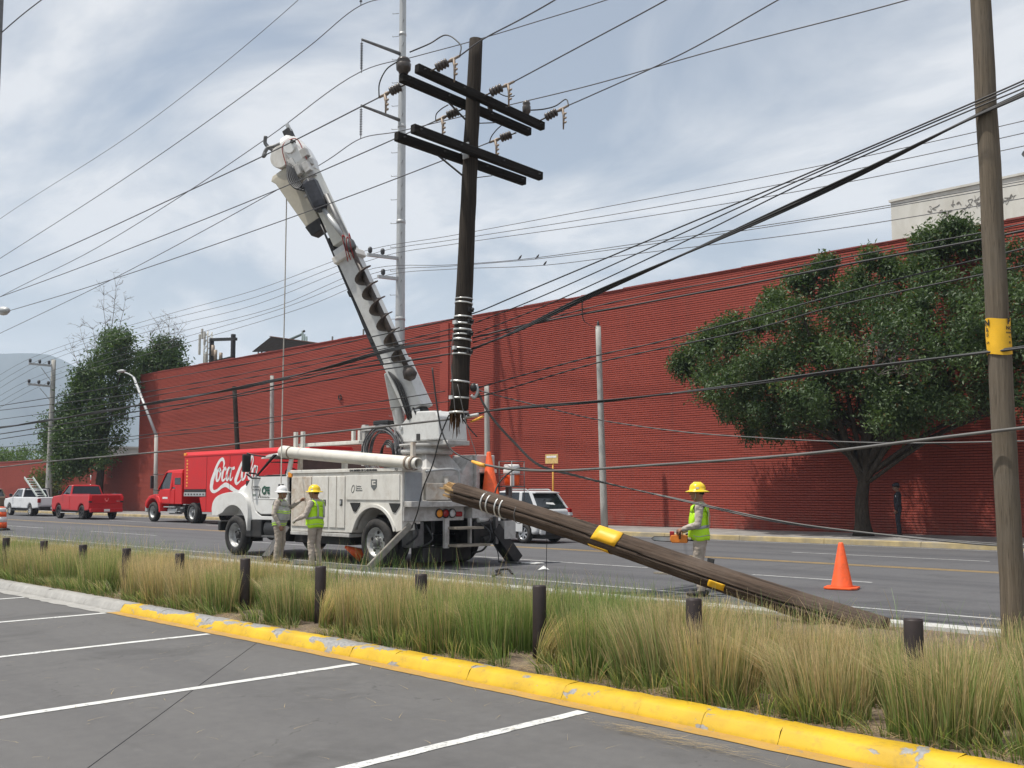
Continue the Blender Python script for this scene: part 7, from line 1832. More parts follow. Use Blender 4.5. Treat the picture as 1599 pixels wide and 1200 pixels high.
        for s in (1, -1):
            c = tz(1) + Vector((-.015, s * .105, sh + .0)); pts = [c + Vector((.115, 0, -.10)), c + Vector((.075, 0, -.005)), c + Vector((0, .0, .028)), c + Vector((-.075, 0, -.005)), c + Vector((-.115, 0, -.10))]
            q = spline(pts, 4); vs = []
            for p in q: vs += [p + Vector((0, -.05, .006)), p + Vector((0, .065, -.012))]
            V.add(vs, [(2 * i, 2 * i + 1, 2 * i + 3, 2 * i + 2) for i in range(len(q) - 1)], 0, True)
        vo = V.build('vest', vest, t, org=(0, 0, 0)); sd_ = vo.modifiers.new('thick', 'SOLIDIFY'); sd_.thickness = .006; sd_.offset = 1
        def band(f0, f1, m, nm):
            b = MB(); rows = []
            for f in (f0, f1):
                c, rx, ry = vr(f, 1.45); rows.append([c + Vector((rx * (1 + .02 * math.sin(5 * q + f * 9)) * math.cos(q), ry * (1 + .02 * math.sin(4 * q - f * 7)) * math.sin(q), .01 * math.sin(3 * q))) for q in [2 * math.pi * j / 32 for j in range(32)]])
            b.rings(rows, 0, True, False, False); bo2 = b.build(nm, m, vo, org=(0, 0, 0)); q = bo2.modifiers.new('thick', 'SOLIDIFY'); q.thickness = .003; q.offset = 1
        for f0, f1, m in stripe: band(f0, f1, m, 'tape_band')
        for s in (1, -1):
            c = tz(1) + Vector((-.015, s * .10, sh)); q = spline([c + Vector((.132, 0, -.34)), c + Vector((.128, 0, -.12)), c + Vector((.083, 0, .0)), c + Vector((0, 0, .038)), c + Vector((-.082, 0, .0)), c + Vector((-.128, 0, -.12)), c + Vector((-.134, 0, -.34))], 4); b = MB(); vs = []
            for p in q: vs += [p + Vector((0, -.025, 0)), p + Vector((0, .025, 0))]
            b.add(vs, [(2 * i, 2 * i + 1, 2 * i + 3, 2 * i + 2) for i in range(len(q) - 1)], 0, True)
            bo2 = b.build('tape_strap', M_reflect if vest is M_hivis else M_hivis, vo, org=(0, 0, 0)); q2 = bo2.modifiers.new('thick', 'SOLIDIFY'); q2.thickness = .004; q2.offset = 0
        if vest is M_hivis: MB().obox(vr(.08)[0] + Vector((vr(.08)[1] * .8, vr(.08)[2] * .62, 0)), Vector((.05, -.04, 0)), Vector((.01, .012, 0)), Vector((0, 0, .07))).build('vest_pocket', vest, vo, .01, org=(0, 0, 0))
    return t
work = dict(skin=M_skin, shirt=M_khaki, trouser=M_khakip, boot=M_boot, glove=M_glove)
stand = dict(hip=.93, sh=1.40, knL=(.03, .10, .51), knR=(.02, -.10, .51), anL=(-.02, .11, .09), anR=(-.03, -.12, .09))
bandsG = [(.22, .32, M_reflect), (-.02, .0, M_reflect)]
# worker holding the chainsaw, seen from his left side
p3 = person('worker in yellow helmet and lime vest holding a chainsaw behind the slanting pole', (-8.86, 13.15, 0.0), R(208), dict(stand, head=(.03, 0, 1.575), look=.25, elL=(.0, .255, 1.10), haL=(.24, .16, 1.02), elR=(.04, -.25, 1.10), haR=(.27, -.02, .98), curlL=.85, curlR=.85, palmL=(0, .3, 1), palmR=(0, -.3, 1), belly=.015), work, 'yellow', M_hivis, bandsG)
# foreman in white helmet pointing, rope at his side
p1 = person('worker in white helmet and silver striped vest raising an arm towards his colleague', (-19.2, 12.25, 0.0), R(36), dict(stand, head=(.05, 0, 1.56), look=-.15, elL=(.10, .26, 1.22), haL=(.42, .14, 1.40), elR=(-.04, -.26, 1.12), haR=(.09, -.24, .86), curlL=.35, curlR=.8, palmL=(0, .3, 1), palmR=(0, -1, .2), belly=.05, lean=(.02, 0)), work, 'white', M_hivis2, [(.42, .455, M_hivis), (.50, .535, M_hivis), (-.14, -.105, M_hivis), (-.06, -.025, M_hivis), (.10, .16, M_reflect)])
# worker with his back three quarters to us
p2 = person('worker in yellow helmet and lime vest talking beside the white utility truck', (-17.66, 12.12, 0.0), R(198), dict(stand, head=(.04, 0, 1.57), look=.35, elL=(.05, .27, 1.10), haL=(.30, .22, 1.02), elR=(.05, -.24, 1.12), haR=(.30, -.08, 1.10), curlL=.6, curlR=.6, palmL=(0, .3, 1), palmR=(0, -.3, 1), belly=.03, gloves=True), work, 'yellow', M_hivis, bandsG)
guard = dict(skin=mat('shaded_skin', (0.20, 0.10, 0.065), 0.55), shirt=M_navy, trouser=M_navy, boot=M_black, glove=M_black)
p4 = person('guard in black uniform and cap standing in the shade of the tree', (-13.95, 32.0, 0.15), R(200), dict(stand, head=(.035, 0, 1.585), nod=.12, elL=(-.02, .24, 1.12), haL=(.05, .22, .86), elR=(-.02, -.24, 1.12), haR=(.05, -.22, .86), curlL=.6, curlR=.6, palmL=(0, 1, 0), palmR=(0, -1, 0), knL=(.01, .08, .51), knR=(.01, -.08, .51), anL=(-.02, .08, .09), anR=(-.03, -.08, .09)), guard, 'cap')
MB().obox((.02, .215, 1.30), (.03, 0, 0), (0, .012, 0), (0, 0, .035)).build('arm_badge', M_conewhite, p4, .01, org=(0, 0, 0))
# chainsaw held in both hands
cs = thing('chainsaw', 'orange chainsaw held low by the worker behind the slanting pole', 'chainsaw', (-8.86, 13.15, 0.0), None, R(208), True)
MB().prism([(.16, .78), (.46, .78), (.50, .84), (.48, .93), (.30, .95), (.16, .92)], .0, .14).build('body', mat('saw_orange', (0.80, 0.24, 0.03), 0.4, var=0.1), cs, .02, org=(0, 0, 0))
MB().prism([(.30, .82), (.46, .80), (.5, .86), (.42, .93), (.3, .93)], -.035, .0).build('clutch_cover', M_trim, cs, .01, org=(0, 0, 0))
MB().tube(spline([(.30, .15, .86), (.29, .17, .98), (.28, .09, 1.02), (.28, -.03, .99), (.29, -.04, .88)], 5), .014, 8).build('front_handle', M_trim, cs, org=(0, 0, 0))
MB().tube(spline([(.17, .07, .84), (.04, .07, .84), (.0, .07, .90), (.06, .07, .98), (.20, .07, .94)], 5), .016, 8).build('rear_handle', M_trim, cs, org=(0, 0, 0))
MB().box((.42, .02, .90), (.50, .12, 1.0)).build('chain_brake', mat('red_plastic', (0.5, 0.03, 0.04), 0.4), cs, .01, org=(0, 0, 0))
MB().prism([(.48, .80), (.82, .82), (.86, .85), (.82, .89), (.48, .89)], -.018, -.010).build('guide_bar', M_steel, cs, .004, org=(0, 0, 0))
MB().tube([(.48, -.014, .795), (.82, -.014, .815), (.87, -.014, .85), (.82, -.014, .895), (.48, -.014, .895)], .007, 5).build('chain', M_darkmetal, cs, org=(0, 0, 0))
cs.scale = (.8, .8, .8)
_h = Vector((math.cos(R(208)), math.sin(R(208)), 0)); cs.location = Vector((-8.86, 13.15, .185)) + _h * .05

# ================================================================ lamp posts and power poles
def lathe_pole(mb, foot, top, r0, r1, n=14, k=8):
    foot, top = Vector(foot), Vector(top)
    mb.tube([foot.lerp(top, i / k) for i in range(k + 1)], [r0 + (r1 - r0) * i / k for i in range(k + 1)], n); return mb
# bent lamp post at the left
lp = thing('street_lamp', 'tall grey lamp post with a kinked mast in front of the dark tree', 'street lamp', (-61.9, 30.2, .15))
f, k1, k2 = Vector((-61.87, 30.2, .15)), Vector((-62.04,30.20,5.25)), Vector((-65.53,30.20,9.29))
MB().tube([f, k1], [.15, .11], 12).build('column', M_conc_pole, lp)
MB().tube([k1, k2], [.10, .08], 12).build('mast', M_steel, lp)
MB().tube(spline([k2, k2 + Vector((-.6, 0, .25)), Vector((-66.93,30.20,9.75))], 5), .05, 8).build('arm', M_steel, lp)
MB().ell(Vector((-67.54,30.20,9.89)), (.55, .2, .11)).build('lamp_head', M_steel, lp)
# lamp whose head pokes in at the left edge
l2 = thing('street_lamp', 'grey street lamp head reaching in at the left edge of the sky', 'street lamp', (-31, 8.9, .1))
MB().tube([(-31.0, 8.9, 0), (-31.0, 8.9, 6.2)], [.10, .07], 12).build('column', M_steel, l2)
c = Vector((-26.68,8.84,6.14))
MB().tube(spline([(-31.0, 8.9, 6.15), (-29.2, 8.9, 6.6), (c.x - .2, c.y, c.z + .03)], 6), .035, 8).build('arm', M_steel, l2)
MB().rings([[c + Vector((x, w * math.cos(q), h * math.sin(q) + z)) for q in [2 * math.pi * j / 14 for j in range(14)]] for x, w, h, z in ((-.35, .05, .05, .03), (-.15, .12, .09, .02), (.1, .14, .10, .0), (.28, .09, .08, -.02), (.34, .02, .03, -.02))], 0, True).build('lamp_head', M_steel, l2)
MB().ell(c + Vector((.08, 0, -.07)), (.17, .10, .05)).build('lens', M_clear, l2)
# mast rising at the very left edge of the picture
lm = thing('sign_mast', 'thin grey mast cut by the top left corner of the picture', 'mast', (-20.3, 6.2, .1))
cm_ = Vector((-19.41,6.16,10.59)); cm2 = Vector((-19.41,6.16,9.12))
MB().tube([(cm2.x - .3, cm2.y, .1), cm2, cm_, cm_ + Vector((.02, 0, 3))], [.10, .07, .07, .06], 12).build('mast', M_steel_dk, lm)
# far power pole with two crossarms
fp = thing('power_pole', 'pale power pole with two crossarms standing behind the white pickup', 'utility pole', (-79.0, 30, .15))
lathe_pole(MB(), (-79.05, 30, .15), (-78.97,30.00,11.73), .26, .16).build('pole', M_conc_pole, fp)
def xarm(pts, root, ins):
    (a, b) = pts; a, b = Vector(a), Vector(b)
    o = MB().bar(a, b, .13, .15).build('crossarm', M_steel, root, .01)
    for t_ in ins:
        p = a.lerp(b, t_); MB().lathe([(.05, 0), (.05, .1), (.10, .14), (.11, .3), (.06, .38)], p, n=10).build('pin_insulator', M_insgrey, o)
    return o
LA = ((-79.00,28.18,11.27), (-79.00,30.17,11.25)); LB = ((-79.00,28.15,9.71), (-79.00,30.18,9.66))
xarm(LA, fp, (.05, .4, .75)); xarm(LB, fp, (.05, .4, .75))
MB().bar((-79.00,29.08,11.06), (-79.00,29.93,9.99), .07, .03).build('brace', M_steel, fp); MB().bar((-79.00,29.04,9.48), (-79.00,29.83,8.60), .07, .03).build('brace', M_steel, fp)
# tall steel transmission pole
SX_, SY_ = -36.95, 30.0
sp = thing('transmission_pole', 'very tall pale steel pole with climbing pegs rising behind the boom', 'utility pole', (SX_, SY_, .15))
rS = lambda z: .27 - .0042 * z
MB().tube([(SX_, SY_, .15 + i * 2.5) for i in range(13)], [rS(i * 2.5) for i in range(13)], 12).build('pole', M_steel, sp)
for k in range(44):
    z = 4.0 + k * .58; s = (1 if k % 2 else -1)
    p = Vector((SX_ + .16 * s, SY_ - .12, z)); q = p + Vector((.26 * s, -.16, 0.0))
    MB().cyl(p, q, .013, n=5).cyl(q, q + Vector((0, 0, .05)), .013, n=5).build('climbing_peg', M_steel_dk, sp)
for z in (5.2, 9.8, 14.5, 19.2, 23.8): MB().lathe([(rS(z), -.08), (rS(z) + .015, -.08), (rS(z) + .015, .08), (rS(z), .08)], (SX_, SY_, z), n=12, cap=False).build('joint_collar', M_steel, sp)
def davit(a, b, hang):
    o = MB().tube([a, b], [.09, .06], 8).build('davit_arm', M_steel_dk, sp)
    p = Vector(b); d = MB().cyl(p, p + Vector((0, 0, -hang)), .018, n=6)
    for k in range(16): d.lathe([(.02, -.012), (.075, 0), (.02, .012)], p + Vector((0, 0, -.2 - k * (hang - .4) / 15)), n=8)
    d.build('suspension_insulator', M_insgrey, o, kind='stuff'); return p + Vector((0, 0, -hang))
dv1 = davit((-36.95,29.82,22.78), (-36.95,27.55,22.74), 1.62); dv2 = davit((-36.95,29.86,19.48), (-36.95,27.56,19.56), 1.6); dv0 = davit((-36.95,29.78,26.12), (-36.95,27.47,25.95), 1.6)
sa_ = xarm(((-36.95,28.03,12.57), (-36.95,29.86,12.70)), sp, (.08, .48)); xarm(((-36.95,28.64,11.64), (-36.95,29.87,11.71)), sp, (.25,))
# plain concrete posts along the red building
def cpost(label, px_foot, px_top, name='concrete_post', m=M_conc_pole, r0=.15, r1=.11, Y=31.2, cat='post'):
    a, b = Vector(px_foot), Vector(px_top); a.z = .15
    t = thing(name, label, cat, a)
    lathe_pole(MB(), a, b, r0, r1, 12).build('post', m, t)
    MB().lathe([(r1, 0), (r1 * .9, .04), (.001, .05)], b, n=12).build('cap', m, t); return t, b
c1, c1t = cpost('concrete post with a cable drop beside the worker with the chainsaw', (-25.83,31.60,0.39), (-26.09,31.60,8.34), Y=31.6)
c2, _ = cpost('short concrete post half hidden behind the orange cone on the truck', (-32.16,31.20,0.69), (-32.25,31.20,6.33))
c3, _ = cpost('concrete post standing above the delivery truck box', (-49.77,31.20,0.44), (-49.97,31.20,8.20))
c4, _ = cpost('dark wooden post leaning slightly behind the delivery truck', (-53.09,31.20,0.58), (-54.12,31.20,7.87), 'wooden_post', M_polewood, .16, .13)
MB().lathe([(.07, 0), (.06, .05), (.05, .2), (.02, .25)], c1t, n=8).build('cable_hook', M_cable, c1)
# small yellow street sign
sg = thing('street_sign', 'small yellow sign plate on a thin yellow post by the red building', 'sign', (-27.6, 30.5, .15))
M_signy = mat('sign_post_yellow', (0.62, 0.33, 0.05), 0.6, var=0.15)
MB().cyl((-27.62, 30.5, .15), (-27.62, 30.5, 3.1), .035, n=8).build('post', M_signy, sg)
MB().box((-28.0, 30.44, 2.74), (-27.3, 30.47, 3.12)).build('plate', mat('sign_face', (0.62, 0.42, 0.16), 0.5, var=0.25, scale=9), sg, .01)
MB().box((-27.92, 30.432, 2.98), (-27.38, 30.439, 3.06)).build('plate_border', M_conewhite, sg)

# ================================================================ wires
WG = {}
def wire(pts, r, label, group=None, m=None, name='power_line', k=8, twist=0, cat='wire'):
    pts = [Vector(p) for p in pts]
    if group:                                                # run on towards the next poles, beyond the picture
        for a, b, e in ((pts[1], pts[0], 0), (pts[-2], pts[-1], 1)):
            if abs(b.x - HX) > 3 and b.z > 1.5:
                d = b - a; h = math.hypot(d.x, d.y)
                x2 = b + Vector((d.x / h * 14, d.y / h * 14, max(-.03, min(.03, d.z / h)) * 14)); x3 = x2 + Vector((d.x / h * 30, d.y / h * 30, 0))
                pts = [x3, x2] + pts if e == 0 else pts + [x2, x3]
    q = spline(pts, k); mb = MB()
    mb.tube(q, r, 6)
    if twist:                                                # lashed bundle: a second and third strand winding round
        for s in range(twist):
            ph = s * 6.28 / twist; L = 0; qq = []
            for i, p in enumerate(q):
                if i: L += (p - q[i - 1]).length
                qq.append(p + Vector((0, math.cos(ph + L * .9) * r * 1.7, math.sin(ph + L * .9) * r * 1.7)))
            mb.tube(qq, r * .8, 5)
    c = Vector(q[len(q) // 2])
    o = mb.build(name, m or M_wire, None, org=c)
    tag(o, label, cat, group); return o
# distribution conductors tied to the hanging pole
pl = 'power lines tied to the hanging pole'
wire([(-11.95,9.25,7.63), (-14.97,9.20,7.47), (-17.79,9.20,7.41), (-28.07,9.20,7.29), (-92.25,9.20,8.79)], .011, 'power line leaving the left end of the topmost crossarm towards lower left', pl)
wire([(-11.95,10.40,7.57), (-16.68,10.55,7.52), (-32.27,10.60,7.51), (-106.07,10.60,9.45)], .011, 'power line leaving the hanging pole itself and passing in front of the boom head', pl)
wire([(-11.95,11.61,7.52), (-16.16,11.70,7.46), (-26.54,11.70,7.41), (-33.59,11.70,7.51), (-116.85,11.70,9.79)], .011, 'lowest power line from the hanging pole crossing the middle of the boom', pl)
wire([(-10.75,9.83,8.10), (-10.00,9.60,8.04), (-9.24,9.60,8.08), (-8.63,9.60,8.13), (-6.28,9.60,8.46)], .011, 'power line rising from the topmost crossarm insulator left of the pole top', pl)
wire([(-10.75,10.99,8.05), (-9.13,10.90,8.15), (-7.76,10.90,8.29), (-5.33,10.90,8.62)], .011, 'power line rising right from the insulator beside the hanging pole', pl)
wire([(-10.75,12.29,8.03), (-10.23,12.20,8.01), (-8.35,12.20,8.16), (-6.79,12.20,8.42), (-4.31,12.20,8.83)], .011, 'power line rising from the right tip of the upper crossarm', pl)
# transmission conductors on the steel pole
tl = 'high lines carried by the tall steel pole'
YT = 27.5
wire([(-152.13,27.50,18.43), (-84.43,27.50,23.35), (-58.00,27.50,24.55), (-42.25,27.50,26.53), (-35.28,27.50,28.04)], .016, 'thin high line crossing the top left of the sky above all the others', tl)
wire([(-151.52,27.50,15.93), (-84.07,27.50,20.07), (-56.19,27.50,22.09), (-41.37,27.50,23.73), (-36.91,27.50,24.39), (-33.39,27.50,23.62), (-23.64,27.50,22.17)], .022, 'second high line across the upper left sky ending under the frame top', tl)
wire([(-150.51,27.50,11.82), (-83.71,27.50,16.93), (-65.87,27.50,17.76), (-53.19,27.50,18.97), (-44.78,27.50,20.03), (-36.90,27.50,21.16), (-32.92,27.50,20.65), (-29.23,27.50,20.16), (-25.21,27.50,19.72), (-22.18,27.50,19.41), (-15.62,27.50,18.97)], .022, 'high line hung from the upper insulator of the steel pole', tl)
wire([(-120.60,27.50,11.98), (-72.50,27.50,14.65), (-62.39,27.50,15.33), (-44.43,27.50,16.96), (-39.47,27.50,17.54), (-36.89,27.50,17.94), (-34.20,27.50,17.58), (-29.76,27.50,17.12), (-27.15,27.50,16.86), (-23.05,27.50,16.45), (-17.33,27.50,16.06), (-11.25,27.50,15.53), (-8.16,27.50,15.39)], .022, 'high line hung from the lower insulator of the steel pole', tl)
wire([(-19.37,6.20,10.08), (-19.12,6.45,10.41), (-18.85,6.72,10.73), (-18.07,7.48,11.58)], .011, 'short length of wire in the very top left corner')
# six thin service lines on the small brackets
for i, (lx, ly, mx, my, ends) in enumerate(((46,562,578,392,((700,369),(1300,255),(1599,189))), (61,564,590,394,((700,376),(1300,272),(1599,208))), (74,566,598,398,((700,383),(1300,289),(1599,228))))):
    pass
M_thin = M_wire
def svc(pts, lab, g): wire(pts, .013, lab, g, M_thin, 'service_line', 6)
ua = 'thin service lines on the upper bracket of the steel pole'; ub = 'thin service lines on the lower bracket of the steel pole'
LU = 'thin service line running from the far power pole over the steel pole upper bracket'; LL = 'thin service line running from the far power pole over the steel pole lower bracket'
svc([(-96.97,29.00,9.98), (-81.06,29.00,11.93), (-58.65,29.00,12.57), (-48.22,29.00,12.66), (-37.51,28.60,13.01), (-31.98,28.60,12.65), (-21.60,28.60,12.09), (-14.20,28.60,11.73), (-8.67,28.60,11.61), (-5.66,28.60,11.62)], LU, ua)
svc([(-97.89,29.30,9.49), (-79.91,29.30,11.75), (-59.24,29.30,12.35), (-48.71,29.30,12.37), (-37.09,29.00,12.94), (-32.43,29.00,12.61), (-21.91,29.00,11.88), (-14.41,29.00,11.53), (-8.80,29.00,11.41), (-5.75,29.00,11.43)], LU, ua)
svc([(-98.82,29.60,8.98), (-78.91,29.60,11.59), (-59.82,29.60,12.01), (-49.19,29.60,12.05), (-37.45,29.40,12.83), (-32.87,29.40,12.56), (-22.21,29.40,11.74), (-14.62,29.40,11.31), (-8.93,29.40,11.18), (-5.85,29.40,11.20)], LU, ua)
svc([(-96.73,29.00,8.15), (-81.16,29.00,10.24), (-58.57,29.00,11.27), (-46.26,29.00,11.44), (-37.15,28.60,12.06), (-31.97,28.60,11.38), (-27.65,28.60,10.91), (-21.62,28.60,10.52), (-14.24,28.60,10.11), (-8.73,28.60,9.96), (-5.73,28.60,9.90)], LL, ub)
svc([(-97.67,29.30,7.75), (-80.01,29.30,10.07), (-59.15,29.30,10.92), (-45.73,29.30,11.41), (-37.12,29.00,11.97), (-32.42,29.00,11.46), (-27.08,29.00,10.91), (-21.92,29.00,10.55), (-14.44,29.00,10.17), (-8.85,29.00,10.00), (-5.82,29.00,9.93)], LL, ub)
svc([(-98.61,29.60,7.35), (-78.88,29.60,9.91), (-59.74,29.60,10.61), (-44.37,29.60,11.28), (-37.24,29.40,11.86), (-32.87,29.40,11.46), (-27.03,29.40,10.71), (-22.23,29.40,10.39), (-14.65,29.40,9.88), (-8.99,29.40,9.71), (-5.91,29.40,9.63)], LL, ub)
# three doves perched on the service lines
M_dove = mat('dove_grey', (0.07, 0.065, 0.065), 0.8)
for i, (p, lab) in enumerate((((-27.65,28.60,10.95), 'small grey bird, leftmost of the three on the wires'), ((-27.07,29.00,10.95), 'small grey bird, middle one of the three on the wires'), ((-27.02,29.40,10.74), 'small grey bird sitting alone on the lower wire'))):
    b = thing('bird', lab, 'bird', p, 'birds on the wires', local=True)
    rs = [[Vector((x, w * math.cos(q), z + w * 1.05 * math.sin(q))) * .62 for q in [2 * math.pi * j / 10 for j in range(10)]] for x, z, w in ((-.20, -.02, .012), (-.12, .0, .03), (-.03, .06, .062), (.05, .10, .066), (.09, .15, .042), (.115, .18, .036), (.14, .18, .02), (.165, .172, .005))]
    MB().rings(rs, 0, True).build('body', M_dove, b, org=(0, 0, 0)); MB().tube([(.0, 0, .05), (.0, 0, -.02)], .008, 5).build('leg', M_dove, b, org=(0, 0, 0))
# telephone and secondary cables between the hanging pole and the right pole
yH, yR = 10.75, 11.0
tc_ = 'cables strung between the hanging pole and the timber pole'
def cab(pts, r, lab, m=M_cable, tw=0, g=tc_, name='cable'): return wire(pts, r, lab, g, m, name, 10, tw, 'cable')
cab([(-56.62,10.40,4.24), (-31.29,10.40,4.11), (-20.36,10.40,4.11), (-16.55,10.40,4.14), (-13.40,10.40,4.23), (-11.50,10.45,4.30), (-11.22,10.60,4.37), (-10.41,10.60,4.50), (-8.00,10.60,4.90), (-5.80,10.70,5.31), (-3.71,10.85,5.74), (-3.29,10.90,5.84), (-2.40,10.90,6.03)], .010, 'uppermost telephone cable sloping up from the hanging pole to the timber pole top')
cab([(-11.22,10.60,4.21), (-10.01,10.60,4.40), (-7.75,10.70,4.88), (-5.66,10.75,5.32), (-3.71,10.85,5.71), (-3.29,10.90,5.81), (-2.40,10.90,5.99)], .009, 'second telephone cable below the uppermost one on the right')
cab([(-11.22,10.60,4.04), (-9.63,10.60,4.31), (-7.44,10.70,4.82), (-5.50,10.75,5.30), (-3.71,10.85,5.67), (-3.29,10.90,5.76), (-2.40,10.90,5.93)], .009, 'third telephone cable just above the thick black bundle on the right')
cab([(-11.27,10.60,3.81), (-10.43,10.62,3.97), (-9.08,10.65,4.30), (-7.00,10.70,4.75), (-5.20,10.78,5.18), (-3.72,10.86,5.59), (-3.29,10.90,5.70), (-2.40,10.90,5.90)], .016, 'thick black lashed bundle rising from the hanging pole to the timber pole', tw=2)
cab([(-11.28,10.60,3.98), (-10.80,11.00,4.13), (-10.30,11.20,4.20), (-8.55,11.60,4.33), (-7.06,11.90,4.43), (-5.40,12.00,4.50), (-4.11,12.00,4.52), (-3.68,12.00,4.54), (-2.43,12.00,4.60)], .014, 'black cable passing low across the top of the red building on the right')
cab([(-11.27,10.60,3.91), (-9.75,11.30,4.30), (-8.62,11.70,4.46), (-7.12,12.00,4.56), (-5.48,12.20,4.64), (-4.18,12.20,4.65), (-3.74,12.20,4.67), (-2.46,12.20,4.70)], .009, 'thin dark cable along the red building just above the thicker one')
cab([(-11.27,10.60,3.18), (-11.16,10.80,3.25), (-9.37,11.30,3.59), (-8.56,11.60,3.72), (-7.07,11.90,3.96), (-5.45,12.10,4.20), (-4.16,12.10,4.32), (-3.72,12.10,4.36), (-2.45,12.10,4.47)], .010, 'dark cable crossing the upper crown of the street tree')
cab([(-11.27,10.60,3.04), (-11.08,10.80,3.11), (-9.38,11.30,3.48), (-8.56,11.60,3.62), (-7.07,11.90,3.80), (-5.94,12.00,3.98), (-4.16,12.10,4.13), (-3.73,12.10,4.16), (-2.46,12.10,4.27)], .010, 'dark cable crossing the street tree crown below its upper twigs')
cab([(-11.44,10.60,2.75), (-11.01,10.65,2.82), (-8.90,10.75,2.84), (-6.46,10.85,2.94), (-5.40,10.88,3.00), (-3.73,10.90,3.05), (-3.39,10.90,3.06), (-2.26,10.90,3.11)], .013, 'pair of black cables from the torn pole end across the middle of the tree', tw=1)
cab([(-10.92,10.30,2.03), (-10.12,10.30,1.92), (-9.46,10.40,1.89), (-7.77,10.50,1.94), (-5.57,10.60,2.04), (-4.38,10.70,2.15), (-3.39,10.80,2.24), (-2.27,10.80,2.32)], .017, 'thick grey cable sagging below the tree crown to the right edge', M_cablegrey)
cab([(-11.21,10.60,3.19), (-11.19,10.90,2.78), (-11.03,11.30,2.34), (-10.83,11.60,2.02), (-10.37,12.00,1.84), (-8.61,12.40,1.47), (-7.07,12.60,1.18), (-5.56,12.70,1.03), (-4.80,12.80,0.97), (-3.95,12.90,0.93)], .013, 'grey twin cable drooping across the red building down to the right', M_cablegrey, 1)
cab([(-11.17,10.60,3.16), (-11.08,10.80,3.11), (-10.37,11.60,2.85), (-9.97,12.00,2.72), (-8.70,12.60,2.49), (-7.64,12.80,2.38), (-6.94,13.00,2.32), (-5.66,13.00,2.24), (-4.09,13.00,2.21), (-2.74,13.00,2.20)], .009, 'thin pale cable dipping from the hanging pole and running level under the tree', M_cablegrey)
cab([(-11.88,10.30,3.54), (-11.77,10.30,2.97), (-11.64,10.30,2.52), (-11.42,10.30,2.24), (-10.92,10.30,2.04)], .013, 'loose black cable hanging past the turret into the orange sleeve', g=None)
cab([(-11.54,10.35,2.78), (-11.73,10.35,2.47), (-11.91,10.35,2.03), (-12.21,10.40,1.63), (-12.39,10.45,1.27), (-12.59,10.50,1.02)], .011, 'loose black cable dropping across the rear corner of the truck body', g=None)
sl = tag(MB().tube([(-10.95,10.29,2.05), (-10.77,10.29,2.00), (-10.67,10.29,1.98)], [.02, .034, .03], 8).build('cable_sleeve', M_yclamp, None), 'orange yellow sleeve on the cable above the split pole end', 'sleeve')
sl2 = tag(MB().tube([(-11.26,10.55,2.67), (-11.09,10.55,2.71), (-10.99,10.55,2.74)], [.012, .022, .018], 8).build('cable_sleeve', M_yclamp, None), 'orange sleeve on the cable right of the torn pole end', 'sleeve')
# cable slung under the split end of the fallen pole
cab([(-10.41,10.20,1.26), (-10.46,10.33,1.67), (-10.44,10.63,1.91), (-9.64,10.40,1.90)], .012, 'dark sling cable taking the weight of the split pole', g=None, name='sling_cable')
for a, b in (((-10.54,10.60,3.21), 0),): pass
lo_ = 'cables running left from the hanging pole'
def cabl(pts, r, lab, m=M_cable, tw=0): return cab(pts, r, lab, m, tw, lo_)
cabl([(-11.64,10.50,3.97), (-12.61,10.45,3.97), (-13.22,10.40,3.94), (-14.54,10.30,3.80), (-17.57,10.20,3.62), (-21.77,10.20,3.54), (-30.62,10.20,3.43), (-55.34,10.20,3.42)], .014, 'black lashed cable in front of the boom, running to the left edge', tw=2)
cabl([(-11.67,10.50,3.88), (-13.22,10.40,3.82), (-16.38,10.30,3.67), (-21.77,10.20,3.56), (-25.64,10.20,3.47), (-30.62,10.20,3.41), (-55.32,10.20,3.33)], .010, 'black cable tucked just under the lashed one on the left')
cabl([(-11.68,10.50,3.76), (-12.61,10.45,3.74), (-14.67,10.40,3.71), (-17.76,10.30,3.52), (-21.98,10.30,3.43), (-30.90,10.30,3.26), (-55.79,10.30,3.08)], .013, 'dark cable crossing the boom sleeve, below the lashed cable on the left')
cabl([(-11.88,10.50,3.65), (-13.28,10.45,3.65), (-14.67,10.40,3.59), (-17.82,10.35,3.49), (-22.07,10.35,3.32), (-31.03,10.35,3.12), (-56.00,10.35,2.84)], .011, 'cable with a capped end near the pole, running left under the dark pair')
cabl([(-11.55,10.50,4.16), (-13.22,10.40,4.05), (-16.39,10.30,3.94), (-21.79,10.20,3.82), (-25.67,10.20,3.86), (-30.68,10.20,3.93), (-55.56,10.20,4.31)], .009, 'thin cable across the red building just under the uppermost one on the left')
cabl([(-11.55,10.50,4.08), (-13.22,10.40,3.99), (-16.39,10.30,3.84), (-21.78,10.20,3.70), (-25.66,10.20,3.66), (-30.65,10.20,3.67), (-55.45,10.20,3.89)], .008, 'very thin cable midway down the red building on the left')
cabl([(-11.80,10.50,3.18), (-13.21,10.40,3.11), (-14.66,10.40,3.07), (-17.72,10.30,2.96), (-21.94,10.30,2.87), (-30.85,10.30,2.87), (-55.73,10.30,2.84)], .008, 'thin line low on the red building, capped near the turret')
cabl([(-11.69,10.50,3.01), (-13.21,10.40,2.98), (-14.66,10.40,2.98), (-17.71,10.30,2.86), (-21.94,10.30,2.80), (-30.84,10.30,2.72), (-55.69,10.30,2.66)], .007, 'faint line low on the red building over the delivery truck cab')
cabl([(-11.69,10.50,2.73), (-13.20,10.40,2.68), (-15.37,10.35,2.62), (-18.72,10.30,2.51), (-21.63,10.30,2.46), (-27.04,10.30,2.39), (-30.79,10.30,2.30), (-55.54,10.30,2.07)], .017, 'thick grey cable lowest of all, over the truck turret and delivery truck', M_cablegrey)
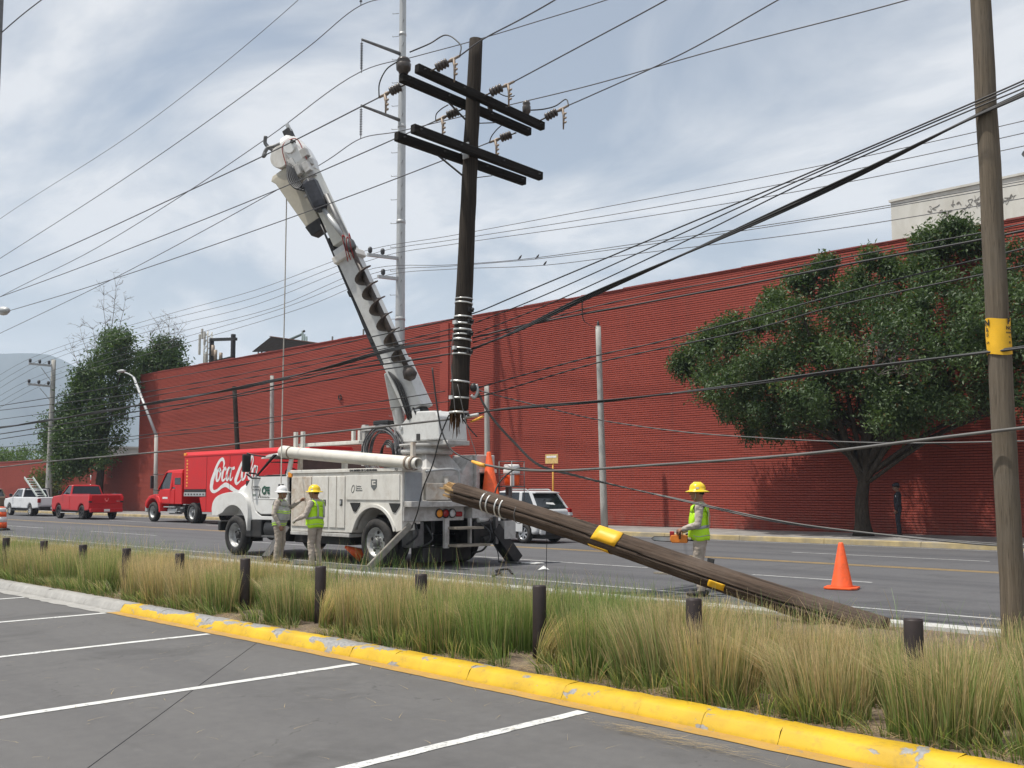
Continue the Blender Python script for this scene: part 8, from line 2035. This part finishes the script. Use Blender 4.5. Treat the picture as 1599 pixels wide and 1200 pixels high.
# drop to the concrete post and small loose ends
cab([(-9.09,10.66,4.30), (-10.23,12.00,4.41), (-16.86,20.00,5.99), (-25.99,31.40,8.25)], .010, 'short black drop cable from the bundle to the concrete post', g=None, name='drop_cable')
cab([(-11.32,10.33,3.24), (-11.15,10.35,2.65), (-10.97,10.40,2.14)], .006, 'thin pale wire hanging from the torn end of the pole', M_cablegrey, g=None, name='loose_wire')
cab([(-11.41,10.52,2.72), (-11.32,10.61,2.55), (-11.18,10.61,2.44)], .010, 'short dark stub of cable below the torn pole end', g=None, name='loose_wire')
cab([(-9.60,10.47,0.97), (-9.61,10.47,0.67), (-9.61,10.46,0.29)], .005, 'hair thin wire hanging straight down from the slanting pole', g=None, name='loose_wire')
for px, lab in ((558, 'hair thin wire hanging past the wheel of the utility truck'),): pass
# metal hooks and clamp where the cables meet the torn pole
hk = thing('cable_clamp', 'shiny clamp and hook holding cables right of the hanging pole', 'clamp', (-11.20,10.59,3.16))
MB().ell((-11.22,10.57,3.20), (.06, .06, .07)).build('shackle', M_darkmetal, hk)
MB().tube(spline([(-11.19,10.60,3.25), (-11.17,10.61,3.14), (-11.21,10.57,3.04), (-11.24,10.54,3.08)], 5), .025, 7).build('hook', M_steel, hk)
MB().tube(spline([(-11.32,10.46,2.74), (-11.25,10.54,2.76), (-11.16,10.63,2.78)], 4), .03, 7).build('strain_clamp', M_steel, hk)
cab([(-20.82,29.00,8.37), (-25.02,29.00,8.93), (-27.04,29.00,9.21)], .004, 'x', g=None) if False else None
flush_texts()

# ================================================================ haze in the valley air
hm = bpy.data.materials.new('valley_haze'); hm.use_nodes = True
hn = hm.node_tree.nodes; hn.remove(hn['Principled BSDF'])
pv = hn.new('ShaderNodeVolumePrincipled'); pv.inputs['Color'].default_value = (0.70, 0.83, 1.0, 1); pv.inputs['Density'].default_value = 0.00027
hm.node_tree.links.new(pv.outputs[0], hn['Material Output'].inputs['Volume'])
hzb = MB().box((-3920, -1220, -3), (1220, 3620, 430)).build('haze', hm, None, kind='stuff')
